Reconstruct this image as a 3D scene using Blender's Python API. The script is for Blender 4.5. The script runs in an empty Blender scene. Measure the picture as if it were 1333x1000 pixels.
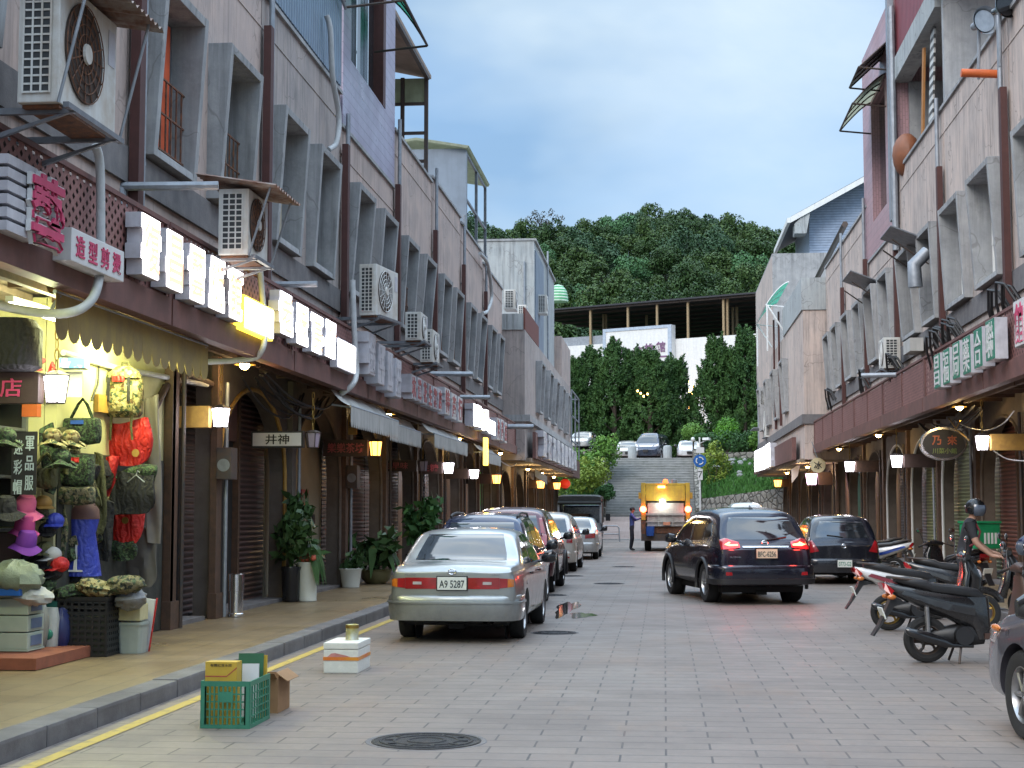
import bpy, bmesh, math, random
from mathutils import Vector, Matrix, Euler
from mathutils.bvhtree import BVHTree
S = bpy.context.scene
C = S.collection
V = Vector
PI = math.pi
rad = math.radians
RND = random.Random(11)
U = RND.uniform

# ------------------------------------------------------------------ materials
def nodes_of(name):
    m = bpy.data.materials.new(name); m.use_nodes = True
    nt = m.node_tree; b = nt.nodes['Principled BSDF']
    return m, nt, b
def N(nt, t, **kw):
    n = nt.nodes.new(t)
    for k, v in kw.items():
        if k in n.inputs: n.inputs[k].default_value = v
        else: setattr(n, k, v)
    return n
def c4(c): return (c[0], c[1], c[2], 1)
def coords(nt, scale=(1, 1, 1), rot=(0, 0, 0), kind='Object'):
    t = N(nt, 'ShaderNodeTexCoord'); mp = N(nt, 'ShaderNodeMapping')
    mp.inputs['Scale'].default_value = scale; mp.inputs['Rotation'].default_value = rot
    nt.links.new(t.outputs[kind], mp.inputs[0]); return mp.outputs[0]
def noise(nt, vec, scale, detail=6, rough=.6):
    n = N(nt, 'ShaderNodeTexNoise'); n.inputs['Scale'].default_value = scale
    n.inputs['Detail'].default_value = detail; n.inputs['Roughness'].default_value = rough
    nt.links.new(vec, n.inputs['Vector']); return n.outputs['Fac']
def ramp(nt, fac, a, b, ca=(0, 0, 0), cb=(1, 1, 1)):
    r = N(nt, 'ShaderNodeValToRGB'); e = r.color_ramp.elements
    e[0].position = a; e[1].position = b; e[0].color = c4(ca); e[1].color = c4(cb)
    nt.links.new(fac, r.inputs[0]); return r.outputs[0]
def mix(nt, fac, a, b, mode='MIX'):
    m = N(nt, 'ShaderNodeMix', data_type='RGBA', blend_type=mode)
    for s, v in ((0, fac), (6, a), (7, b)):
        if hasattr(v, 'is_linked') or hasattr(v, 'links'): nt.links.new(v, m.inputs[s])
        elif s == 0: m.inputs[0].default_value = v
        else: m.inputs[s].default_value = c4(v)
    return m.outputs[2]
def bump(nt, b, h, strength=.3, dist=.02):
    n = N(nt, 'ShaderNodeBump'); n.inputs['Strength'].default_value = strength; n.inputs['Distance'].default_value = dist
    nt.links.new(h, n.inputs['Height']); nt.links.new(n.outputs[0], b.inputs['Normal'])
def weather(nt, c, k):
    """rain streaks, mould speckle and hairline cracks that an old wall really carries"""
    v = coords(nt); dr = coords(nt, (3.1, 3.1, .17), (.05, .03, 0))
    a = ramp(nt, noise(nt, dr, 1.6, 6, .75), .47, .68); m = ramp(nt, noise(nt, v, .42, 4, .6), .40, .62)
    x = N(nt, 'ShaderNodeMath', operation='MULTIPLY'); nt.links.new(a, x.inputs[0]); nt.links.new(m, x.inputs[1])
    y = N(nt, 'ShaderNodeMath', operation='MULTIPLY'); nt.links.new(x.outputs[0], y.inputs[0]); y.inputs[1].default_value = k
    c = mix(nt, y.outputs[0], c, (.075, .075, .08))
    sp = ramp(nt, noise(nt, v, 9, 9, .8), .57, .7); m2 = ramp(nt, noise(nt, v, .9, 5, .65), .46, .64)
    x = N(nt, 'ShaderNodeMath', operation='MULTIPLY'); nt.links.new(sp, x.inputs[0]); nt.links.new(m2, x.inputs[1]); y = N(nt, 'ShaderNodeMath', operation='MULTIPLY'); nt.links.new(x.outputs[0], y.inputs[0]); y.inputs[1].default_value = k * .9
    c = mix(nt, y.outputs[0], c, (.11, .105, .1))
    w = N(nt, 'ShaderNodeVectorMath', operation='ADD'); nz = N(nt, 'ShaderNodeTexNoise'); nz.inputs['Scale'].default_value = 1.7; nt.links.new(v, nz.inputs['Vector']); nt.links.new(v, w.inputs[0]); nt.links.new(nz.outputs['Color'], w.inputs[1])
    e = N(nt, 'ShaderNodeTexVoronoi', feature='DISTANCE_TO_EDGE'); e.inputs['Scale'].default_value = .55; nt.links.new(w.outputs[0], e.inputs['Vector'])
    return mix(nt, ramp(nt, e.outputs['Distance'], .002, .008, (k * .6,) * 3, (0, 0, 0)), c, (.1, .09, .085))
def mat(name, col, rough=.7, metal=0, var=.25, scale=6, col2=None, lo=.35, hi=.7, bmp=0, spec=.5, coat=0, streak=0, grime=None, gscale=1.2, old=0):
    """paint / plaster / metal: noise-broken base colour, optional vertical streaks and grime blotches, optional bump"""
    m, nt, b = nodes_of(name)
    v = coords(nt)
    col2 = col2 or tuple(x * (1 - var) for x in col)
    f = noise(nt, v, scale)
    c = mix(nt, ramp(nt, f, lo, hi), col2, col)
    if streak:
        v2 = coords(nt, (2.2, 2.2, .16)); f2 = noise(nt, v2, 2.6, 5, .7)
        c = mix(nt, ramp(nt, f2, .44, .8, (0, 0, 0), (streak,) * 3), c, grime or tuple(x * .35 for x in col))
    if grime:
        f3 = noise(nt, v, gscale, 8, .72)
        c = mix(nt, ramp(nt, f3, .5, .78, (0, 0, 0), (.75,) * 3), c, grime)
    if old: c = weather(nt, c, old)
    nt.links.new(c, b.inputs['Base Color'])
    b.inputs['Roughness'].default_value = rough; b.inputs['Metallic'].default_value = metal
    b.inputs['Specular IOR Level'].default_value = spec
    if coat: b.inputs['Coat Weight'].default_value = coat; b.inputs['Coat Roughness'].default_value = .04
    if bmp: bump(nt, b, noise(nt, v, scale * 5, 8, .7), bmp, .02)
    return m
def emit(name, col, strength):
    m, nt, b = nodes_of(name)
    b.inputs['Base Color'].default_value = c4(col); b.inputs['Emission Color'].default_value = c4(col)
    b.inputs['Emission Strength'].default_value = strength; b.inputs['Roughness'].default_value = .4
    return m
def stripe(name, ca, cb, axis, pitch, duty=.5, rough=.6, metal=0, bmp=.6, soft=.1, dist=.02):
    """ribbed sheet (shutters, corrugated metal, siding): alternating colour bands along an object axis plus bump"""
    m, nt, b = nodes_of(name)
    v = coords(nt); s = N(nt, 'ShaderNodeSeparateXYZ'); nt.links.new(v, s.inputs[0])
    d = N(nt, 'ShaderNodeMath', operation='DIVIDE'); d.inputs[1].default_value = pitch; nt.links.new(s.outputs[axis], d.inputs[0])
    fr = N(nt, 'ShaderNodeMath', operation='FRACT'); nt.links.new(d.outputs[0], fr.inputs[0])
    pp = N(nt, 'ShaderNodeMath', operation='PINGPONG'); pp.inputs[1].default_value = .5; nt.links.new(fr.outputs[0], pp.inputs[0])
    r = ramp(nt, pp.outputs[0], duty * .5 - soft * .5, duty * .5 + soft * .5)
    f = noise(nt, v, 3)
    c = mix(nt, r, ca, cb); c = mix(nt, ramp(nt, f, .4, .75, (0, 0, 0), (.5,) * 3), c, tuple(x * .45 for x in ca))
    nt.links.new(c, b.inputs['Base Color']); b.inputs['Roughness'].default_value = rough; b.inputs['Metallic'].default_value = metal
    bump(nt, b, r, bmp, dist); return m
def tilemat(name, c1, c2, mortar, w, h, rot=(0, 0, 0), ms=.008, rough=.6, off=.5, bmp=.35, grime=None, patch=.35):
    m, nt, b = nodes_of(name)
    v = coords(nt, (1, 1, 1), rot); t = N(nt, 'ShaderNodeTexBrick'); nt.links.new(v, t.inputs['Vector'])
    t.offset = off; t.inputs['Scale'].default_value = 1; t.inputs['Brick Width'].default_value = w; t.inputs['Row Height'].default_value = h
    t.inputs['Mortar Size'].default_value = ms; t.inputs['Mortar Smooth'].default_value = .2; t.inputs['Bias'].default_value = 0
    t.inputs['Color1'].default_value = c4(c1); t.inputs['Color2'].default_value = c4(c2); t.inputs['Mortar'].default_value = c4(mortar)
    c = t.outputs['Color']
    f = noise(nt, v, .55, 7, .65); c = mix(nt, ramp(nt, f, .38, .7, (0, 0, 0), (patch,) * 3), c, grime or tuple(x * .55 for x in c1))
    if patch > .6:
        g = noise(nt, coords(nt, (.9, .35, 1)), 1.1, 6, .7); c = mix(nt, ramp(nt, g, .52, .72, (0, 0, 0), (.45,) * 3), c, (.24, .155, .105)); o_ = noise(nt, coords(nt, (1, .5, 1), (0, 0, .3)), 2.3, 7, .75); c = mix(nt, ramp(nt, o_, .6, .74, (0, 0, 0), (.6,) * 3), c, (.075, .068, .066))
    f2 = noise(nt, v, 22, 5, .7); c = mix(nt, ramp(nt, f2, .4, .75, (0, 0, 0), (.35,) * 3), c, tuple(x * .6 for x in c2))
    nt.links.new(c, b.inputs['Base Color'])
    rr = ramp(nt, f, .3, .7, (rough - .15,) * 3, (min(1, rough + .2),) * 3); nt.links.new(rr, b.inputs['Roughness'])
    inv = N(nt, 'ShaderNodeMath', operation='SUBTRACT'); inv.inputs[0].default_value = 1; nt.links.new(t.outputs['Fac'], inv.inputs[1])
    bump(nt, b, inv.outputs[0], bmp, .01); return m
def camo(name, cols, scale=9):
    m, nt, b = nodes_of(name); v = coords(nt); c = cols[0]
    for i, k in enumerate(cols[1:]):
        vv = coords(nt, (1 + i * .3, 1, 1.3), (i * 1.1, i * .7, 0))
        c = mix(nt, ramp(nt, noise(nt, vv, scale * (1 + .25 * i), 2, .5), .5, .53), c, k)
    nt.links.new(c, b.inputs['Base Color']); b.inputs['Roughness'].default_value = .85
    bump(nt, b, noise(nt, v, 7, 5), .9, .09); return m
def leafmat(name, c1, c2, scale=1.2, rough=.55):
    m, nt, b = nodes_of(name); v = coords(nt)
    c = mix(nt, ramp(nt, noise(nt, v, scale, 3), .35, .68), c1, c2)
    g = N(nt, 'ShaderNodeNewGeometry')
    c = mix(nt, ramp(nt, g.outputs['Random Per Island'], 0, 1, (.0,) * 3, (.45,) * 3), c, tuple(min(1, x * 1.9) for x in c2))
    nt.links.new(c, b.inputs['Base Color']); b.inputs['Roughness'].default_value = rough
    b.inputs['Specular IOR Level'].default_value = .2
    return m
def carpaint(name, col, metal=.5, rough=.28):
    m, nt, b = nodes_of(name); v = coords(nt)
    f = noise(nt, v, 5, 7, .7); s = coords(nt, (1, 1, 1))
    sx = N(nt, 'ShaderNodeSeparateXYZ'); nt.links.new(v, sx.inputs[0])
    # road dust that really lies on the lower body
    d = N(nt, 'ShaderNodeMapRange'); d.inputs[1].default_value = .75; d.inputs[2].default_value = .2; nt.links.new(sx.outputs[2], d.inputs[0])
    mu = N(nt, 'ShaderNodeMath', operation='MULTIPLY'); nt.links.new(d.outputs[0], mu.inputs[0]); nt.links.new(ramp(nt, f, .35, .7), mu.inputs[1])
    c = mix(nt, mu.outputs[0], col, tuple(x * .55 + .03 for x in col)); nt.links.new(c, b.inputs['Base Color'])
    b.inputs['Metallic'].default_value = metal
    nt.links.new(ramp(nt, f, .3, .8, (rough - .06,) * 3, (rough + .16,) * 3), b.inputs['Roughness'])
    b.inputs['Coat Weight'].default_value = .8; b.inputs['Coat Roughness'].default_value = .06
    return m
M = {}
def clothmat(name, col, rough=.85, k=.8):
    m, nt, b = nodes_of(name); v = coords(nt); wv = N(nt, 'ShaderNodeTexWave', bands_direction='X'); wv.inputs['Scale'].default_value = 4.5; wv.inputs['Distortion'].default_value = 9; wv.inputs['Detail'].default_value = 4; wv.inputs['Detail Scale'].default_value = 1.6; nt.links.new(v, wv.inputs['Vector'])
    f = noise(nt, v, 9, 6, .7); c = mix(nt, ramp(nt, f, .3, .7), tuple(x * .62 for x in col), col); nt.links.new(c, b.inputs['Base Color']); b.inputs['Roughness'].default_value = rough; bump(nt, b, wv.outputs['Fac'], k * .6, .03); return m
M['glass_dark'] = mat('car_glass', (.012, .014, .017), .05, spec=.9, var=.1, coat=.5)
M['rubber'] = mat('tyre_rubber', (.018, .018, .019), .85, bmp=.1, scale=20)
M['black'] = mat('black_plastic', (.016, .016, .018), .45, scale=15)
M['blackgloss'] = mat('gloss_black', (.012, .012, .014), .18, coat=.6)
M['chrome'] = mat('chrome_trim', (.75, .75, .77), .18, 1, var=.15)
M['alloy'] = mat('alloy_wheel', (.42, .42, .43), .32, .9, var=.3, scale=9)
M['steelgrey'] = mat('grey_steel', (.24, .26, .29), .5, .6, var=.35)
M['galv'] = mat('galvanised_pipe', (.33, .36, .4), .5, .4, var=.3, streak=.3)
M['whitepaint'] = mat('white_paint', (.72, .73, .72), .55, var=.12, streak=.25)
M['acwhite'] = mat('aged_white_enamel', (.62, .63, .61), .5, var=.1, streak=.55, grime=(.34, .25, .16), gscale=2)
M['acgrille'] = stripe('condenser_fins', (.06, .065, .07), (.2, .21, .22), 2, .035, .5, .6, .4)
M['acdark'] = mat('dark_condenser', (.035, .04, .045), .6)
M['brass'] = mat('dull_brass', (.4, .26, .07), .4, .8)
M['rust'] = mat('rusty_iron', (.22, .09, .04), .85, col2=(.08, .05, .04), scale=14, bmp=.2)
M['iron'] = mat('dark_iron', (.05, .052, .056), .6, .4, col2=(.09, .06, .045), scale=11)
M['wood_dark'] = mat('dark_stained_wood', (.05, .028, .022), .6, scale=9, bmp=.15)
M['wood_yellow'] = mat('yellow_ochre_wood', (.42, .24, .05), .6, col2=(.28, .16, .04), scale=9, bmp=.1)
M['wood_brown'] = mat('brown_wood', (.11, .058, .035), .65, col2=(.065, .038, .025), scale=9, bmp=.2)
M['plaster'] = mat('pink_plaster', (.50, .385, .335), .9, col2=(.42, .34, .31), scale=1.6, bmp=.25, streak=.45, grime=(.24, .22, .21), gscale=.55, old=.7)
M['plaster_dirty'] = mat('stained_plaster', (.40, .34, .31), .9, col2=(.33, .29, .28), scale=1.8, bmp=.25, streak=.6, grime=(.17, .165, .165), gscale=.6, old=.8)
M['plaster_right'] = mat('pale_pink_plaster', (.57, .455, .395), .9, col2=(.49, .41, .37), scale=1.4, bmp=.25, streak=.8, grime=(.2, .19, .185), gscale=.5, old=.85)
M['concrete'] = mat('grey_concrete', (.38, .385, .39), .9, col2=(.29, .3, .31), scale=3, bmp=.3, streak=.6, grime=(.16, .165, .17), gscale=1.3, old=.7)
M['concrete_dark'] = mat('dark_concrete_band', (.19, .18, .18), .9, col2=(.13, .125, .13), scale=4, bmp=.35, streak=.4)
M['concrete_pale'] = mat('pale_concrete', (.42, .44, .44), .9, col2=(.33, .36, .37), scale=2, bmp=.3, streak=.6, grime=(.2, .21, .21), gscale=.5, old=.8)
M['brownpipe'] = mat('oxblood_pipe', (.08, .026, .022), .6, scale=8, streak=.3)
M['fascia'] = mat('oxblood_sheet', (.18, .08, .07), .6, col2=(.12, .055, .05), scale=4, streak=.5, grime=(.07, .04, .035))
M['soffit'] = mat('stained_soffit', (.36, .29, .22), .9, col2=(.2, .15, .11), scale=2.5, bmp=.2)
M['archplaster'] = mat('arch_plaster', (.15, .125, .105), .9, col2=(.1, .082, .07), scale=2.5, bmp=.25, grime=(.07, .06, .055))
M['creamwall'] = mat('cream_wall', (.58, .55, .30), .9, col2=(.48, .46, .25), scale=2.2, bmp=.15, grime=(.3, .26, .16), gscale=.9)
M['greywall'] = mat('khaki_wall', (.36, .33, .24), .9, col2=(.31, .285, .21), scale=3, bmp=.15)
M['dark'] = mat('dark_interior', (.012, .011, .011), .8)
M['darkdoor'] = mat('dark_glass_door', (.02, .022, .026), .2, spec=.7)
M['shutter'] = stripe('brown_roller_shutter', (.15, .085, .075), (.05, .03, .028), 2, .085, .45, .45, .3, 1, .25, .03)
M['shutter_grey'] = stripe('grey_blue_roller_shutter', (.19, .19, .23), (.09, .09, .115), 2, .085, .45, .5, .3, .8, .2)
M['shutter_greenlight'] = stripe('green_light_tinted_shutter', (.34, .38, .2), (.13, .15, .07), 2, .085, .45, .5, .2, .8, .2)  # roller shutter with green lamp light put into its colour
M['shutter_red'] = stripe('red_roller_shutter', (.26, .10, .075), (.10, .04, .03), 2, .085, .45, .5, .2, .8, .2)
M['bluesheet'] = stripe('blue_corrugated_sheet', (.22, .29, .37), (.14, .19, .26), 1, .17, .55, .5, .3, .9, .3, .04)
M['redsheet'] = stripe('red_corrugated_sheet', (.27, .05, .06), (.13, .02, .03), 1, .2, .8, .5, .3, .8, .25, .03)
M['siding'] = stripe('blue_grey_siding', (.34, .42, .55), (.2, .26, .36), 2, .16, .8, .55, .1, .7, .15, .03)
M['tile_violet'] = tilemat('violet_wall_tile', (.36, .31, .40), (.31, .27, .36), (.17, .15, .19), .2, .07, (rad(90), 0, rad(90)), .008, .35)
M['tile_pink'] = tilemat('pink_wall_tile', (.46, .28, .30), (.4, .25, .28), (.25, .17, .18), .2, .07, (rad(90), 0, rad(90)), .008, .4)
M['greenpoly'] = mat('green_polycarbonate', (.06, .34, .22), .3, col2=(.035, .22, .15), scale=4)
def translucent(m, k=.6):
    nt = m.node_tree; b = nt.nodes['Principled BSDF']; t = N(nt, 'ShaderNodeBsdfTranslucent'); x = N(nt, 'ShaderNodeMixShader', Fac=k); c = b.inputs['Base Color'].links[0].from_socket
    nt.links.new(c, t.inputs[0]); nt.links.new(b.outputs[0], x.inputs[1]); nt.links.new(t.outputs[0], x.inputs[2]); nt.links.new(x.outputs[0], nt.nodes['Material Output'].inputs[0])
translucent(M['greenpoly'])
M['polyclear'] = mat('weathered_fibreglass', (.45, .48, .36), .5, scale=4, streak=.4)
translucent(M['polyclear'], .5)
M['winglass'] = mat('window_glass', (.02, .024, .03), .08, spec=.8)
M['winpanel'] = mat('white_window_panel', (.62, .66, .66), .6, var=.08, streak=.3)
M['cable'] = mat('black_cable', (.014, .014, .016), .6)
M['cable_white'] = mat('grey_white_cable', (.5, .52, .53), .6, streak=.3)
M['signside'] = mat('pale_acrylic', (.55, .55, .60), .45, scale=5, streak=.3)
M['signpink'] = mat('hot_pink_lettering', (.62, .06, .16), .5, scale=8)
M['signred'] = mat('faded_red_lettering', (.40, .08, .09), .5, scale=8)
M['signgreen'] = mat('green_lettering', (.03, .23, .15), .5, scale=8)
M['signwhite'] = mat('white_sign_face', (.66, .66, .66), .45, scale=3, var=.12)
M['ink'] = mat('black_ink', (.02, .02, .022), .6)
M['lit'] = emit('lit_white_acrylic', (1, .94, .9), 3.2)
M['lit2'] = emit('lit_cool_acrylic', (.95, .95, 1), 3.6)
M['lit_stroke'] = emit('lit_orange_strokes', (1, .58, .34), .56)
M['lit_yellow'] = emit('lit_yellow_edge', (1, .8, .06), 1.3)
M['lantern_white'] = emit('white_lantern_glass', (.93, .9, 1), 6)
M['lantern_warm'] = emit('amber_lantern_glass', (1, .42, .08), 2.6)
M['lantern_pink'] = emit('pink_lantern_glass', (1, .62, .95), 4)
M['lantern_off'] = mat('unlit_lantern_glass', (.36, .31, .4), .3)
M['lantern_red'] = emit('red_paper_lantern', (1, .06, .02), .14)
M['bulb'] = emit('warm_bulb', (1, .72, .28), 22)
M['tube'] = emit('fluorescent_tube', (.94, 1, .8), 18)
M['brake'] = emit('lit_brake_lamp', (1, .07, .03), 11)
M['brake_hot'] = emit('brake_lamp_core', (1, .2, .06), 14)
M['white_lamp'] = emit('work_lamp', (1, 1, .88), 30)
M['redlens'] = mat('red_tail_lens', (.36, .012, .018), .12, coat=.8, var=.3)
M['amberlens'] = mat('amber_lens', (.6, .17, .02), .15, coat=.8)
M['clearlens'] = mat('clear_lens', (.55, .5, .5), .12, coat=.8)
M['plate'] = mat('licence_plate', (.72, .74, .70), .5, var=.08)
M['plateink'] = mat('plate_ink', (.02, .03, .04), .5)
M['skin'] = mat('skin', (.36, .2, .14), .6, var=.12, scale=9)
M['hair'] = mat('black_hair', (.014, .012, .012), .6)
M['road'] = tilemat('road_pavers', (.225, .184, .156), (.195, .158, .134), (.045, .039, .036), .62, .29, (0, 0, 0), .0085, .55, grime=(.13, .115, .112), patch=.7)
M['ramp'] = tilemat('ramp_pavers', (.33, .235, .20), (.29, .21, .18), (.15, .11, .1), .5, .25, (0, 0, 0), .01, .7)
M['walk'] = tilemat('pavement_tiles', (.25, .18, .10), (.2, .145, .085), (.085, .065, .045), .4, .4, (0, 0, 0), .008, .38, off=0, patch=.5)
M['kerb'] = mat('kerb_stone', (.19, .18, .18), .85, col2=(.11, .1, .1), scale=2.2, bmp=.35, grime=(.06, .055, .055), gscale=1.4)
M['yellowline'] = mat('worn_yellow_paint', (.46, .33, .07), .7, col2=(.24, .19, .1), scale=7, lo=.3, hi=.5)
M['ground'] = mat('dark_soil', (.09, .085, .06), .95, scale=.4)
M['stairstone'] = mat('stair_granite', (.33, .34, .34), .85, col2=(.23, .24, .24), scale=2.2, bmp=.25, grime=(.11, .13, .1), gscale=.8)
M['rubble'] = None
M['grass'] = leafmat('grass_blades', (.03, .09, .02), (.06, .16, .035), .6)
M['manhole'] = mat('cast_iron_cover', (.04, .042, .05), .55, .4, col2=(.02, .02, .022), scale=16, bmp=.8, grime=(.09, .075, .06), gscale=4)
def rubble(name):
    m, nt, b = nodes_of(name); v = coords(nt)
    t = N(nt, 'ShaderNodeTexVoronoi', feature='F1'); t.inputs['Scale'].default_value = 2.4; nt.links.new(v, t.inputs['Vector'])
    e = N(nt, 'ShaderNodeTexVoronoi', feature='DISTANCE_TO_EDGE'); e.inputs['Scale'].default_value = 2.4; nt.links.new(v, e.inputs['Vector'])
    c = mix(nt, ramp(nt, e.outputs['Distance'], .03, .1), (.1, .095, .085), mix(nt, t.outputs['Color'], (.2, .185, .16), (.34, .32, .29)))
    c = mix(nt, ramp(nt, noise(nt, v, 3), .4, .7, (0, 0, 0), (.6,) * 3), c, (.12, .125, .1))
    nt.links.new(c, b.inputs['Base Color']); b.inputs['Roughness'].default_value = .9
    bump(nt, b, ramp(nt, e.outputs['Distance'], .0, .15), .9, .08); return m
M['rubble'] = rubble('rubble_stone')
def perforated(name):
    """oxblood sheet with a diamond pattern of punched holes; the holes are transparent"""
    m, nt, b = nodes_of(name); v = coords(nt); s = N(nt, 'ShaderNodeSeparateXYZ'); nt.links.new(v, s.inputs[0])
    def cell(off):
        out = []
        for ax, p, sc in ((1, .17, 1.0), (2, .13, 1.0)):
            a = N(nt, 'ShaderNodeMath', operation='DIVIDE'); a.inputs[1].default_value = p; nt.links.new(s.outputs[ax], a.inputs[0])
            d = N(nt, 'ShaderNodeMath', operation='ADD'); d.inputs[1].default_value = off; nt.links.new(a.outputs[0], d.inputs[0])
            f = N(nt, 'ShaderNodeMath', operation='FRACT'); nt.links.new(d.outputs[0], f.inputs[0])
            g = N(nt, 'ShaderNodeMath', operation='SUBTRACT'); g.inputs[1].default_value = .5; nt.links.new(f.outputs[0], g.inputs[0])
            h = N(nt, 'ShaderNodeMath', operation='MULTIPLY'); h.inputs[1].default_value = p; nt.links.new(g.outputs[0], h.inputs[0])
            q = N(nt, 'ShaderNodeMath', operation='ABSOLUTE'); nt.links.new(h.outputs[0], q.inputs[0]); out.append(q.outputs[0])
        ad = N(nt, 'ShaderNodeMath', operation='ADD'); nt.links.new(out[0], ad.inputs[0]); nt.links.new(out[1], ad.inputs[1])
        lt = N(nt, 'ShaderNodeMath', operation='LESS_THAN'); lt.inputs[1].default_value = .034; nt.links.new(ad.outputs[0], lt.inputs[0]); return lt.outputs[0]
    mx = N(nt, 'ShaderNodeMath', operation='MAXIMUM'); nt.links.new(cell(0), mx.inputs[0]); nt.links.new(cell(.5), mx.inputs[1])
    f = noise(nt, v, 3); c = mix(nt, ramp(nt, f, .35, .7), (.27, .135, .125), (.2, .095, .088))
    nt.links.new(c, b.inputs['Base Color']); b.inputs['Roughness'].default_value = .6
    iv = N(nt, 'ShaderNodeMath', operation='SUBTRACT'); iv.inputs[0].default_value = 1; nt.links.new(mx.outputs[0], iv.inputs[1])
    nt.links.new(iv.outputs[0], b.inputs['Alpha']); return m
M['perf'] = perforated('perforated_oxblood_sheet')

# ------------------------------------------------------------------ mesh builder
def mw(o):
    m = Matrix.LocRotScale(o.location, o.rotation_euler, o.scale)
    return mw(o.parent) @ m if o.parent else m
class MB:
    def __init__(s): s.bm = bmesh.new(); s.mi = 0
    def _f(s, vs):
        try:
            f = s.bm.faces.new(vs); f.material_index = s.mi; return f
        except ValueError: return None
    def v(s, p): return s.bm.verts.new(p)
    def poly(s, pts): return s._f([s.v(p) for p in pts])
    def bx(s, x0, x1, y0, y1, z0, z1, m=None):
        x0, x1 = min(x0, x1), max(x0, x1); y0, y1 = min(y0, y1), max(y0, y1); z0, z1 = min(z0, z1), max(z0, z1)
        p = [V((x, y, z)) for z in (z0, z1) for y in (y0, y1) for x in (x0, x1)]
        if m: p = [m @ q for q in p]
        a = [s.v(q) for q in p]
        for f in ((0, 2, 3, 1), (4, 5, 7, 6), (0, 1, 5, 4), (2, 6, 7, 3), (0, 4, 6, 2), (1, 3, 7, 5)): s._f([a[i] for i in f])
        return s
    def box(s, c, d, rot=(0, 0, 0)):
        m = Matrix.Translation(c) @ Euler(rot).to_matrix().to_4x4()
        return s.bx(-d[0] / 2, d[0] / 2, -d[1] / 2, d[1] / 2, -d[2] / 2, d[2] / 2, m)
    def prism(s, pts, vec):
        vec = V(vec); a = [s.v(V(p)) for p in pts]; b = [s.v(V(p) + vec) for p in pts]; n = len(pts)
        s._f(a[::-1]); s._f(b)
        for i in range(n): s._f([a[i], a[(i + 1) % n], b[(i + 1) % n], b[i]])
        return s
    def tube(s, pts, r, n=8, closed=False):
        pts = [V(p) for p in pts]; rs = r if isinstance(r, (list, tuple)) else [r] * len(pts); rings = []
        t0 = (pts[1] - pts[0]).normalized(); up = V((0, 0, 1)) if abs(t0.z) < .9 else V((1, 0, 0)); x = t0.cross(up).normalized()
        k = len(pts)
        for i, p in enumerate(pts):
            if closed: t = (pts[(i + 1) % k] - pts[i - 1]).normalized()
            else: t = (pts[min(i + 1, k - 1)] - pts[max(i - 1, 0)]).normalized()
            x = (x - t * x.dot(t)).normalized(); y = t.cross(x)
            rings.append([s.v(p + (x * math.cos(a) + y * math.sin(a)) * rs[i]) for a in [2 * PI * j / n for j in range(n)]])
        for i in range(k if closed else k - 1):
            A, B = rings[i], rings[(i + 1) % k]
            for j in range(n): s._f([A[j], A[(j + 1) % n], B[(j + 1) % n], B[j]])
        if not closed: s._f(rings[0][::-1]); s._f(rings[-1])
        return s
    def cyl(s, p0, p1, r0, r1=None, n=16): return s.tube([p0, p1], [r0, r0 if r1 is None else r1], n)
    def lathe(s, prof, c, axis='z', n=24, cap=True):
        c = V(c); ax = {'x': (V((0, 1, 0)), V((0, 0, 1)), V((1, 0, 0))), 'y': (V((0, 0, 1)), V((1, 0, 0)), V((0, 1, 0))), 'z': (V((1, 0, 0)), V((0, 1, 0)), V((0, 0, 1)))}[axis]
        R_ = []
        for r, h in prof:
            R_.append([s.v(c + ax[0] * (r * math.cos(2 * PI * j / n)) + ax[1] * (r * math.sin(2 * PI * j / n)) + ax[2] * h) for j in range(n)])
        for A, B in zip(R_, R_[1:]):
            for j in range(n): s._f([A[j], A[(j + 1) % n], B[(j + 1) % n], B[j]])
        if cap: s._f(R_[0][::-1]); s._f(R_[-1])
        return s
    def loft(s, secs, n=14, power=2.4, cap=True):
        """secs: (centre, half u vector, half v vector); superellipse sections"""
        R_ = []
        for c, a, b in secs:
            c, a, b = V(c), V(a), V(b); ring = []
            for j in range(n):
                t = 2 * PI * j / n; ct, st = math.cos(t), math.sin(t)
                ring.append(s.v(c + a * (math.copysign(abs(ct) ** (2 / power), ct)) + b * (math.copysign(abs(st) ** (2 / power), st))))
            R_.append(ring)
        for A, B in zip(R_, R_[1:]):
            for j in range(n): s._f([A[j], A[(j + 1) % n], B[(j + 1) % n], B[j]])
        if cap: s._f(R_[0][::-1]); s._f(R_[-1])
        return s
    def ell(s, c, r, n=12, m=8, rot=None, jit=0, rng=None):
        c = V(c); E_ = Euler(rot).to_matrix() if rot else None; rows = []
        for i in range(m + 1):
            ph = PI * i / m; row = []
            for j in range(n):
                t = 2 * PI * j / n; k = 1 + (rng.uniform(-jit, jit) if jit else 0)
                p = V((r[0] * math.sin(ph) * math.cos(t), r[1] * math.sin(ph) * math.sin(t), r[2] * math.cos(ph))) * k
                row.append(p)
            if i in (0, m): row = [row[0]]
            rows.append([s.v(c + (E_ @ p if E_ else p)) for p in row])
        for A, B in zip(rows, rows[1:]):
            for j in range(n):
                a, b = A[j % len(A)], A[(j + 1) % len(A)]; d, e = B[j % len(B)], B[(j + 1) % len(B)]
                q = []
                for k in (a, d, e, b):
                    if k not in q: q.append(k)
                if len(q) > 2: s._f(q)
        return s
    def grid(s, fn, nu, nv):
        g = [[s.v(fn(i / nu, j / nv)) for j in range(nv + 1)] for i in range(nu + 1)]
        for i in range(nu):
            for j in range(nv): s._f([g[i][j], g[i + 1][j], g[i + 1][j + 1], g[i][j + 1]])
        return s
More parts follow.
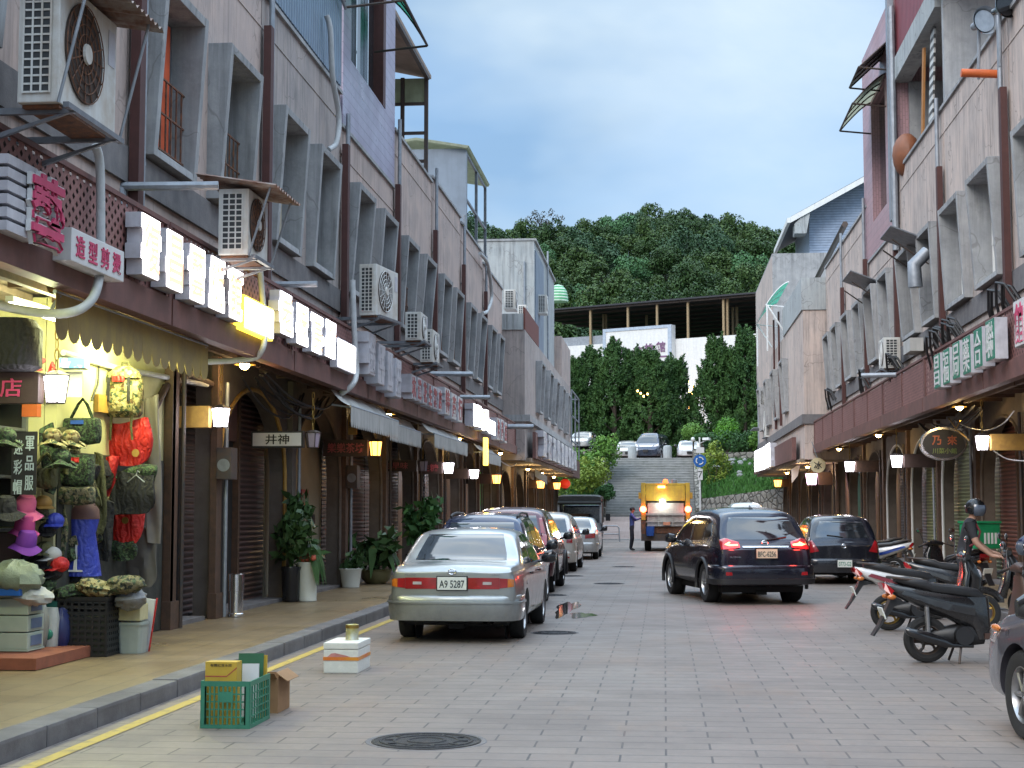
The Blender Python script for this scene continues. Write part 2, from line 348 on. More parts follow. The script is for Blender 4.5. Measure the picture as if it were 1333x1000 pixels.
    def text(s, body, o, xd, yd, h, ext=.01, w=None, bold=0.0):
        """lettering: centred at o, advance along xd, up along yd, letter height h; fitted to width w"""
        c = bpy.data.curves.new('lettering', 'FONT'); c.body = body; c.extrude = .5; c.offset = bold; c.resolution_u = 3
        t = bpy.data.objects.new('lettering', c); C.objects.link(t)
        me = bpy.data.meshes.new_from_object(t.evaluated_get(bpy.context.evaluated_depsgraph_get()))
        C.objects.unlink(t); bpy.data.objects.remove(t); bpy.data.curves.remove(c)
        if not me.vertices: return s
        xs = [v.co.x for v in me.vertices]; ys = [v.co.y for v in me.vertices]
        x0, x1, y0, y1 = min(xs), max(xs), min(ys), max(ys); k = h / (y1 - y0); kx = k if w is None else w / (x1 - x0)
        xd, yd, o = V(xd).normalized(), V(yd).normalized(), V(o); zd = xd.cross(yd)
        vs = [s.v(o + xd * ((v.co.x - (x0 + x1) / 2) * kx) + yd * ((v.co.y - (y0 + y1) / 2) * k) + zd * (v.co.z * 2 * ext)) for v in me.vertices]
        for p in me.polygons: s._f([vs[i] for i in p.vertices])
        bpy.data.meshes.remove(me); return s
    def mesh(s, name, mats, smooth=False, bevel=0, weld=False):
        if weld: bmesh.ops.remove_doubles(s.bm, verts=s.bm.verts, dist=.0005)
        if bevel: bmesh.ops.bevel(s.bm, geom=s.bm.edges[:], offset=bevel, segments=2, affect='EDGES', profile=.7, clamp_overlap=True)
        me = bpy.data.meshes.new(name); bmesh.ops.recalc_face_normals(s.bm, faces=s.bm.faces); s.bm.to_mesh(me); s.bm.free()
        for m in (mats if isinstance(mats, (list, tuple)) else [mats]): me.materials.append(M[m] if isinstance(m, str) else m)
        if smooth:
            me.polygons.foreach_set('use_smooth', [True] * len(me.polygons))
            if smooth != 'all': me.set_sharp_from_angle(angle=rad(smooth if smooth is not True else 40))
        return me
    def part(s, name, m, parent, smooth=False, bevel=0, label=None, world=False, kind=None, weld=False):
        if world: s.bm.transform(mw(parent).inverted())
        o = bpy.data.objects.new(name, s.mesh(name, m, smooth, bevel, weld)); C.objects.link(o); o.parent = parent
        if label: o['label'] = label
        if kind: o['kind'] = kind
        return o
    def solo(s, name, m, label, cat, group=None, smooth=False, bevel=0, kind=None, weld=False):
        """a thing that is one mesh, its origin moved to its base"""
        b = s.bm.verts; xs = [v.co.x for v in b]; ys = [v.co.y for v in b]; zs = [v.co.z for v in b]
        o0 = V(((min(xs) + max(xs)) / 2, (min(ys) + max(ys)) / 2, min(zs)))
        if kind: o0 = V((0, 0, 0))
        s.bm.transform(Matrix.Translation(-o0))
        o = bpy.data.objects.new(name, s.mesh(name, m, smooth, bevel, weld)); C.objects.link(o); o.location = o0
        if kind: o['kind'] = kind
        if label: o['label'] = label; o['category'] = cat
        if group: o['group'] = group
        return o
def thing(name, label, cat, loc=(0, 0, 0), rz=0, group=None):
    o = bpy.data.objects.new(name, None); C.objects.link(o); o.empty_display_size = .1
    o.location = loc; o.rotation_euler = (0, 0, rz); o['label'] = label; o['category'] = cat
    if group: o['group'] = group
    return o
KIDS = {}
def copy_tree(o, loc, rz=None, label=None, scale=None):
    def rec(a, par):
        c = a.copy(); C.objects.link(c); c.parent = par
        for ch in list(a.children): rec(ch, c)
        return c
    r = rec(o, None); r.location = loc
    if rz is not None: r.rotation_euler = (0, 0, rz)
    if scale: r.scale = (scale,) * 3 if not isinstance(scale, tuple) else scale
    if label: r['label'] = label
    return r
def lamp(loc, power, col, r=.08):
    l = bpy.data.lights.new('lamp_glow', 'POINT'); l.energy = power; l.color = col; l.shadow_soft_size = r
    o = bpy.data.objects.new('lamp_glow', l); C.objects.link(o); o.location = loc; return o

# ------------------------------------------------------------------ camera (eye 1.68 m above the road, looking up the street)
F_ = 2000.0; TH = math.atan(163 / F_); PS = math.atan(198 * math.cos(TH) / F_)
cam = bpy.data.objects.new('camera', bpy.data.cameras.new('camera')); C.objects.link(cam)
cam.data.sensor_width = 36; cam.data.lens = 36 * F_ / 1333; cam.data.clip_end = 3000; cam.data.clip_start = .2
cam.location = (0, 0, 1.68); cam.rotation_euler = (PI / 2 + TH, 0, PS); S.camera = cam
CF = V((-math.sin(PS) * math.cos(TH), math.cos(PS) * math.cos(TH), math.sin(TH))); CR = V((math.cos(PS), math.sin(PS), 0)); CU = CR.cross(CF)
def on(axis, val, px, py):
    """where a sight line meets the plane axis = val (used to take positions off the photograph)"""
    r = CR * ((px - 666.5) / F_) - CU * ((py - 500) / F_) + CF; o = V((0, 0, 1.68)); return o + r * ((val - o[axis]) / r[axis])

# ------------------------------------------------------------------ daylight: dusk under broken cloud
w = bpy.data.worlds.new('World'); S.world = w; w.use_nodes = True; nt = w.node_tree; nt.nodes.clear()
SUN_EL, SUN_AZ = rad(32), rad(-28)
sky = N(nt, 'ShaderNodeTexSky', sky_type='NISHITA', sun_disc=False, sun_elevation=SUN_EL, sun_rotation=PI - SUN_AZ, altitude=50, air_density=1.3, dust_density=1.5, ozone_density=1.6)
v = coords(nt, (1, 1, 2.6), (0, 0, .6), 'Generated')
n1 = noise(nt, v, 2.6, 9, .56); n1.node.inputs['Distortion'].default_value = .35
v2 = coords(nt, (1.5, 1, 3.2), (0, 0, 1.9), 'Generated'); n2 = noise(nt, v2, 1.3, 5, .5)
cloud = mix(nt, ramp(nt, n2, .42, .57), (1.7, 2.75, 4.1), (4.0, 4.85, 5.5))
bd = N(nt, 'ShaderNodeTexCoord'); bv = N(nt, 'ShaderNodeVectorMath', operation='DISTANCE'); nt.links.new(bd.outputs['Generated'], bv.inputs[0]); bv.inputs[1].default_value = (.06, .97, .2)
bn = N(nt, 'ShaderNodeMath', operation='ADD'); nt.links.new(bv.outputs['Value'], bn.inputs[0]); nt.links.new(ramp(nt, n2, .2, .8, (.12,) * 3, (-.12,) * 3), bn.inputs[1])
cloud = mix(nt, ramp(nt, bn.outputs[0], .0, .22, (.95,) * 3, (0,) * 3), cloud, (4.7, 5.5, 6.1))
skyc = mix(nt, ramp(nt, n1, .36, .66, (.45,) * 3, (.97,) * 3), mix(nt, .55, sky.outputs[0], (1.2, 2.6, 5.2)), cloud)
# the cloud deck overhead is lit more strongly than the low sky over the hill
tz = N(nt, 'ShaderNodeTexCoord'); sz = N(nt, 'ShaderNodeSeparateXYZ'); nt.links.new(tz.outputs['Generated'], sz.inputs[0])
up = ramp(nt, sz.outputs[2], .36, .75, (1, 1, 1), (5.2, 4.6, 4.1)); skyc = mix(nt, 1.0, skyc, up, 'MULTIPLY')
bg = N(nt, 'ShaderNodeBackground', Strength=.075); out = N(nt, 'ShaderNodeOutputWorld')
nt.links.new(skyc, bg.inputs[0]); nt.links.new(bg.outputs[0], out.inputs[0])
sl = bpy.data.lights.new('sun', 'SUN'); sl.energy = .75; sl.angle = rad(30); sl.color = (1, .93, .86)
so = bpy.data.objects.new('sun', sl); C.objects.link(so)
sd = V((math.sin(SUN_AZ) * math.cos(SUN_EL), -math.cos(SUN_AZ) * math.cos(SUN_EL), math.sin(SUN_EL)))
so.rotation_euler = (-sd).to_track_quat('-Z', 'Y').to_euler(); so.location = (0, 0, 60)
S.view_settings.view_transform = 'Standard'; S.view_settings.look = 'None'; S.view_settings.gamma = 1; S.view_settings.exposure = 1.3
S.render.engine = 'CYCLES'; S.cycles.use_denoising = True; S.cycles.max_bounces = 6; S.cycles.diffuse_bounces = 3; S.cycles.glossy_bounces = 3
S.cycles.transparent_max_bounces = 8; S.cycles.sample_clamp_indirect = 6; S.cycles.caustics_reflective = False; S.cycles.caustics_refractive = False
# ------------------------------------------------------------------ ground, road, pavements
def struct(mb, name, m, **k): return mb.solo(name, m, None, None, kind=k.pop('kind', 'structure'), **k)
def terr(x, y):
    def lerp(a, b, t): t = max(0, min(1, t)); return a + (b - a) * t
    if y < 86: return -.06
    if y < 99.9: z = lerp(-.06, 1.15, (y - 86) / 14)
    elif y < 107: z = lerp(1.15, 5.12, (y - 100) / 6.4)
    elif y < 152: z = 5.12
    else:
        t = y - 152; z = 5.12 + 48 * (1 - math.cos(min(1, t / 190) * PI)) / 2 + max(0, t - 190) * .12
        z += 3.5 * math.sin(x * .05 + y * .021) * min(1, t / 60) + 2 * math.sin(x * .13 - y * .05) * min(1, t / 60) + max(0, -x - 14) * .22 * min(1, t / 120) - max(0, x - 8) * .42 * min(1, t / 120)
    if -4.05 < x < 2.15 and 98 < y < 108: z -= .5
    if x > 2.4 and 90 < y < 106: z = max(z, lerp(1.2, 5.3, (y - 91) / 14)) if y > 100.3 - (x - 2.4) * 1.42 else min(z, 1.0)
    if 2.2 < x < 10 and y < 105.5: z = min(z, 1.0 + max(0, y - 97) * .38)
    if (x < -4.2) and 92 < y < 106: z = max(z, lerp(.5, 5.2, (y - 92) / 13))
    return z
b = MB(); b.poly([(-1500, -300, -.08), (1500, -300, -.08), (1500, 1800, -.08), (-1500, 1800, -.08)]); struct(b, 'ground', 'ground')
b = MB(); b.grid(lambda u, v: V((-130 + 260 * u, 84 + 330 * v ** 1.6, terr(-130 + 260 * u, 84 + 330 * v ** 1.6))), 130, 90)
M['hillsoil'] = mat('hill_undergrowth', (.018, .035, .014), .95, col2=(.03, .05, .02), scale=.5)
struct(b, 'hill_terrain', 'hillsoil', smooth='all')
b = MB(); b.grid(lambda u, v: V((-4.36 + 9.4 * u, -6 + 92 * v, 0)), 4, 40); struct(b, 'road', 'road')
b = MB(); b.grid(lambda u, v: V((-4.2 + 12 * u, 86.0 + 14.2 * v, .004 + 1.2 * v)), 2, 8); struct(b, 'ramp_paving', 'ramp')
b = MB(); b.bx(-4.5, 7, 85.6, 86.1, -.02, .035); struct(b, 'drain_kerb', 'concrete_pale')
def kerbstones(xa, xb, y0, y1, z, side):
    mb = MB(); y = y0
    while y < y1:
        l = .98; j = U(-.006, .006)
        mb.bx(xa + j, xb + j, y + .006, y + l - .006, -.05, z + U(-.006, .006)); y += l
    return mb
struct(kerbstones(-4.62, -4.37, -4, 88, .15, -1), 'kerb', 'kerb', bevel=.025)
struct(kerbstones(5.02, 5.24, -4, 80, .15, 1), 'kerb', 'kerb', bevel=.02)
b = MB(); b.bx(-9.2, -4.615, -4, 92, -.05, .142); struct(b, 'pavement', 'walk')
b = MB(); b.bx(5.235, 9.5, -4, 84, -.05, .142); struct(b, 'pavement', 'walk')
b = MB(); b.grid(lambda u, v: V((-4.19 + .11 * u, 5 + 60 * v, .005)), 1, 30); struct(b, 'yellow_edge_line', 'yellowline')
# a film of water beside the kerbside cars
m, nt, bs = nodes_of('water_film'); bs.inputs['Base Color'].default_value = (.05, .048, .048, 1); bs.inputs['Roughness'].default_value = .06; bs.inputs['Specular IOR Level'].default_value = .6
M['water'] = m
for k, (cx, cy, rx, ry) in enumerate(((-1.66, 26.3, .17, 1.9), (-1.32, 24.6, .2, .6))):
    b = MB(); pts = []
    for i in range(40):
        a = 2 * PI * i / 40; r = 1 + .22 * math.sin(3 * a + k) + .12 * math.sin(7 * a + 2 * k); pts.append((cx + rx * r * math.cos(a), cy + ry * r * math.sin(a), .004))
    b.poly(pts); struct(b, 'puddle', 'water')
MH = [(555, 965, .40, 'large round iron manhole cover in the near road'), (722, 824, .3, 'round manhole cover beside the silver saloon'), (716, 775, .33, 'round manhole cover beyond the puddle'), (793, 760, .33, 'dark manhole cover out in mid road'),
      (742, 750, .33, 'small manhole cover beside the white hatchback'), (812, 738, .33, 'faint manhole cover well up the road')]
for px, py, r, lb in MH:
    p = on(2, 0, px, py); t = thing('manhole_cover', lb, 'manhole cover', (p.x, p.y, .0), 0, 'manhole covers in the road')
    q = MB(); q.lathe([(r, 0), (r, .006), (r * .96, .008), (r * .95, .004), (0.02, .005)], (0, 0, 0), n=40); q.part('cover', 'manhole', t)
    q = MB()
    for k in (.3, .55, .8): q.lathe([(r * k, .005), (r * k + .004, .011), (r * k + .02, .011), (r * k + .024, .005)], (0, 0, 0), n=36, cap=False)
    for k in range(10): a = 2 * PI * k / 10; q.box((r * .68 * math.cos(a), r * .68 * math.sin(a), .008), (r * .16, .03, .006), (0, 0, a))
    q.part('cast_pattern', 'manhole', t)
    q = MB(); q.lathe([(r * 1.02, .0), (r * 1.1, .004), (r * 1.11, 0)], (0, 0, 0), n=40, cap=False); q.part('frame_ring', 'concrete_dark', t)

# ------------------------------------------------------------------ stairs up to the plaza
t = thing('staircase', 'broad grey stone staircase climbing to the car park', 'staircase', (-.85, 100, 1.15))
b = MB(); n = 23; run = 6.5 / n; rise = 4.0 / n
for i in range(n): b.bx(-3.75, 2.0, 100.1 + i * run, 106.9, 1.2 + i * rise - (.3 if i == 0 else 0), 1.2 + (i + 1) * rise - .045)
b.part('step', 'stairstone', t, world=True)
M['nosing'] = mat('worn_step_edge', (.43, .44, .43), .85, col2=(.33, .34, .34), scale=3, grime=(.16, .17, .15))
b = MB()
for i in range(n): b.bx(-3.75, 2.0, 100.1 + i * run - .035, 100.1 + (i + 1) * run - .037, 1.2 + (i + 1) * rise - .042, 1.2 + (i + 1) * rise)
b.part('step_nosing', 'nosing', t, world=True)
for s, x0, x1 in ((-1, -4.15, -3.77), (1, 2.02, 2.42)):
    b = MB(); b.prism([(x0, 99.6, .6), (x0, 106.9, .6), (x0, 106.9, 5.85), (x0, 106.3, 5.8), (x0, 99.6, 1.75)], (x1 - x0, 0, 0)); b.part('side_wall', 'rubble', t, world=True)
b = MB(); b.grid(lambda u, v: V((-40 + 80 * u, 106.75 + 35 * v, 5.2)), 4, 4); struct(b, 'plaza', 'ramp')
for px in (823, 869):
    b = MB(); p = on(1, 107.3, px, 597); b.lathe([(.3, 5.19), (.3, 5.95), (.27, 6.05), (.12, 6.1), (0.01, 6.1)], (p.x, 107.3, 0), n=20)
    b.solo('stone_bollard', 'concrete_pale', 'stone bollard at the stair head before the ' + ('silver car' if px == 823 else 'dark van'), 'bollard', 'stone bollards at the stair head', smooth=True)

# retaining walls and banks
b = MB(); P0, P1 = V((2.42, 98.6, .5)), V((9.5, 88.5, .5)); q = []
nrm = V((-(P1 - P0).y, (P1 - P0).x, 0)).normalized() * .5
b.prism([(P0.x, P0.y, .3), (P1.x, P1.y, .3), (P1.x, P1.y, 3.25), (P0.x, P0.y, 2.35)], nrm); b.solo('retaining_wall', 'rubble', 'rubble stone retaining wall under the grass bank right of the stairs', 'wall')
b = MB(); b.prism([(2.45, 105.3, 4.7), (9.5, 103.5, 4.7), (9.5, 103.5, 5.6), (2.45, 105.3, 5.45)], (0, .5, 0)); b.solo('terrace_wall', 'rubble', 'low rubble wall along the top of the grass bank', 'wall')
b = MB(); b.prism([(-12, 92.2, .0), (-4.2, 95.6, .0), (-4.2, 95.6, 1.75), (-12, 92.2, 1.5)], (0, .45, 0)); b.solo('garden_wall', 'rubble', 'stone garden wall below the bushes left of the stairs', 'wall')
def blades(mb, fn, n, h, w):
    for i in range(n):
        x, y, z = fn(); a = U(0, PI); hh = h * U(.6, 1.4); d = V((math.cos(a), math.sin(a), 0)) * w; l = V((U(-.4, .4) * hh, U(-.4, .4) * hh, hh)); p = V((x, y, z))
        mb.poly([p - d, p + d, p + l])
def bank(u, v):
    x = 2.45 + 7.1 * u; y0 = 99.05 - (x - 2.42) * 1.427; y = y0 + (105.4 - y0) * v; z0 = 2.25 + .9 * u; return V((x, y, z0 + (5.2 - z0) * v))
b = MB(); b.grid(bank, 8, 8); struct(b, 'grass_bank', 'hillsoil', smooth='all')
def gs(): return bank(RND.random(), RND.random()) - V((0, 0, .02))
b = MB(); blades(b, gs, 9000, .22, .05); struct(b, 'grass', 'grass', kind='stuff')
def gs2():
    x = U(-13, -4.2); y = U(95.9, 106.5); return x, y, terr(x, y) - .03
b = MB(); blades(b, gs2, 7000, .3, .06); struct(b, 'bank_groundcover', 'grass', kind='stuff')
for i in range(18):
    x = U(3.2, 7.5); y = U(101.4 - (x - 3.2) * .9, 104.2); r = U(.12, .26)
    b = MB(); b.ell((x, y, bank((x - 2.45) / 7.1, (y - 99.05 + (x - 2.42) * 1.427) / (6.35 + (x - 2.42) * 1.427)).z + .1), (r * 1.5, r, .16), 9, 6, (0, 0, U(0, 3)), .12, RND)
    b.solo('boulder', 'stairstone', 'pale flat boulder set into the grass bank right of the stairs', 'boulder', 'pale boulders on the grass bank', smooth=60)

# ------------------------------------------------------------------ foliage
def leaf(mb, p, nrm, s, rng, asp=1.6):
    a = nrm.orthogonal().normalized(); a.rotate(Matrix.Rotation(rng.uniform(0, 6.28), 3, nrm)); c = nrm.cross(a)
    mb.poly([p - a * s * asp * .5, p - c * s * .5, p + a * s * asp * .5, p + c * s * .5])
def clump(mb, c, r, n, s, rng, up=.3, asp=1.6, flat=1.0):
    for i in range(n):
        d = V((rng.gauss(0, 1), rng.gauss(0, 1), rng.gauss(0, 1) + up)).normalized()
        k = rng.uniform(.72, 1.05); p = V(c) + V((d.x * r, d.y * r, d.z * r * flat)) * k
        nn = (d + V((rng.uniform(-.8, .8), rng.uniform(-.8, .8), rng.uniform(-.8, .8)))).normalized(); leaf(mb, p, nn, s * rng.uniform(.6, 1.3), rng, asp)
def crown(mb, rx, rz, zc, nc, nl, s, rng, cr=(.3, .5), up=.3, core=True):
    for i in range(nc):
        d = V((rng.gauss(0, 1), rng.gauss(0, 1), rng.gauss(0, .8) + .15)).normalized(); k = rng.uniform(.55, .9)
        c = V((d.x * rx * k, d.y * rx * k, zc + d.z * rz * k)); clump(mb, c, rx * rng.uniform(*cr), nl, s, rng, up)
M['leaf_hill'] = [leafmat('hill_leaves_a', (.012, .036, .01), (.03, .06, .016), .35), leafmat('hill_leaves_b', (.02, .05, .012), (.046, .08, .022), .4), leafmat('hill_leaves_c', (.018, .045, .02), (.035, .075, .035), .35), leafmat('hill_leaves_d', (.035, .09, .035), (.06, .14, .055), .4)]
M['bark'] = mat('bark', (.09, .07, .055), .9, scale=12, bmp=.3)
def limbs(mb, h, r, rng, k=5, spread=1.6, top=.55):
    mb.tube([(0, 0, -.4), (.1 * r, 0, h * .3), (0, .2 * r, h * .62)], [r, r * .75, r * .45], 8)
    for i in range(k):
        a = 2 * PI * i / k + rng.uniform(-.4, .4); z0 = h * rng.uniform(.35, top)
        mb.tube([(0, 0, z0), (math.cos(a) * spread * .5, math.sin(a) * spread * .5, z0 + h * .16), (math.cos(a) * spread, math.sin(a) * spread, z0 + h * .3)], [r * .4, r * .25, r * .08], 6)
HT = []
for k in range(4):
    rng = random.Random(50 + k); t = thing('hill_tree', 'x', 'tree', (0, 0, -100))
    b = MB(); limbs(b, 7, .22, rng); b.part('trunk', 'bark', t)
    b = MB(); crown(b, 3.6, 2.7, 5.6, 26, 170, .25, rng, (.24, .42), .55); b.part('crown', M['leaf_hill'][k], t); HT.append(t)
HL = ['dark green broad-crowned tree on the forested hillside', 'olive green bushy tree on the forested hillside', 'blackish green dense tree on the forested hillside', 'fresh green light-leaved tree low on the forested hillside']
used = set(); rng = random.Random(5); cnt = 0
y = 158.0
while y < 352:
    sp = 5.2 + (y - 150) * .004
    x0, x1 = (600 - 864.5) / 2000 * y - 4, (1075 - 864.5) / 2000 * y + 4; x = x0 + rng.uniform(0, 3)
    while x < x1:
        px = x + rng.uniform(-1.3, 1.3); py = y + rng.uniform(-2, 2); low = px > 4 and py < 235
        k = 3 if (rng.random() < (.7 if low else .06)) else rng.choice((0, 0, 1, 1, 2)); sc = rng.uniform(.75, 1.3)
        loc = (px, py, terr(px, py) - .6)
        if k in used: o = copy_tree(HT[k], loc, rng.uniform(0, 6.28))
        else: o = HT[k]; used.add(k); o.location = loc
        o.rotation_euler = (0, 0, rng.uniform(0, 6.28)); o.scale = (sc * rng.uniform(.9, 1.15), sc, sc * rng.uniform(.85, 1.2)); o['label'] = HL[k]; o['group'] = 'trees covering the hill'; cnt += 1
        x += sp * rng.uniform(.85, 1.3) * (1.25 if y > 250 else 1.0)
    y += sp * .98
for px, top in ((704, 276), (722, 281), (690, 285)):
    yy = 352; p = on(1, yy, px, top); hgt = 11; zb = terr(p.x, yy)
    t = thing('bare_tree', 'thin sparse purplish tree breaking the left skyline' if px == 704 else ('small sparse tree right of the tallest thin skyline tree' if px == 722 else 'low sparse tree left of the tallest thin skyline tree'), 'tree', (p.x, yy, zb), 0)
    rng = random.Random(px); b = MB(); limbs(b, p.z - zb, .22, rng, 6, 2.6, .7); b.part('trunk', 'bark', t)
    b = MB()
    for i in range(16): clump(b, (rng.uniform(-3, 3), rng.uniform(-1, 1), (p.z - zb) * rng.uniform(.6, 1)), .8, 26, .3, rng)
    b.part('crown', leafmat('sparse_leaves', (.05, .045, .045), (.07, .075, .06), .6), t)

# junipers: upswept flame-like tufts
JUN = []
M['juniper'] = leafmat('juniper_leaves', (.014, .046, .013), (.042, .09, .022), .7, .6)
for k in range(3):
    rng = random.Random(80 + k); t = thing('juniper_tree', 'x', 'tree', (0, 0, -100))
    b = MB(); b.tube([(0, 0, -.3), (.05, 0, 3), (0, .05, 7.6)], [.22, .15, .04], 8)
    for i in range(7):
        a = i * 2.4; z = .8 + i * .8; b.tube([(0, 0, z), (math.cos(a) * .7, math.sin(a) * .7, z + .7)], [.07, .03], 5)
    b.part('trunk', 'bark', t); b = MB()
    for i in range(230):
        f = rng.random() ** .85; z = .5 + 8.2 * f; rr = 1.62 * (1 - f ** 1.35) * rng.uniform(.75, 1.15) + .08; a = rng.uniform(0, 6.28)
        c = V((math.cos(a) * rr, math.sin(a) * rr, z)); hgt = rng.uniform(.7, 1.25); ax = V((math.cos(a) * .35, math.sin(a) * .35, 1)).normalized()
        for j in range(95):
            q = rng.random(); w_ = .34 * (1 - q) + .04; d = V((rng.gauss(0, 1), rng.gauss(0, 1), 0)).normalized()
            p = c + ax * (q * hgt) + d * w_ * rng.uniform(.5, 1); nn = (d + V((0, 0, .2)) + V((rng.uniform(-.8, .8), rng.uniform(-.8, .8), rng.uniform(-.7, .7)))).normalized()
            e = ax * rng.uniform(.3, 1) + d * rng.uniform(.2, 1); e = (e - nn * e.dot(nn)).normalized(); g = nn.cross(e); s_ = rng.uniform(.075, .135); b.poly([p - e * s_ * .9, p + g * s_ * .36, p + e * s_ * 1.3, p - g * s_ * .36])
    b.part('crown', 'juniper', t); JUN.append(t)
jl = [(726, 470, 0), (748, 458, 1), (772, 446, 2), (799, 436, 0), (826, 447, 1), (846, 447, 2), (862, 461, 0), (880, 458, 1), (932, 430, 1), (950, 446, 2), (968, 420, 0), (990, 430, 1), (1012, 436, 2)]
used = set()
for i, (px, top, k) in enumerate(jl):
    yy = 119 + (i * 37 % 5) * .9; p = on(1, yy, px, top); sc = (p.z - 5.15) / 9.9
    lab = ('tall dark upswept juniper standing left of the gap before the museum sign' if i < 8 else 'tall dark upswept juniper standing right of the lit gap in the row')
    o = JUN[k] if k not in used else copy_tree(JUN[k], (0, 0, 0)); used.add(k)
    o.location = (p.x, yy, 5.15); o.rotation_euler = (0, 0, i * 1.7); o.scale = (1.34 * (sc * .5 + .5), 1.25, sc); o['label'] = lab; o['group'] = 'junipers behind the stair head ' + ('on the left' if i < 8 else 'on the right')

def bush(name, label, cat, loc, rx, rz, nc, nl, s, m, seed, group=None, stem=0, cr=(.3, .45), squash=1):
    t = thing(name, label, cat, loc, 0, group); rng = random.Random(seed)
    b = MB(); b.tube([(0, 0, -.2), (.03, .02, stem + rz * .6)], [.09, .04], 6)
    for i in range(5):
        a = i * 1.26; b.tube([(0, 0, stem + .1), (math.cos(a) * rx * .6, math.sin(a) * rx * .6, stem + rz * 1.1)], [.04, .015], 5)
    b.part('stem', 'bark', t)
    b = MB(); crown(b, rx, rz, stem + rz, nc, nl, s, rng, cr, .3); b.part('crown', m, t); return t
M['leaf_yellow'] = leafmat('yellow_green_leaves', (.10, .15, .018), (.19, .25, .04), .9)
M['leaf_light'] = leafmat('light_green_leaves', (.05, .125, .02), (.1, .2, .035), .9)
M['leaf_dome'] = leafmat('bright_topiary_leaves', (.045, .14, .012), (.075, .2, .02), 1.5)
M['leaf_dark'] = leafmat('dark_shrub_leaves', (.02, .06, .018), (.04, .1, .03), 1)
M['leaf_pot'] = leafmat('glossy_pot_leaves', (.018, .045, .016), (.045, .085, .03), 3, .35)
def bz(px, py, yy): p = on(1, yy, px, py); return p
for nm, lb, px, yy, pyb, pyt, wpx, m, s in [
    ('bamboo_bush', 'big yellow-green bush left of the stair foot', 768, 98.5, 652, 598, 58, 'leaf_yellow', .13), ('bamboo_bush', 'light green bush high beside the left stair wall', 786, 103, 622, 560, 40, 'leaf_light', .12),
    ('bamboo_bush', 'spreading green bush on the left bank below the silver car', 748, 101, 640, 578, 50, 'leaf_light', .13), ('shrub', 'low green shrub over the garden wall near the arcade end', 712, 96, 662, 626, 50, 'leaf_yellow', .11),
    ('shrub', 'round green shrub at the foot of the left stair wall', 787, 97.2, 656, 630, 26, 'leaf_dark', .1), ('shrub', 'yellow-green bush right of the blue road sign', 930, 101, 640, 576, 42, 'leaf_yellow', .1),
    ('shrub', 'dark green shrub beneath the dome topiary', 945, 107.6, 596, 566, 60, 'leaf_dark', .11), ('shrub', 'dark green shrub left of the tall far right bush', 975, 108, 592, 566, 44, 'leaf_dark', .11), ('shrub', 'light green bush by the far right house corner', 993, 107, 594, 552, 40, 'leaf_light', .12)]:
    p0, p1 = bz(px, pyb, yy), bz(px, pyt, yy); rz = (p1.z - p0.z) / 2; rx = wpx / 2000 * yy / 2
    bush(nm, lb, 'bush', (p0.x, yy, p0.z), rx, rz, 30, 75, s, m, px)
for i, px in enumerate((735, 770, 805, 838, 872, 935, 968, 1000)):
    p = bz(px, 597, 124.5); bush('hedge_shrub', 'dark shrub filling the gap behind the junipers', 'bush', (p.x, 124.5, 5.1), 1.6, 1.9, 26, 90, .2, 'leaf_dark', px, 'dark shrubs behind the junipers')
# clipped topiary: dense shells
def topiary(label, px, py, yy, r, zs, m, stem, loops=1):
    p = bz(px, py, yy); t = thing('topiary', label, 'topiary', (p.x, yy, 5.15)); rng = random.Random(px); zc = p.z - 5.15
    b = MB(); b.tube([(0, 0, 0), (.04, 0, zc)], [.08, .05], 6); b.part('stem', 'bark', t)
    b = MB(); clump(b, (0, 0, zc), r, 1500, .1, rng, .1, 1.5, zs); clump(b, (0, 0, zc), r * .8, 500, .13, rng, .1, 1.5, zs); b.part('crown', m, t)
topiary('clipped ball topiary left above the blue road sign', 902, 563, 106.5, .78, .85, 'leaf_light', 1)
topiary('bright green dome topiary on the right terrace', 947, 566, 109, .98, 1.25, 'leaf_dome', 1)
topiary('small flat clipped topiary over the cameras', 913, 569, 105.8, .5, .55, 'leaf_dark', 1)
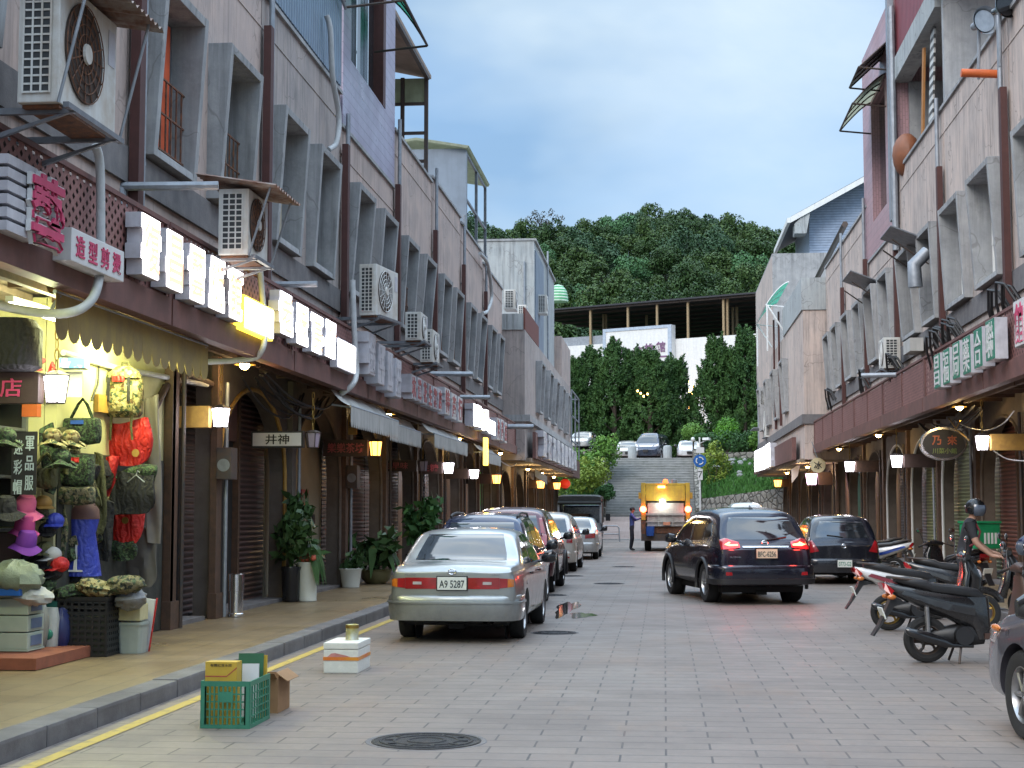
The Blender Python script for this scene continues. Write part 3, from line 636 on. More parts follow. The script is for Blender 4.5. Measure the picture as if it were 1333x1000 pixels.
# ------------------------------------------------------------------ row houses
M['curtain_a'] = mat('cream_curtain', (.42, .38, .3), .9, streak=.5); M['curtain_b'] = mat('grey_blue_curtain', (.2, .24, .3), .9, streak=.4); M['curtain_c'] = mat('brown_board', (.2, .13, .09), .8, streak=.4)
def hood(t, s, ya, yb, zb=5.78, zt=7.88, X=6.0, fill='winglass', blind=None):
    """splayed concrete window surround with the window set deep behind it"""
    b = MB(); th = .13; dt, db = U(.27, .33), U(.14, .18)
    for y in (ya, yb - th): b.prism([(s * (X + .24), y, zb), (s * (X - db), y, zb), (s * (X - dt), y, zt), (s * (X + .24), y, zt)], (0, th, 0))
    b.prism([(s * (X + .24), ya + th, zt - .11), (s * (X - dt + .012), ya + th, zt - .11), (s * (X - dt + .004), ya + th, zt - .004), (s * (X + .24), ya + th, zt - .004)], (0, yb - ya - 2 * th, 0))
    b.prism([(s * (X + .24), ya + th, zb + .004), (s * (X - db + .004), ya + th, zb + .004), (s * (X - db + .012), ya + th, zb + .1), (s * (X + .24), ya + th, zb + .1)], (0, yb - ya - 2 * th, 0))
    h = b.part('window_hood', 'concrete', t, world=True, bevel=.008)
    b = MB(); b.bx(s * (X + .2), s * (X + .235), ya + th, yb - th, zb + .1, zt - .11); b.part('window_pane', fill, h, world=True)
    b = MB(); ym = (ya + yb) / 2; fx0, fx1 = s * (X + .16), s * (X + .198)
    for y in (ya + th + .03, ym, yb - th - .03): b.bx(fx0, fx1, y - .028, y + .028, zb + .1, zt - .11)
    for z in (zb + .13, zb + .85, zt - .14): b.bx(fx0 * .9995, fx1 * 1.0003, ya + th, yb - th, z - .025, z + .025)
    b.part('window_frame', 'steelgrey' if fill == 'winglass' else 'whitepaint', h, world=True)
    if RND.random() < .3 and fill == 'winglass':
        b = MB(); n = 7
        for k in range(n): y = ya + th + (yb - ya - 2 * th) * (k + .5) / n; b.bx(s * (X - .02), s * (X + .0), y - .009, y + .009, zb + .12, zb + 1.1)
        for z in (zb + .2, zb + .65, zb + 1.08): b.bx(s * (X - .021), s * (X + .001), ya + th, yb - th, z, z + .02)
        b.part('window_grille', 'rust', h, world=True)
    if blind:
        b = MB(); b.bx(s * (X + .1), s * (X + .14), ya + th + .35, yb - th - .25, zb + .12, zt - .2); b.part('curtain', blind, h, world=True)
def upper(s, y0, y1, top, label, wins, wall='plaster', X=6.0, fills=None, pipe=True, fascia=True, zf=4.87, soff=6.4, zb=5.78, zt=7.88, band=True, blinds=None, depth=5):
    t = thing('row_house', label, 'house', (s * X, y0, 0), 0)
    b = MB(); b.bx(s * X, s * (X + .24), y0, y1, 4.06, zb - .02)
    b.bx(s * X, s * (X + .24), y0, y1, zt + .01, top)
    cuts = [y0] + [q for a, c in wins for q in (a + .02, c - .02)] + [y1]
    for i in range(0, len(cuts), 2):
        if cuts[i + 1] - cuts[i] > .02: b.bx(s * X, s * (X + .24), cuts[i], cuts[i + 1], zb - .02, zt + .01)
    b.bx(s * (X + .241), s * (X + depth), y0 + .003, y1 - .003, 4.06, top - .02)
    b.bx(s * (X - .012), s * (X - .001), y0, y1, top - .52, top - .49); b.bx(s * (X - .01), s * (X - .001), y0 + .02, y0 + .05, zt + .2, top - .6)
    b.part('wall', wall, t, world=True)
    b = MB(); b.bx(s * (X - .05), s * (X + .29), y0, y1, top + .001, top + .07); b.part('coping', 'concrete', t, world=True)
    if band:
        b = MB(); b.bx(s * (X - .045), s * (X - .001), y0 + .01, y1, 5.33, 5.74); b.part('band_course', 'concrete_dark', t, world=True)
    for i, (a, c) in enumerate(wins): hood(t, s, a, c, zb, zt, X, (fills or {}).get(i, 'winglass'), (blinds or {}).get(i) or (RND.choice((None, 'curtain_a', 'curtain_b', 'curtain_c')) if not (fills or {}).get(i) else None))
    if pipe:
        b = MB(); b.bx(s * (X - .17), s * (X - .055), y0 - .08, y0 + .1, 4.9, min(top, 9.3) - .35); b.part('downpipe', 'brownpipe', t, world=True)
        b = MB(); b.tube([(s * (X - .1), y0 + .22, 4.95), (s * (X - .1), y0 + .22, top + .3)], .045)
        for z in (5.6, 7.0, 8.4): b.bx(s * (X - .13), s * (X - .0), y0 + .16, y0 + .28, z, z + .04)
        b.part('downpipe', 'galv', t, world=True, smooth=True)
    if fascia:
        b = MB(); x0 = s * 5.5
        b.poly([(x0, y0 + .02, 4.02), (x0, y1 - .02, 4.02), (x0, y1 - .02, zf - .03), (x0, y0 + .02, zf - .03)]); b.part('lattice_panel', 'perf', t, world=True)
        b = MB(); b.bx(s * 5.56, s * 5.575, y0 + .05, y1 - .05, 4.03, zf - .04); b.part('hole_shade_board', 'wood_dark', t, world=True)  # added dark sheet: stands in for the shade seen through the punched holes
        b = MB(); b.bx(s * 5.43, s * 5.60, y0 + .002, y1 - .002, 3.72, 4.02); b.bx(s * 5.47, s * 5.53, y0, y1, zf - .03, zf + .02)
        for y in (y0 + .03, (y0 + y1) / 2, y1 - .03): b.bx(s * 5.475, s * 5.53, y - .03, y + .03, 4.021, zf - .031)
        b.part('fascia_beam', 'fascia', t, world=True)
        b = MB(); b.bx(s * 5.61, s * (soff + .3), y0 + .01, y1 - .01, 3.98, 4.055); b.part('canopy_soffit', 'soffit', t, world=True)
        b = MB(); y = y0 + .5
        while y < y1 - .3: b.bx(s * 5.605, s * (soff + .0), y, y + .07, 3.85, 3.978); y += 1.1
        b.bx(s * 5.95, s * 6.03, y0 + .02, y1 - .02, 3.78, 3.85); b.part('canopy_purlin', 'wood_brown', t, world=True)
    return t
def wins2(y0, n=2, a=.42, w=1.65, g=.9): return [(y0 + a + i * (w + g), y0 + a + w + i * (w + g)) for i in range(n)]
L = -1
h0 = upper(L, 4.0, 16.5, 9.45, 'nearest pink house on the left, behind the huge near air conditioner', wins2(10.85) + [], fills={1: 'winglass'})
h1 = upper(L, 16.55, 22.2, 9.45, 'left pink house with the orange curtain in its window', wins2(16.6), blinds={0: mat('orange_curtain', (.62, .10, .03), .8)})
h2 = upper(L, 22.25, 27.9, 9.45, 'left house of dirty plaster topped with blue corrugated sheet', wins2(22.3), wall='plaster_dirty')
h3 = upper(L, 27.95, 33.6, 8.85, 'left house with a violet tiled top floor and green canopy', wins2(27.95))
h4 = upper(L, 33.65, 39.3, 10.2, 'left house carrying the open rooftop veranda with a sloping soffit', wins2(33.65))
h5 = upper(L, 39.35, 45.0, 10.35, 'left pink house between the veranda roof and the grey metal shed', wins2(39.35))
h6 = upper(L, 45.05, 50.7, 10.2, 'left pink house under the blue-grey rooftop shed', wins2(45.05))
h7 = upper(L, 50.75, 57.0, 9.9, 'last flush left house before the projecting block', wins2(50.75))
# h2: blue corrugated upper floor
b = MB(); b.bx(-6.02, -5.94, 22.55, 27.7, 9.55, 13.5); b.part('corrugated_wall', 'bluesheet', h2, world=True)
b = MB(); b.bx(-5.95, -5.88, 26.6, 27.8, 11.2, 11.25); b.tube([(-5.85, 24.2, 11.9), (-5.85, 27.6, 11.0)], .03); b.part('clothes_rail', 'galv', h2, world=True)
# h3: violet tiles, window, canopy
b = MB()
for q in ((28.0, 33.6, 8.93, 10.35), (28.0, 28.7, 10.35, 14.2), (32.4, 33.6, 10.35, 14.2), (28.7, 32.4, 13.0, 14.2)): b.bx(-7.5, -5.97, *q)
b.part('tiled_wall', 'tile_violet', h3, world=True)
b = MB(); b.bx(-6.22, -6.18, 28.7, 32.4, 10.35, 13.0); w_ = b.part('window_pane', 'winglass', h3, world=True)
b = MB()
for y in (28.75, 29.9, 31.1, 32.35): b.bx(-6.175, -6.1, y - .04, y + .04, 10.36, 12.99)
b.part('window_frame', 'chrome', w_, world=True)
b = MB(); b.bx(-6.6, -5.96, 32.1, 32.39, 10.36, 12.99); b.part('window_return', 'brownpipe', h3, world=True)
def canopy(name_m, X0, z0, X1, z1, ya, yb, t, frame='iron', name='canopy', curve=.25):
    b = MB(); b.grid(lambda u, v: V((X0 + (X1 - X0) * u, ya + (yb - ya) * v, z0 + (z1 - z0) * u ** (1 + curve * 3) + .0)), 8, 6); o = b.part(name + '_sheet', name_m, t, world=True, smooth=True)
    b = MB()
    for k in range(4):
        y = ya + (yb - ya) * k / 3; b.tube([(X0 + (X1 - X0) * u / 8, y, z0 + (z1 - z0) * (u / 8) ** (1 + curve * 3) - .02) for u in range(9)], .022, 6)
    b.tube([(X1, ya, z1 - .01), (X1, yb, z1 - .01)], .028, 6)
    for y in (ya, yb): b.tube([(X0, y, z1 - .12), (X1, y, z1 - .02)], .025, 6)
    b.part(name + '_frame', frame, t, world=True)
canopy('greenpoly', -5.97, 12.55, -4.85, 11.35, 28.2, 31.1, h3)
# h4: rooftop veranda
b = MB(); b.prism([(-6.03, 33.7, 13.0), (-10, 33.7, 13.9), (-10, 33.7, 14.0), (-6.03, 33.7, 13.1)], (0, 5.7, 0)); b.part('veranda_roof', mat('brown_board_soffit', (.3, .22, .17), .8, scale=3, streak=.3), h4, world=True)
b = MB(); b.bx(-10, -6.1, 39.2, 39.26, 12.3, 12.98); b.part('gable_panel', 'polyclear', h4, world=True)
b = MB()
for x in (-6.12, -6.75, -7.4, -8.2): b.bx(x - .05, x + .05, 39.1, 39.19, 10.25, 12.98)
for z in (12.28, 11.5, 10.75): b.bx(-10, -6.08, 39.12, 39.18, z - .04, z + .04)
b.bx(-6.13, -6.03, 33.75, 39.1, 12.9, 12.99); b.part('veranda_frame', 'iron', h4, world=True)
b = MB(); b.bx(-10, -8.4, 33.7, 39.1, 10.22, 13.3); b.part('back_wall', 'concrete', h4, world=True)
# h6: blue-grey shed
b = MB(); b.bx(-9, -6.04, 46.8, 46.87, 10.28, 12.9); b.bx(-9, -8.9, 46.88, 52.2, 10.28, 12.9); b.part('shed_wall', mat('grey_blue_sheet', (.2, .25, .31), .5, scale=1.2, streak=.3), h6, world=True)
b = MB(); b.prism([(-6.0, 46.6, 12.86), (-7.6, 46.6, 13.15), (-9.1, 46.6, 12.95), (-9.1, 46.6, 13.03), (-7.6, 46.6, 13.23), (-5.95, 46.6, 12.94)], (0, 5.8, 0)); b.part('shed_roof', 'polyclear', h6, world=True)
b = MB()
for y in (46.9, 49.6, 52.15): b.bx(-6.13, -6.04, y, y + .09, 10.28, 12.85)
for z in (12.75, 11.3): b.bx(-6.12, -6.05, 46.95, 52.2, z, z + .07)
b.part('shed_frame', 'steelgrey', h6, world=True)

# projecting block and tall block farther up on the left
t = thing('row_house', 'plain projecting house far up the left side with pale ledge', 'house', (-5.15, 57.05, 0))
b = MB(); b.bx(-5.15, -9, 57.05, 84, 3.5, 8.4); b.part('wall', 'plaster_dirty', t, world=True)
b = MB(); b.bx(-4.95, -9, 57.0, 84.05, 4.95, 5.2); b.part('ledge', 'concrete', t, world=True)
for y in (62, 66.3, 70.6, 75, 79.3): hood(t, L, y, y + 1.9, 5.6, 7.7, 5.15)
b = MB(); b.bx(-5.14, -5.22, 57.15, 63.5, 8.41, 9.25); b.part('railing', mat('rusty_lattice', (.16, .05, .04), .8, scale=8), t, world=True)
b = MB(); b.bx(-4.82, -4.94, 58, 84, 3.6, 4.6); b.part('fascia_beam', 'fascia', t, world=True)
b = MB(); b.bx(-4.94, -6.2, 57.4, 84, 3.45, 3.6); b.part('canopy_soffit', 'soffit', t, world=True)
b = MB(); b.bx(-5.2, -6.1, 57.0, 57.04, 8.4, 9.0); b.part('parapet', 'concrete_pale', t, world=True)
t = thing('apartment_block', 'tall bare concrete block rising over the left row', 'building', (-6, 70.8, 0))
b = MB(); b.bx(-5.95, -9.2, 70.8, 84, 8.42, 14.2); b.part('wall', 'concrete_pale', t, world=True)
b = MB(); b.bx(-5.9, -5.949, 71.2, 76, 6.0 + 3, 13.8); b.part('sheet_cladding', mat('blue_grey_cladding', (.2, .24, .3), .6, scale=2, streak=.3), t, world=True)
b = MB(); b.bx(-5.85, -9.25, 70.75, 84.05, 14.201, 14.3); b.part('coping', 'concrete', t, world=True)
for x, y, z in ((-6.4, 70.7, 13.2), (-5.85, 78, 14.9)): b = MB(); b.tube([(x, y, 8.5), (x, y, z)], .05); b.part('downpipe', 'galv', t, world=True)
t = thing('row_house', 'end house of the left row with the balcony frame by the trees', 'house', (-5.5, 84.1, 0))
b = MB(); b.bx(-5.55, -9, 84.1, 92, 3.6, 11.2); b.part('wall', 'plaster', t, world=True)
b = MB(); b.bx(-5.0, -5.54, 84.2, 92, 3.5, 4.5); b.part('fascia_beam', 'fascia', t, world=True)
b = MB()
for y in (84.4, 88, 91.8): b.bx(-5.0, -5.08, y, y + .08, 4.6, 8.2)
for z in (5.4, 6.8, 8.2): b.bx(-5.0, -5.06, 84.4, 91.9, z, z + .07)
b.bx(-5.0, -5.54, 91.7, 91.78, 8.2, 8.27); b.part('balcony_frame', 'galv', t, world=True)
b = MB(); b.lathe([(.62, 0), (.6, .3), (.5, .7), (.3, .95), (.02, 1.05)], (-6.15, 90, 13.9), n=20); b.part('green_awning', stripe('striped_green_awning', (.05, .3, .12), (.5, .62, .5), 2, .18, .5), t, world=True, smooth=True)

# ---- right row
R = 1
r0 = upper(R, 4.0, 26.75, 10.2, 'nearest house on the right, at the picture edge', [(20.6, 22.3), (23.4, 25.6)], 'plaster_right', soff=6.8, fills={1: 'winpanel'})
r1 = upper(R, 26.8, 32.95, 10.2, 'right house with two tall openings boarded in white', [(27.35, 29.4), (30.3, 32.4)], 'plaster_right', soff=6.8, fills={0: 'winpanel', 1: 'winpanel'})
r2 = upper(R, 33.0, 39.25, 10.2, 'right house under the red corrugated top storey', [(33.5, 35.3), (36.3, 38.3)], 'plaster_right', soff=6.8)
r3 = upper(R, 39.3, 45.15, 8.8, 'right house with the tall pink tiled upper storey', [(39.9, 41.7), (42.7, 44.5)], 'plaster_right', soff=6.8)
r4 = upper(R, 45.2, 50.95, 10.5, 'right plastered house between the pink tiles and the cracked block', [(45.7, 47.4), (48.4, 50.2)], 'plaster_right', soff=6.8)
r5 = upper(R, 51.0, 57.0, 10.5, 'last flush right house before the projecting block', [(51.5, 53.2), (54.2, 56.0)], 'plaster_right', soff=6.8)
# r1 / r2: grey cross wall, red sheet storey, balcony clutter
b = MB(); b.bx(6.03, 10, 32.9, 33.1, 10.3, 12.9); b.part('cross_wall', 'concrete', r1, world=True)
b = MB(); b.bx(6.02, 10, 30.8, 33.3, 12.95, 13.1); b.bx(5.7, 6.0, 26, 33.3, 13.0, 13.6); b.part('red_eave', 'redsheet', r1, world=True)
b = MB(); b.bx(6.0, 10, 33.35, 39.5, 13.15, 16.5); b.part('red_sheet_wall', 'redsheet', r2, world=True)
b = MB(); b.bx(5.93, 6.35, 33.32, 39.55, 12.55, 13.14); b.bx(6.36, 10, 33.32, 39.55, 12.95, 13.14); b.part('ring_beam', 'concrete_pale', r2, world=True)
b = MB(); b.bx(6.3, 10, 39.2, 39.5, 10.3, 12.54); b.bx(9.8, 10, 33.4, 39.19, 10.3, 12.9); b.part('back_wall', 'concrete', r2, world=True)
b = MB(); b.box((6.15, 35.1, 11.3), (.04, .5, 2.6), (rad(14), 0, 0)); b.part('lattice_door', stripe('black_white_lattice', (.6, .6, .58), (.05, .05, .05), 2, .2, .55), r2, world=True)
b = MB(); b.box((6.1, 36.0, 11.2), (.05, .22, 2.4), (rad(12), 0, 0)); b.part('plank', mat('orange_plank', (.45, .2, .06), .7), r2, world=True)
b = MB(); b.ell((6.1, 38.6, 10.5), (.35, .5, .55)); b.part('clay_jar', mat('red_clay', (.25, .09, .04), .6), r2, world=True, smooth=True)
# r3: pink tile tower
b = MB()
for q in ((39.35, 45.7, 8.9, 9.8), (39.35, 41.2, 9.8, 15), (43.9, 45.7, 9.8, 15), (41.2, 43.9, 13.2, 15)): b.bx(5.97, 9, *q)
b.part('tiled_wall', 'tile_pink', r3, world=True)
b = MB(); b.bx(6.2, 6.24, 41.2, 43.9, 9.8, 13.2); b.part('window_pane', 'winglass', r3, world=True)
b = MB(); b.bx(5.8, 5.96, 39.32, 39.62, 9.0, 15); b.tube([(5.88, 39.15, 8.2), (5.88, 39.15, 14.5)], .08); b.part('downpipe', 'galv', r3, world=True)
canopy('polyclear', 5.97, 13.3, 5.1, 12.5, 41.0, 44.0, r3, curve=.1); canopy('steelgrey', 5.97, 13.95, 5.15, 13.2, 40.0, 42.0, r3, name='upper_canopy', curve=0)
# projecting block beyond, cracked wall, green awning, blue sided house
t = thing('row_house', 'projecting pale house far up the right side with cracked top', 'house', (5.15, 57.05, 0))
b = MB(); b.bx(5.15, 9.5, 57.05, 84, 3.5, 9.0); b.part('wall', 'plaster_right', t, world=True)
b = MB(); b.bx(5.1, 9.5, 57.0, 66, 9.01, 10.2); b.part('parapet', 'concrete_pale', t, world=True)
b = MB(); b.bx(5.06, 9.5, 56.98, 84.05, 4.8, 5.15); b.part('ledge', 'concrete_dark', t, world=True)
for y in (64, 69, 74, 79): hood(t, R, y, y + 1.9, 5.7, 7.9, 5.15)
b = MB(); b.bx(4.85, 5.0, 59, 84, 3.55, 4.4); b.part('fascia_beam', 'fascia', t, world=True)
b = MB(); b.bx(5.01, 6.8, 57.4, 84, 3.42, 3.54); b.part('canopy_soffit', 'soffit', t, world=True)
canopy('greenpoly', 5.4, 11.4, 4.4, 10.4, 66, 73, t, 'whitepaint', curve=.2)
for y in (66, 73): b = MB(); b.tube([(4.45, y, 10.4), (5.12, y, 9.3)], .04, 6); b.tube([(4.45, y, 8.4), (4.45, y, 10.4)], .04, 6); b.part('awning_post', 'whitepaint', t, world=True)
for y in (67.5, 70.5): b = MB(); b.bx(5.04, 5.14, y, y + .16, 5.3, 7.4); b.tube([(5.05, y + .08, 7), (5.05, y + .08, 10.3)], .05, 6); b.part('downpipe', 'brownpipe', t, world=True)
t = thing('row_house', 'far right end house with bare grey parapet under the blue gable', 'house', (5.6, 84.1, 0))
b = MB(); b.bx(5.55, 11, 78, 92, 9.02, 14.6); b.bx(5.56, 11, 84.1, 92, 3.6, 9.0); b.part('wall', 'concrete', t, world=True)
b = MB(); b.bx(5.54, 5.549, 78, 92, 9.1, 14.5); b.part('side_render', 'plaster_right', t, world=True)
b = MB(); b.tube([(5.45, 83, 5.5), (5.45, 83, 9)], .06, 6); b.bx(4.9, 5.5, 85, 88, 6.1, 6.15); b.part('balcony_frame', 'galv', t, world=True)
t = thing('gabled_house', 'blue-grey clapboard house with white gable eaves on the right', 'house', (8, 95, 5))
b = MB(); p0, p1, p2 = on(1, 95, 1053, 300), on(1, 95, 1053, 274), on(1, 95, 1180, 205)
b.prism([(p0.x, 95, 8), (p1.x, 95, p1.z), (p2.x, 95, p2.z), (20, 95, p2.z - 1.5), (20, 95, 8)], (0, 10, 0)); b.part('wall', 'siding', t, world=True)
e0, e1 = on(1, 93.6, 1030, 285), on(1, 93.6, 1180, 202); dz = .16
b = MB(); b.prism([(e0.x, 93.6, e0.z), (e0.x, 93.6, e0.z + dz), (e1.x, 93.6, e1.z + dz), (e1.x, 93.6, e1.z)], (0, 12, 0)); b.part('roof', mat('slate_roof', (.12, .13, .15), .7), t, world=True)
b = MB(); b.prism([(e0.x - .05, 93.5, e0.z - .25), (e0.x - .05, 93.5, e0.z + .1), (e1.x, 93.5, e1.z + .1), (e1.x, 93.5, e1.z - .25)], (0, .09, 0)); b.bx(e0.x - .25, e0.x - .06, 93.5, 105, e0.z - .25, e0.z + .05); b.part('bargeboard', 'whitepaint', t, world=True)
b = MB(); b.prism([(e0.x + .2, 93.6, e0.z - .9), (e0.x + .9, 93.6, e0.z - .9), (p1.x, 93.6, p1.z - .1), (e0.x + .2, 93.6, e0.z - .3)], (0, 1.39, 0)); b.part('eave_box', 'concrete_pale', t, world=True)
b = MB(); a0, a1 = on(1, 88, 1040, 408), on(1, 60, 1098, 290); b.tube([on(0, 6.6, 1040, 408), on(0, 6.6, 1100, 292)], .12, 6); b.solo('roof_edge', 'iron', 'dark sloping roof edge between the right houses', 'roof edge')

# ------------------------------------------------------------------ museum with the big open roof behind the junipers
t = thing('museum_building', 'white exhibition hall with big dark open roof behind the junipers', 'building', (-3, 145, 5.2))
A0, A1 = V((-13, 152.4, 0)), V((18, 136.3, 0)); dv = (A1 - A0).normalized(); nv = V((-dv.y, dv.x, 0))
def strip(mb, s0, s1, d0, d1, z0, z1):
    p = [A0 + dv * a + nv * d for a, d in ((s0, d0), (s1, d0), (s1, d1), (s0, d1))]; mb.prism([(q.x, q.y, z0) for q in p], (0, 0, z1 - z0))
b = MB(); strip(b, 0, 33, 0, .4, 5, 17.7); b.part('wall', 'whitepaint', t, world=True)
b = MB(); strip(b, -2, 36, -.3, 30, 21.35, 21.5); b.part('roof', mat('dark_sheet_roof', (.03, .032, .04), .7), t, world=True)
b = MB()
for d in range(0, 30, 3): strip(b, -2, 36, d, d + .12, 21.15, 21.34)
b.part('roof_beam', 'iron', t, world=True)
M['postyellow'] = mat('ochre_steel_post', (.34, .25, .14), .6, scale=8)
for px, d in ((770, .2), (787, 5), (790, 5.2), (819, .2), (857, .2), (897, .2), (943, .2), (948, .5), (955, 6), (960, 6), (843, 8)):
    s0 = (on(1, 144, px, 420).x - A0.x) / dv.x
    for _ in range(4):
        q = A0 + dv * s0 + nv * d; xx = (px - 864.5) / 2000 * q.y; s0 += (xx - q.x) / dv.x
    b = MB(); strip(b, s0 - .1, s0 + .1, d, d + .2, 17.2, 21.34); b.part('post', 'postyellow', t, world=True)
b = MB(); strip(b, 8.6, 16.0, -.8, -.02, 8, 19.0); sg = b.part('sign_wall', 'whitepaint', t, world=True)
b = MB(); strip(b, 8.6, 16.0, -.86, -.81, 18.72, 19.0); strip(b, 15.62, 16.0, -.86, -.81, 8, 18.71); strip(b, 8.6, 8.9, -.86, -.81, 8, 18.71); b.part('sign_border', mat('pale_blue_border', (.42, .5, .6), .6), t, world=True)
M['museumletter'] = mat('plum_lettering', (.2, .1, .2), .6)
b = MB()
for ch, s0, z, h in (('上', 9.8, 17.75, .9), ('軍', 10.95, 16.5, 1.0), ('英', 12.4, 16.6, 1.0), ('雄', 13.6, 16.85, 1.0), ('館', 14.85, 16.95, 1.0)):
    q = A0 + dv * s0 + nv * -.84; b.text(ch, (q.x, q.y, z), dv, (0, 0, 1), h, .02, None, .02)
strip(b, 13.1, 15.5, -.84, -.81, 15.95, 16.1); b.part('sign_lettering', 'museumletter', t, world=True)
b = MB()
for s0 in (14.7, 4, 19): strip(b, s0, s0 + .9, -.85 if s0 == 14.7 else -.04, -.81 if s0 == 14.7 else -.005, 12.6, 14.8)
b.part('window', 'winglass', t, world=True)
b = MB(); strip(b, 14.2, 15.8, -1.6, -.87, 11.6, 11.9); strip(b, 14.2, 15.8, -1.3, -.87, 12.2, 12.35); b.part('porch_roof', mat('red_tile', (.3, .12, .09), .7), t, world=True)
b = MB(); strip(b, .5, 8, .5, .6, 17.7, 18.6)
b.part('railing', 'galv', t, world=True)
M['glow'] = emit('warm_string_light', (1, .5, .12), 9)
for i in range(9):
    q = on(1, 139, 898 + (i % 2) * 3.0, 498 + i * 5.5); b = MB(); b.ell(q, (.13, .13, .17), 8, 6); b.solo('string_lamp', 'glow', 'orange lamp of the string lights glowing in the gap between the junipers', 'lamp', 'string lights in the juniper gap', smooth=True)
for i, (px, py) in enumerate(((834, 512), (838, 516), (843, 513), (830, 509))):
    q = on(1, 116.2, px, py); b = MB(); b.ell(q, (.07, .07, .08), 8, 6); b.solo('string_lamp', 'glow', 'small orange lamp glowing among the left junipers', 'lamp', 'small lamps in the left junipers', smooth=True)
# ------------------------------------------------------------------ arcade bays on the ground floor
M['shutter_lit'] = M['shutter']
def bay(s, X, y0, y1, kind, label, zt=3.96, spring=2.05, apex=3.55, pw=.26, deep=.42, arch=True, trim='archplaster'):
    t = thing('shop_bay', label, 'shop front', (s * X, y0, .14), 0)
    if arch:
        ym = (y0 + y1) / 2; hw = (y1 - y0) / 2 - pw; pts = []
        for i in range(25):
            a = PI - PI * i / 24; pts.append((s * X, ym + hw * math.cos(a), spring + (apex - spring) * math.sin(a) ** .85))
        out = [(s * X, y0, .14), (s * X, y0 + pw, .14)] + pts + [(s * X, y1 - pw, .14), (s * X, y1, .14), (s * X, y1, zt), (s * X, y0, zt)]
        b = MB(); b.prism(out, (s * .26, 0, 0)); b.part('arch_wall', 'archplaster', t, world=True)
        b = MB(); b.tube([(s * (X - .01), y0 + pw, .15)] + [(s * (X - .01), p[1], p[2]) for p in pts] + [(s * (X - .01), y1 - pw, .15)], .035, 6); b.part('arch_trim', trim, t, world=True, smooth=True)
    b = MB(); b.bx(s * (X - .1), s * (X - .005), y0 - .13, y0 + .13, .14, zt - .1); b.bx(s * (X - .13), s * (X - .005), y0 - .17, y0 + .17, .14, .5)
    b.part('pillar', 'wood_brown' if kind != 'white' else 'archplaster', t, world=True)
    b = MB(); b.tube([(s * (X - .14), y0 + .2, .15), (s * (X - .14), y0 + .2, 3.5)], .03, 8); b.part('conduit', 'galv' if RND.random() < .25 else 'iron', t, world=True, smooth=True)
    xi = X + deep
    def panel(name, m, a, c, z0, z1, d=0): b = MB(); b.bx(s * (xi + d), s * (xi + d + .05), a, c, z0, z1); return b.part(name, m, t, world=True)
    w = y1 - y0
    if kind in ('shutter', 'shutter_red', 'shutter_greenlight', 'shutter_grey'):
        a, c = y0 + w * .36, y0 + w * .62
        panel('roller_shutter', kind, y0 + .02, a, .14, 3.6); panel('roller_shutter', kind, c, y1 - .02, .14, 3.6)
        panel('door', 'dark' if kind != 'shutter_greenlight' else 'darkdoor', a, c, .14, 2.75, .1); panel('transom', 'fascia', a, c, 2.76, 3.6)
        for q in (a, c):
            b = MB(); b.bx(s * (xi - .04), s * (xi + .1), q - .05, q + .05, .14, 3.6); b.part('door_post', 'wood_brown', t, world=True)
    elif kind == 'white':
        panel('wall', 'greywall', y0 + .02, y1 - .02, .14, 3.9)
    elif kind == 'dark':
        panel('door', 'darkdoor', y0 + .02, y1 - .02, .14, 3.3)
        for k in range(4):
            b = MB(); q = y0 + .1 + (w - .2) * k / 3; b.bx(s * (xi - .05), s * (xi - .001), q - .05, q + .05, .14, 3.3); b.part('door_frame', 'iron', t, world=True)
        panel('transom', 'wood_dark', y0 + .02, y1 - .02, 3.31, 3.95, -.02)
    elif kind == 'wood':
        n = 6
        for k in range(n): panel('door_leaf', 'wood_brown' if k % 2 else M.setdefault('wood_warm', mat('warm_wood', (.26, .13, .05), .6, scale=8)), y0 + .03 + (w - .06) * k / n, y0 + .03 + (w - .06) * (k + 1) / n - .03, .14, 3.3, .03 * (k % 2))
        panel('transom', 'wood_brown', y0, y1, 3.31, 3.9)
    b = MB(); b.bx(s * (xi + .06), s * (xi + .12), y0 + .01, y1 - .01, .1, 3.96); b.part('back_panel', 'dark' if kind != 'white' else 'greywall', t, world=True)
    b = MB(); b.bx(s * (X - .03), s * (xi + .04), y0 + pw + .05, y1 - pw - .05, .143, .2); b.part('sill_step', 'kerb', t, world=True)
    return t
bay(L, 6.4, 19.4, 21.35, 'dark', 'narrow dark glazed entrance right of the army clothes stall', arch=False)
lk = ['shutter', 'white', 'shutter', 'shutter', 'wood', 'shutter_grey', 'wood', 'wood']
ll = ['left arch with brown roller shutters behind the steel ashtray', 'left arch with the pale wall and green meter box', 'left arch with shutters behind the white and brass flower pots', 'left arch with half open shutter behind the big dark plant',
      'left timber-doored arch beside the maroon SUV', 'left arch with grey shutter under the third white awning', 'left timber arch past the third white awning', 'last left arch before the projecting block']
for i, (k, l_) in enumerate(zip(lk, ll)): bay(L, 6.4, 21.4 + 4.45 * i, 21.4 + 4.45 * (i + 1) - .005, k, l_, trim='wood_yellow' if i == 0 else 'archplaster')  # first trim goes ochre: lamp light on the arch edge put into colour
fl = ['first wide arch under the projecting left block', 'second wide arch under the projecting left block', 'third wide arch under the projecting left block', 'fourth wide arch under the projecting left block', 'fifth wide arch under the projecting left block', 'end arch of the left arcade near the garden wall']
for i in range(6): bay(L, 6.2, 57.1 + 5.6 * i, 57.1 + 5.6 * (i + 1) - .005, 'wood', fl[i], zt=3.5, spring=1.4, apex=3.2)
rk = ['shutter_red', 'shutter_red', 'shutter_greenlight', 'shutter_greenlight', 'shutter_grey', 'wood', 'wood']
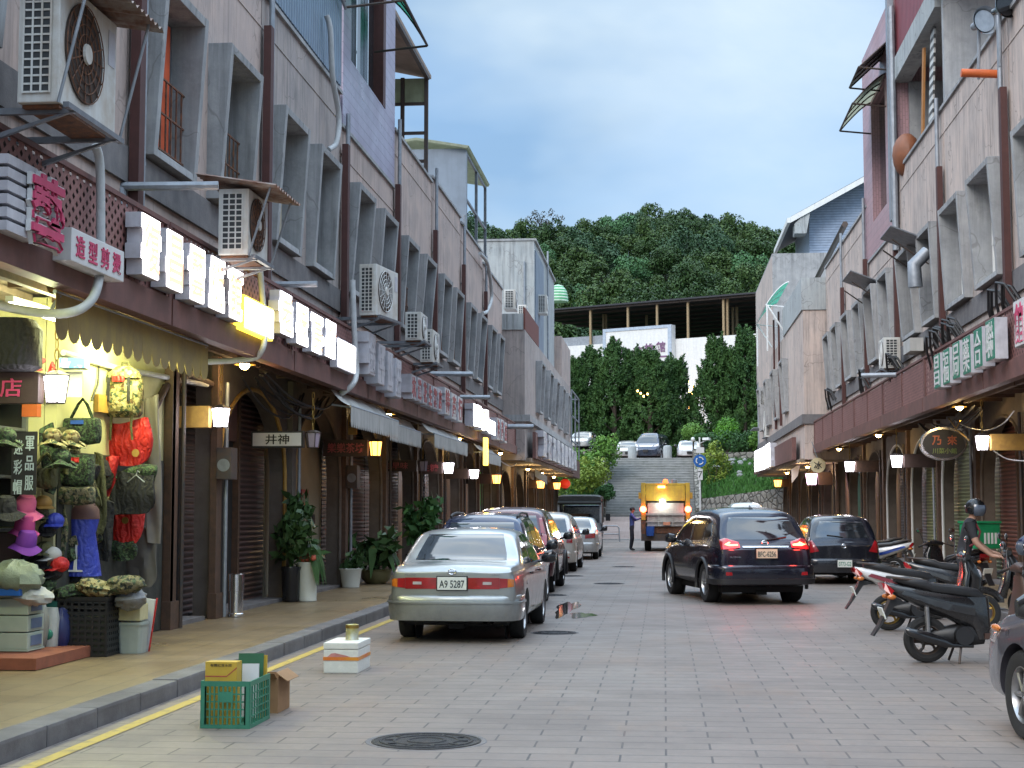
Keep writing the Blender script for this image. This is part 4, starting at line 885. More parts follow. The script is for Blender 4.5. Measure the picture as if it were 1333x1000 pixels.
rl = ['right arch at the picture edge behind the hanging blue helmet', 'right arch with red roller shutters behind the helmeted rider', 'right green-lit arch behind the delivery box', 'right green-lit arch with white edge left of the green box',
      'right arch with blue-grey shutter behind the dark hatchback', 'right timber arch behind the dark hatchback roof', 'right timber arch before the projecting block']
b0 = 24.75
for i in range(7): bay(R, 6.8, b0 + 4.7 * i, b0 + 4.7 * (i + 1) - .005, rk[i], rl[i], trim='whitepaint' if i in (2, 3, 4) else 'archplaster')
fr = ['first wide arch under the projecting right block', 'second wide arch under the projecting right block', 'third wide arch under the projecting right block', 'fourth wide arch under the projecting right block', 'last wide arch of the right arcade']
for i in range(5): bay(R, 6.4, 57.7 + 5.3 * i, 57.7 + 5.3 * (i + 1) - .005, 'wood', fr[i], zt=3.45, spring=1.4, apex=3.2)
# ------------------------------------------------------------------ cars
def evalmesh(o):
    bpy.context.view_layer.update(); dg = bpy.context.evaluated_depsgraph_get(); return bpy.data.meshes.new_from_object(o.evaluated_get(dg))
def lerpl(tab, y):
    if y <= tab[0][0]: return tab[0][1]
    for (a, u), (c, v) in zip(tab, tab[1:]):
        if y <= c: return u + (v - u) * (y - a) / (c - a)
    return tab[-1][1]
def shell(sp):
    W = sp['W'] / 2; Ln = sp['L']; zb = sp.get('zb', .22); sil = sp['sil']; belt = sp['belt']; k = sp.get('tumble', .3)
    ys = sorted(set([round(y, 3) for y, _ in sil] + [round(Ln * i / 16, 3) for i in range(1, 16)])); ys = [ys[0]] + [y for a, y in zip(ys, ys[1:]) if y - a > .03]
    bm = bmesh.new(); rings = []
    st = []
    for y in ys: st.append((y, 1.0, 0))
    st = [(ys[0] - .045, .9, .05)] + st + [(ys[-1] + .03, .84, .05)]
    for y, sh, dz in st:
        yy = min(max(y, ys[0]), ys[-1]); zt = lerpl(sil, yy) - dz * .6; bl = min(lerpl(belt, yy), zt)
        w = W * sh * (1 - sp.get('rt', .08) * max(0, (.5 - yy) / .5) ** 2 - .17 * max(0, (yy - (Ln - .8)) / .8) ** 2)
        z0 = zb + dz + (.10 if yy < .12 else 0) * sp.get('tuck', 1); h = bl - z0; g = max(0, zt - bl)
        xa = lambda z: w * .945 - (z - bl) * k * (w / W)
        gg = min(1, g / .2); x10 = xa(zt) - .075 * gg - .05 * (1 - gg)
        P = [(0, z0), (.68 * w, z0), (.92 * w, z0 + .02), (.985 * w, z0 + .1), (w, z0 + .45 * h), (.993 * w, z0 + .72 * h), (.975 * w, bl - .05), (.95 * w, bl),
             (xa(bl + .12 * g) - .004 * (1 - gg), bl + .12 * g), (xa(bl + .5 * g) - .012 * (1 - gg), bl + .5 * g), (xa(bl + .86 * g) - .02 * (1 - gg), bl + .86 * g), (x10, zt - .012 * gg + .006), (x10 * .55, zt + .022), (0, zt + .028)]
        pts = [(x, z) for x, z in P] + [(-x, z) for x, z in P[-2:0:-1]]
        rings.append([bm.verts.new((x, y, z)) for x, z in pts])
    n = len(rings[0])
    for A, B in zip(rings, rings[1:]):
        for j in range(n): bm.faces.new([A[j], A[(j + 1) % n], B[(j + 1) % n], B[j]])
    for r in (rings[0], rings[-1]):
        for j in range(n // 2): 
            q = []
            for v in (r[j], r[j + 1], r[(n - j - 1) % n], r[(n - j) % n]):
                if v not in q: q.append(v)
            if len(q) > 2: bm.faces.new(q)
    bmesh.ops.recalc_face_normals(bm, faces=bm.faces); me = bpy.data.meshes.new('shell'); bm.to_mesh(me); bm.free()
    o = bpy.data.objects.new('shell', me); C.objects.link(o); o.modifiers.new('s', 'SUBSURF').levels = 2; o.modifiers['s'].render_levels = 2
    m1 = evalmesh(o); bvh = BVHTree.FromPolygons([v.co.copy() for v in m1.vertices], [tuple(p.vertices) for p in m1.polygons])
    cut = MB(); r = sp['r'] + sp.get('gap', .055)
    for wy in sp['wheels']:
        for s in (-1, 1): cut.cyl((s * (W - .27), wy, sp['r']), (s * (W + .3), wy, sp['r']), r, n=36)
    co = bpy.data.objects.new('cut', cut.mesh('cut', [])); C.objects.link(co)
    bo = o.modifiers.new('b', 'BOOLEAN'); bo.object = co; bo.operation = 'DIFFERENCE'; bo.solver = 'EXACT'
    m2 = evalmesh(o)
    for q in (o, co): C.objects.unlink(q); bpy.data.objects.remove(q)
    bpy.data.meshes.remove(m1)
    m2.polygons.foreach_set('use_smooth', [True] * len(m2.polygons)); m2.set_sharp_from_angle(angle=rad(38))
    return m2, bvh
def project(bvh, poly, axis, off=.006, thick=.012, step=.07, side=1, back=False):
    """a thin panel that follows the body: poly is (x,z) for the rear/front, (y,z) for a side, (x,y) from above"""
    bm = bmesh.new(); f = bm.faces.new([bm.verts.new((a, b, 0)) for a, b in poly]); bmesh.ops.triangulate(bm, faces=[f])
    for ax in (0, 1):
        lo, hi = min(p[ax] for p in poly), max(p[ax] for p in poly); n = int((hi - lo) / step)
        for i in range(1, n + 1):
            q = lo + (hi - lo) * i / (n + 1); co = (q, 0, 0) if ax == 0 else (0, q, 0)
            bmesh.ops.bisect_plane(bm, geom=bm.verts[:] + bm.edges[:] + bm.faces[:], plane_co=co, plane_no=(1, 0, 0) if ax == 0 else (0, 1, 0))
    bmesh.ops.remove_doubles(bm, verts=bm.verts, dist=.0008); bad = []
    for v in bm.verts:
        a, b = v.co.x, v.co.y
        if axis == 'y': o, d = (V((a, -3, b)), V((0, 1, 0))) if not back else (V((a, 9, b)), V((0, -1, 0)))
        elif axis == 'x': o, d = V((side * 3, a, b)), V((-side, 0, 0))
        else: o, d = V((a, b, 5)), V((0, 0, -1))
        h = bvh.ray_cast(o, d)
        if h[0] is None: bad.append(v); continue
        nn = h[1]; nn = nn if nn.dot(d) < 0 else -nn; v.co = h[0] + nn * off - d * .0
    if bad: bmesh.ops.delete(bm, geom=bad, context='VERTS')
    bmesh.ops.recalc_face_normals(bm, faces=bm.faces)
    if thick:
        dd = V((0, 1, 0)) * (-1 if back else 1) if axis == 'y' else (V((-side, 0, 0)) if axis == 'x' else V((0, 0, -1)))
        for v in bm.verts: v.co -= dd * (thick * .6)
        be = [e for e in bm.edges if len(e.link_faces) == 1]; nv = {}
        for e in be:
            for v in e.verts:
                if v not in nv: nv[v] = bm.verts.new(v.co + dd * (thick + off + .012))
        for e in be:
            x, y = e.verts; bm.faces.new([x, y, nv[y], nv[x]])
        bmesh.ops.recalc_face_normals(bm, faces=bm.faces)
    m = MB(); m.bm.free(); m.bm = bm; return m
WHEEL = {}
def wheel_mesh(r, wd, style):
    k = (r, wd, style)
    if k in WHEEL: return WHEEL[k]
    b = MB(); h = wd / 2; b.lathe([(r * .6, -h * .8), (r * .8, -h), (r * .94, -h * .96), (r, -h * .68), (r, h * .68), (r * .94, h * .96), (r * .8, h), (r * .6, h * .8)], (0, 0, 0), 'x', 36, cap=False); tm = b.mesh('tyre', 'rubber', True)
    b = MB(); b.lathe([(r * .66, h * .2), (r * .66, h * .82), (r * .61, h * .86), (r * .57, h * .55), (r * .55, h * .1)], (0, 0, 0), 'x', 32, cap=False)
    b.lathe([(r * .14, h * .2), (r * .15, h * .6), (r * .1, h * .68), (.004, h * .68)], (0, 0, 0), 'x', 16)
    n = 5 if style == 5 else 7
    for i in range(n):
        a = 2 * PI * i / n
        for da in ((-.12, .12) if style == 5 else (0,)):
            e = V((h * .52, math.cos(a + da) * r * .6, math.sin(a + da) * r * .6)); s_ = V((h * .55, math.cos(a) * r * .08, math.sin(a) * r * .08)); b.tube([s_, (s_ + e) / 2 + V((h * .06, 0, 0)), e], [r * .075, r * .06, r * .07], 6)
    rm = b.mesh('rim', 'alloy', 50)
    b = MB(); b.lathe([(r * .5, -h * .3), (r * .5, -h * .1), (.01, -h * .1)], (0, 0, 0), 'x', 24); bm_ = b.mesh('brake_disc', 'iron')
    WHEEL[k] = (tm, rm, bm_); return WHEEL[k]
def add_wheels(t, sp):
    W = sp['W'] / 2; tm, rm, bd = wheel_mesh(sp['r'], sp.get('tw', .2), sp.get('style', 5))
    for wy in sp['wheels']:
        for s in (-1, 1):
            o = bpy.data.objects.new('wheel', tm); C.objects.link(o); o.parent = t; o.location = (s * (W - sp.get('tw', .2) / 2 - .025), wy, sp['r']); o.rotation_euler = (U(0, 6), 0, 0)
            if s < 0: o.rotation_euler = (U(0, 6), 0, PI)
            for nm, me in (('rim', rm), ('brake_disc', bd)):
                q = bpy.data.objects.new(nm, me); C.objects.link(q); q.parent = o
            b = MB(); b.cyl((s * (W - .265), wy, sp['r']), (s * (W - .255), wy, sp['r']), sp['r'] + .05, n=28); b.part('wheel_well', 'dark', t)
def mirror_poly(p): return [(-a, b) for a, b in p][::-1]
def car(name, label, cat, loc, rz, sp, group=None):
    t = thing(name, label, cat, loc, rz, group); W = sp['W'] / 2; Ln = sp['L']
    me, bvh = shell(sp); me.materials.clear(); me.materials.append(M[sp['paint']] if isinstance(sp['paint'], str) else sp['paint'])
    o = bpy.data.objects.new('body', me); C.objects.link(o); o.parent = t; paint = me.materials[0]; gl = sp.get('glass', 'glass_dark')
    def pj(nm, m, poly, axis, par=t, **k): return project(bvh, poly, axis, **k).part(nm, m, par, smooth=60)
    if 'rear_win' in sp: 
        rw = pj('rear_window', gl, sp['rear_win'], 'y', off=.002, thick=.006)
        if sp.get('wiper'):
            x0, z0, x1, z1 = sp['wiper']; b = MB(); h0, h1 = bvh.ray_cast(V((x0, -3, z0)), V((0, 1, 0)))[0], bvh.ray_cast(V((x1, -3, z1)), V((0, 1, 0)))[0]; b.tube([h0 + V((0, -.02, 0)), h1 + V((0, -.025, 0))], .012, 6); b.part('wiper', 'black', rw)
    if 'front_win' in sp: pj('windscreen', gl, sp['front_win'], 'y', off=.002, thick=.006, back=True)
    for s in (-1, 1):
        for q in sp.get('side_wins', []): pj('side_window', gl, q, 'x', off=.002, thick=.006, side=s)
        for nm, m, poly, axis, th in sp.get('lamps', []):
            pp = poly if s > 0 or axis == 'x' else mirror_poly(poly); pj(nm, m, pp, axis, off=.004 if th < .02 else .006, thick=th, side=s)
        for nm, m, poly, axis, th in sp.get('front_lamps', []): pj(nm, m, poly if s > 0 else mirror_poly(poly), 'y', off=.004, thick=th, back=True)
        mx, my, mz = sp.get('mirror', (W - .02, Ln * .63, lerpl(sp['belt'], Ln * .63) + .1))
        b = MB(); b.loft([((s * (mx + .02), my + .02, mz - .02), (0, .03, 0), (0, 0, .03)), ((s * (mx + .06), my + .02, mz), (0, .06, 0), (0, 0, .08)), ((s * (mx + .17), my + .03, mz + .01), (0, .07, 0), (0, 0, .095)), ((s * (mx + .23), my + .05, mz), (0, .04, 0), (0, 0, .06))], 12)
        b.tube([(s * (mx - .06), my + .02, mz - .07), (s * (mx + .08), my + .02, mz - .03)], .025, 6); b.part('side_mirror', sp.get('mirror_mat', 'blackgloss'), t, smooth=True)
        for hy in sp.get('handles', []):
            h = bvh.ray_cast(V((s * 3, hy, sp['hz'])), V((-s, 0, 0)))[0]
            b = MB(); b.loft([((h.x + s * .012, hy - .1, sp['hz']), (.01, 0, 0), (0, 0, .012)), ((h.x + s * .03, hy - .05, sp['hz']), (.012, 0, 0), (0, 0, .018)), ((h.x + s * .03, hy + .05, sp['hz']), (.012, 0, 0), (0, 0, .018)), ((h.x + s * .012, hy + .1, sp['hz']), (.01, 0, 0), (0, 0, .012))], 8); b.part('door_handle', sp.get('handle_mat', paint), t, smooth=True)
        for q in sp.get('seams', []):
            b = MB(); pts = []
            for y_, z_ in q:
                h = bvh.ray_cast(V((s * 3, y_, z_)), V((-s, 0, 0)))
                if h[0]: pts.append(h[0] + V((s * .001, 0, 0)))
            if len(pts) > 1: b.tube(pts, .006, 4); b.part('door_seam', 'dark', t)
        if sp.get('rails'):
            y0, y1, z0 = sp['rails']; b = MB(); pts = []
            for i in range(9):
                y_ = y0 + (y1 - y0) * i / 8; zt = lerpl(sp['sil'], y_); pts.append((s * (W - .30 - .0), y_, zt + (.02 if 0 < i < 8 else -.01)))
            b.tube(pts, .02, 8); b.part('roof_rail', sp.get('rail_mat', 'black'), t, smooth=True)
        if sp.get('cladding'):
            for wy in sp['wheels']:
                b = MB(); r = sp['r'] + .055
                pts = [(s * (W * .995 + .004), wy + r * 1.03 * math.cos(a), sp['r'] + r * 1.03 * math.sin(a)) for a in [rad(-15 + 210 * i / 20) for i in range(21)]]
                b.tube(pts, .035, 6); b.part('arch_trim', 'black', t, smooth=True)
            pj('sill_trim', 'black', [(sp['wheels'][0] + sp['r'], .25), (sp['wheels'][1] - sp['r'], .25), (sp['wheels'][1] - sp['r'], .4), (sp['wheels'][0] + sp['r'], .42)], 'x', off=.006, thick=.01, side=s)
    if 'bumper' in sp:
        z0, z1, bul, bm_ = sp['bumper']; path = []; wr = W * (1 - sp.get('rt', .08)) + .02
        ye = sp['wheels'][0] - sp['r'] - .075
        W -= .035
        for x, y, nx, ny in [(-W - .0, ye, -1, 0), (-W - .0, ye * .6, -1, -.05)] + [(-W + .25 - .25 * math.cos(a), .2 - .22 * math.sin(a), -math.cos(a), -math.sin(a)) for a in [rad(15 * i) for i in range(0, 7)]]: path.append((x, y, nx, ny))
        W += .035
        full = path + [(x, -.035 - .01 * (1 - abs(x) / W), 0, -1) for x in (-.4, -.2, 0, .2, .4)] + [(-x, y, -nx, ny) for x, y, nx, ny in path[::-1]]
        prof = [(-.06, z0), (bul * .5, z0 + .012), (bul * .8, z0 + .07), (bul, z0 + .5 * (z1 - z0)), (bul * 1.05, z1 - .07), (bul * .85, z1 - .02), (bul * .4, z1), (-.08, z1 + .005)]
        b = MB(); R_ = [[b.v((x + nx * o_ , y + ny * o_, z)) for o_, z in prof] for x, y, nx, ny in full]
        for A, B in zip(R_, R_[1:]):
            for j in range(len(prof) - 1): b._f([A[j], A[j + 1], B[j + 1], B[j]])
        bp = b.part('bumper', bm_ or paint, t, smooth=50)
        if sp.get('bstrip'):
            zz, hh, m_ = sp['bstrip']; b = MB(); R_ = [[b.v((x + nx * o_, y + ny * o_, z)) for o_, z in ((bul * 1.0, zz), (bul * 1.05 + .018, zz + .006), (bul * 1.05 + .018, zz + hh - .006), (bul * 1.0, zz + hh))] for x, y, nx, ny in full]
            for A, B in zip(R_, R_[1:]):
                for j in range(3): b._f([A[j], A[j + 1], B[j + 1], B[j]])
            b.part('bumper_strip', m_, bp, smooth=50)
    for nm, m, poly, axis, th, back in sp.get('panels', []): pj(nm, m, poly, axis, off=.005, thick=th, back=back)
    if 'plate' in sp:
        z, txt, hw, back, ink = sp['plate']; h = bvh.ray_cast(V((0, 9 if back else -3, z)), V((0, -1 if back else 1, 0)))[0]; y = h.y + (.03 if back else -.03) - sp.get('platepush', 0); e = .008
        b = MB(); b.bx(-hw, hw, y - e, y + e, z - .08, z + .08); p = b.part('licence_plate', sp.get('platemat', 'plate'), t, bevel=.004)
        b = MB(); b.text(txt, (0, y - e - .001 if not back else y + e + .001, z - .008), (1, 0, 0) if not back else (-1, 0, 0), (0, 0, 1), .095, .002, hw * 1.72, .012); b.part('plate_number', ink, p)
        b = MB(); b.bx(-hw - .012, hw + .012, y - e + .004, y + e + .05, z - .092, z + .092); b.part('plate_holder', 'black', t)
    if sp.get('emblem'):
        z, w_, h_ = sp['emblem']; hy = bvh.ray_cast(V((0, -3, z)), V((0, 1, 0)))[0].y - .012; b = MB()
        b.tube([(w_ * math.cos(a), hy, z + h_ * math.sin(a)) for a in [2 * PI * i / 20 for i in range(20)]], .007, 6, closed=True); b.tube([(-w_ * .9, hy, z + h_ * .2), (0, hy, z + h_ * .25), (w_ * .9, hy, z + h_ * .2)], .006, 5); b.tube([(w_ * .4 * math.cos(a), hy, z - h_ * .1 + h_ * .85 * math.sin(a)) for a in [2 * PI * i / 14 for i in range(14)]], .005, 5, closed=True)
        b.part('emblem', 'chrome', t, smooth=True)
    for txt, x, z, h_, w_ in sp.get('badges', []):
        hp = bvh.ray_cast(V((x, -3, z)), V((0, 1, 0)))[0]; b = MB(); b.text(txt, (x, hp.y - .008, z), (1, 0, 0), (0, 0, 1), h_, .003, w_, .01); b.part('badge', 'chrome', t)
    for x, y, z, r in sp.get('exhaust', []):
        b = MB(); b.lathe([(r, 0), (r, .25), (r * .8, .25), (r * .8, .0)], (x, y, z), 'y', 14, cap=False); b.part('exhaust_pipe', 'iron', t)
    if sp.get('antenna'): 
        x, y = sp['antenna']; zt = lerpl(sp['sil'], y) + .02; b = MB(); b.loft([((x, y - .09, zt), (.03, 0, 0), (0, 0, .01)), ((x, y, zt + .02), (.022, 0, 0), (0, 0, .03)), ((x, y + .05, zt + .04), (.01, 0, 0), (0, 0, .035))], 8); b.part('antenna', 'black', t, smooth=True)
    b = MB(); b.bx(-W + .2, W - .2, .35, Ln - .4, .2, .3); b.bx(-.1, .1, .3, 2.5, .16, .22); b.part('underbody', 'dark', t)
    add_wheels(t, sp); return t

M['p_silver'] = carpaint('worn_silver_paint', (.33, .345, .34), .75, .32); M['p_navy'] = carpaint('navy_paint', (.012, .02, .055), .4, .22); M['p_maroon'] = carpaint('maroon_paint', (.075, .012, .02), .5, .25)
M['p_pearl'] = carpaint('champagne_paint', (.55, .50, .44), .35, .3); M['p_silver2'] = carpaint('silver_paint', (.46, .46, .45), .6, .3); M['p_xnavy'] = carpaint('blue_black_paint', (.013, .016, .03), .5, .2); M['p_black'] = carpaint('black_paint', (.008, .009, .016), .3, .2)
M['p_grey'] = carpaint('slate_grey_paint', (.10, .10, .125), .6, .28); M['p_white'] = carpaint('white_car_paint', (.62, .64, .66), .05, .35); M['p_bluegrey'] = carpaint('dark_blue_van_paint', (.03, .04, .07), .4, .25)
SEDAN = dict(L=4.5, W=1.695, r=.30, tw=.195, wheels=(.93, 3.51), zb=.22, paint='p_silver', rt=.07,
    sil=[(0, .90), (.05, .955), (.3, .975), (.62, .985), (.74, 1.02), (1.0, 1.22), (1.24, 1.365), (1.5, 1.4), (2.1, 1.405), (2.55, 1.375), (2.85, 1.27), (3.3, 1.0), (3.42, .955), (3.9, .89), (4.3, .78), (4.5, .62)], belt=[(0, .9), (1, .93), (3.3, .89), (4.5, .7)],
    rear_win=[(-.6, 1.02), (.6, 1.02), (.585, 1.1), (.5, 1.345), (-.5, 1.345), (-.585, 1.1)], front_win=[(-.62, 1.0), (.62, 1.0), (.5, 1.34), (-.5, 1.34)],
    side_wins=[[(1.02, .96), (1.78, .955), (1.78, 1.33), (1.42, 1.315), (1.12, 1.12)], [(1.87, .955), (3.02, .94), (2.6, 1.27), (2.3, 1.33), (1.87, 1.335)]],
    bumper=(.27, .60, .045, None), bstrip=(.49, .035, 'p_silver'), plate=(.75, 'A9 5287', .185, False, 'plateink'), emblem=(.895, .05, .032), exhaust=[(.42, -.02, .27, .035), (.5, -.02, .27, .03)],
    lamps=[('tail_light', 'redlens', [(.2, .68), (.6, .68), (.6, .82), (.2, .82)], 'y', .016), ('tail_light', 'redlens', [(.602, .69), (.70, .70), (.70, .81), (.602, .815)], 'y', .018), ('turn_signal', 'amberlens', [(.702, .70), (.775, .71), (.775, .80), (.702, .81)], 'y', .018), ('reversing_light', 'clearlens', [(.39, .735), (.5, .735), (.5, .77), (.39, .77)], 'y', .024)],
    badges=[('CORONA', -.53, .862, .018, .14), ('PREMIO', .53, .862, .018, .14)], handles=(1.5, 2.55), hz=.83, seams=[[(.95, .7), (1.02, .95)], [(1.82, .35), (1.82, .94)], [(3.0, .35), (3.08, .92)]], handle_mat='black')
car('saloon_car', 'old silver saloon with scuffed bumper and red tail lamp band, nearest kerbside car', 'car', (-2.66, 19.35, 0), rad(-1.0), SEDAN)
# dark blue people carrier in front of it
NAVY = dict(L=4.3, W=1.72, r=.31, wheels=(.85, 3.45), paint='p_navy', rt=.06, sil=[(0, .98), (.06, 1.05), (.25, 1.3), (.42, 1.5), (.6, 1.565), (1.3, 1.6), (2.3, 1.58), (2.8, 1.42), (3.3, 1.06), (3.6, .98), (4.1, .85), (4.3, .65)], belt=[(0, .97), (3.3, .93), (4.3, .7)],
    rear_win=[(-.62, 1.05), (.62, 1.05), (.52, 1.46), (-.52, 1.46)], front_win=[(-.62, 1.08), (.62, 1.08), (.5, 1.45), (-.5, 1.45)], side_wins=[[(.42, 1.03), (1.2, 1.02), (1.2, 1.47), (.62, 1.45)], [(1.28, 1.02), (2.05, 1.01), (2.05, 1.49), (1.28, 1.48)], [(2.13, 1.01), (3.1, 1.0), (2.6, 1.4), (2.13, 1.48)]],
    bumper=(.28, .6, .04, None), lamps=[('tail_light', 'redlens', [(.62, .75), (.75, .75), (.74, 1.02), (.62, 1.02)], 'y', .015)], rails=(.6, 2.4, 1.6), handles=(1.6, 2.5), hz=.9)
car('people_carrier', 'dark blue car mostly hidden behind the silver saloon roof', 'car', (-3.0, 25.0, 0), rad(-.5), NAVY)
CRV = dict(L=4.53, W=1.82, r=.35, tw=.22, wheels=(.85, 3.47), zb=.28, gap=.06, paint='p_maroon', cladding=True, rt=.07, sil=[(0, .92), (.06, 1.0), (.2, 1.2), (.42, 1.55), (.55, 1.65), (1.2, 1.70), (2.2, 1.69), (2.75, 1.56), (3.3, 1.16), (3.55, 1.07), (4.2, .96), (4.53, .75)], belt=[(0, .99), (1, 1.04), (3.3, 1.0), (4.5, .8)],
    rear_win=[(-.66, 1.10), (.66, 1.10), (.54, 1.55), (-.54, 1.55)], front_win=[(-.64, 1.16), (.64, 1.16), (.52, 1.55), (-.52, 1.55)], side_wins=[[(.5, 1.12), (1.05, 1.1), (1.05, 1.52), (.72, 1.5)], [(1.13, 1.1), (1.95, 1.08), (1.95, 1.57), (1.13, 1.55)], [(2.03, 1.08), (3.1, 1.06), (2.6, 1.5), (2.03, 1.57)]],
    bumper=(.34, .68, .05, None), plate=(.86, '7R-3628', .16, False, 'plateink'), lamps=[('tail_light', 'redlens', [(.56, .98), (.79, .96), (.78, 1.16), (.7, 1.2), (.66, 1.08), (.56, 1.06)], 'y', .02), ('tail_light', 'redlens', [(.665, 1.2), (.735, 1.2), (.66, 1.5), (.6, 1.5)], 'y', .02), ('reflector', 'redlens', [(.56, .5), (.72, .5), (.72, .56), (.56, .56)], 'y', .05)],
    panels=[('tailgate_trim', 'redlens', [(-.55, .99), (.55, .99), (.55, 1.05), (-.55, 1.05)], 'y', .02, False)], handles=(1.5, 2.5), hz=.98)
car('sport_utility_car', 'maroon SUV with tinted rear window parked beyond the silver saloon', 'car', (-3.12, 30.6, 0), rad(-.5), CRV)
WISH = dict(L=4.4, W=1.70, r=.31, wheels=(.85, 3.5), paint='p_pearl', rt=.07, sil=[(0, .9), (.05, 1.0), (.22, 1.2), (.42, 1.46), (.58, 1.54), (1.4, 1.585), (2.3, 1.56), (2.85, 1.38), (3.4, 1.03), (3.65, .96), (4.2, .84), (4.4, .65)], belt=[(0, .95), (3.3, .93), (4.4, .7)],
    rear_win=[(-.62, 1.06), (.62, 1.06), (.53, 1.44), (-.53, 1.44)], front_win=[(-.62, 1.05), (.62, 1.05), (.5, 1.42), (-.5, 1.42)], side_wins=[[(.5, 1.03), (1.2, 1.02), (1.2, 1.44), (.68, 1.42)], [(1.28, 1.02), (2.05, 1.01), (2.05, 1.47), (1.28, 1.46)], [(2.13, 1.01), (3.15, .99), (2.65, 1.36), (2.13, 1.46)]],
    bumper=(.26, .56, .04, None), plate=(.82, '3578-QK', .16, False, 'plateink'), lamps=[('tail_light', 'redlens', [(.6, .78), (.76, .78), (.74, 1.12), (.67, 1.16), (.6, .98)], 'y', .018), ('reflector', 'redlens', [(.5, .38), (.68, .38), (.68, .42), (.5, .42)], 'y', .05)], panels=[('tailgate_trim', 'chrome', [(-.3, .93), (.3, .93), (.3, .96), (-.3, .96)], 'y', .015, False)],
    emblem=(.74, .05, .032), handles=(1.5, 2.5), hz=.88, wiper=(-.05, 1.07, .4, 1.14))
car('estate_car', 'champagne white hatchback lit by warm lamps, beyond the maroon SUV', 'car', (-3.2, 41.2, 0), rad(-.3), WISH)
ALT = dict(SEDAN); ALT.update(paint='p_silver2', bumper=(.25, .58, .04, None), bstrip=None, lamps=[('tail_light', 'redlens', [(.42, .70), (.75, .73), (.75, .87), (.55, .88), (.42, .82)], 'y', .02)], plate=(.72, '6B-2207', .16, False, 'plateink'), badges=[], handle_mat='p_silver2', exhaust=[])
car('saloon_car', 'small silver saloon parked ahead of the champagne hatchback', 'car', (-3.05, 51.5, 0), 0, ALT)
# X-shaped crossover braking in mid road
XT = dict(L=4.64, W=1.82, r=.36, tw=.225, wheels=(.95, 3.65), zb=.3, gap=.065, paint='p_xnavy', cladding=True, rt=.09, style=5, sil=[(0, .98), (.05, 1.06), (.2, 1.2), (.45, 1.53), (.58, 1.63), (1.2, 1.69), (2.3, 1.69), (2.85, 1.56), (3.5, 1.15), (3.75, 1.08), (4.35, .97), (4.64, .75)], belt=[(0, 1.03), (1, 1.07), (3.4, 1.0), (4.6, .8)],
    rear_win=[(-.67, 1.14), (.67, 1.14), (.6, 1.42), (.54, 1.53), (-.54, 1.53), (-.6, 1.42)], front_win=[(-.64, 1.16), (.64, 1.16), (.52, 1.54), (-.52, 1.54)], side_wins=[[(.62, 1.2), (1.12, 1.13), (1.12, 1.52), (.85, 1.47)], [(1.2, 1.12), (2.05, 1.1), (2.05, 1.57), (1.2, 1.54)], [(2.13, 1.1), (3.3, 1.07), (2.75, 1.5), (2.13, 1.57)]],
    bumper=(.34, .70, .05, None), bstrip=(.36, .1, 'black'), plate=(.9, 'BFC-6256', .19, False, 'plateink'), emblem=(1.085, .055, .045), wiper=(0, 1.13, .42, 1.19),
    lamps=[('brake_light', 'redlens', [(.47, 1.0), (.80, .97), (.79, 1.14), (.7, 1.17), (.47, 1.1)], 'y', .022), ('brake_light', 'brake', [(.5, 1.035), (.66, 1.03), (.74, 1.055), (.64, 1.105), (.62, 1.085), (.68, 1.06), (.5, 1.062)], 'y', .034), ('reflector', 'redlens', [(.55, .52), (.74, .52), (.74, .58), (.55, .57)], 'y', .055)],
    panels=[('tailgate_trim', 'chrome', [(-.42, 1.005), (.42, 1.005), (.42, 1.03), (-.42, 1.03)], 'y', .02, False), ('skid_plate', 'chrome', [(-.5, .4), (.5, .4), (.47, .435), (-.47, .435)], 'y', .075, False)], handles=(1.75, 2.7), hz=1.0, handle_mat='chrome', badges=[('X-TRAIL', -.56, .84, .028, .2)], antenna=(0, .95), exhaust=[])
M['platewarm'] = mat('lamplight_tinted_plate', (.75, .6, .42), .5)  # plate copy with warm lamp light put into its base colour
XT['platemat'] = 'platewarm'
xt = car('sport_utility_car', 'dark blue SUV with glowing brake lights steering across the middle of the road', 'car', (1.78, 27.6, 0), rad(13), XT)
TI = dict(L=4.25, W=1.70, r=.30, wheels=(.8, 3.4), paint='p_black', rt=.1, sil=[(0, .88), (.05, .97), (.2, 1.12), (.42, 1.4), (.6, 1.5), (1.3, 1.535), (2.1, 1.52), (2.7, 1.35), (3.2, 1.03), (3.45, .95), (4.05, .82), (4.25, .62)], belt=[(0, .94), (3.3, .92), (4.2, .7)],
    rear_win=[(-.6, 1.04), (.6, 1.04), (.55, 1.25), (.47, 1.4), (-.47, 1.4), (-.55, 1.25)], front_win=[(-.6, 1.05), (.6, 1.05), (.5, 1.4), (-.5, 1.4)], side_wins=[[(.72, 1.02), (1.45, 1.01), (1.45, 1.4), (.95, 1.36)], [(1.53, 1.01), (2.95, .98), (2.5, 1.32), (1.9, 1.43), (1.53, 1.41)]],
    bumper=(.25, .58, .05, None), plate=(.47, '0773-G2', .16, False, 'signgreen'), platepush=.08, emblem=(.86, .05, .045), wiper=(0, 1.06, -.35, 1.1), lamps=[('tail_light', 'redlens', [(.55, .74), (.78, .7), (.77, .93), (.7, .99), (.62, .86)], 'y', .02)], handles=(1.4, 2.3), hz=.86, exhaust=[])
M['taillens2'] = M['redlens']
car('hatchback_car', 'black hatchback parked on the right behind the braking SUV', 'car', (4.0, 35.2, 0), rad(1.5), TI)
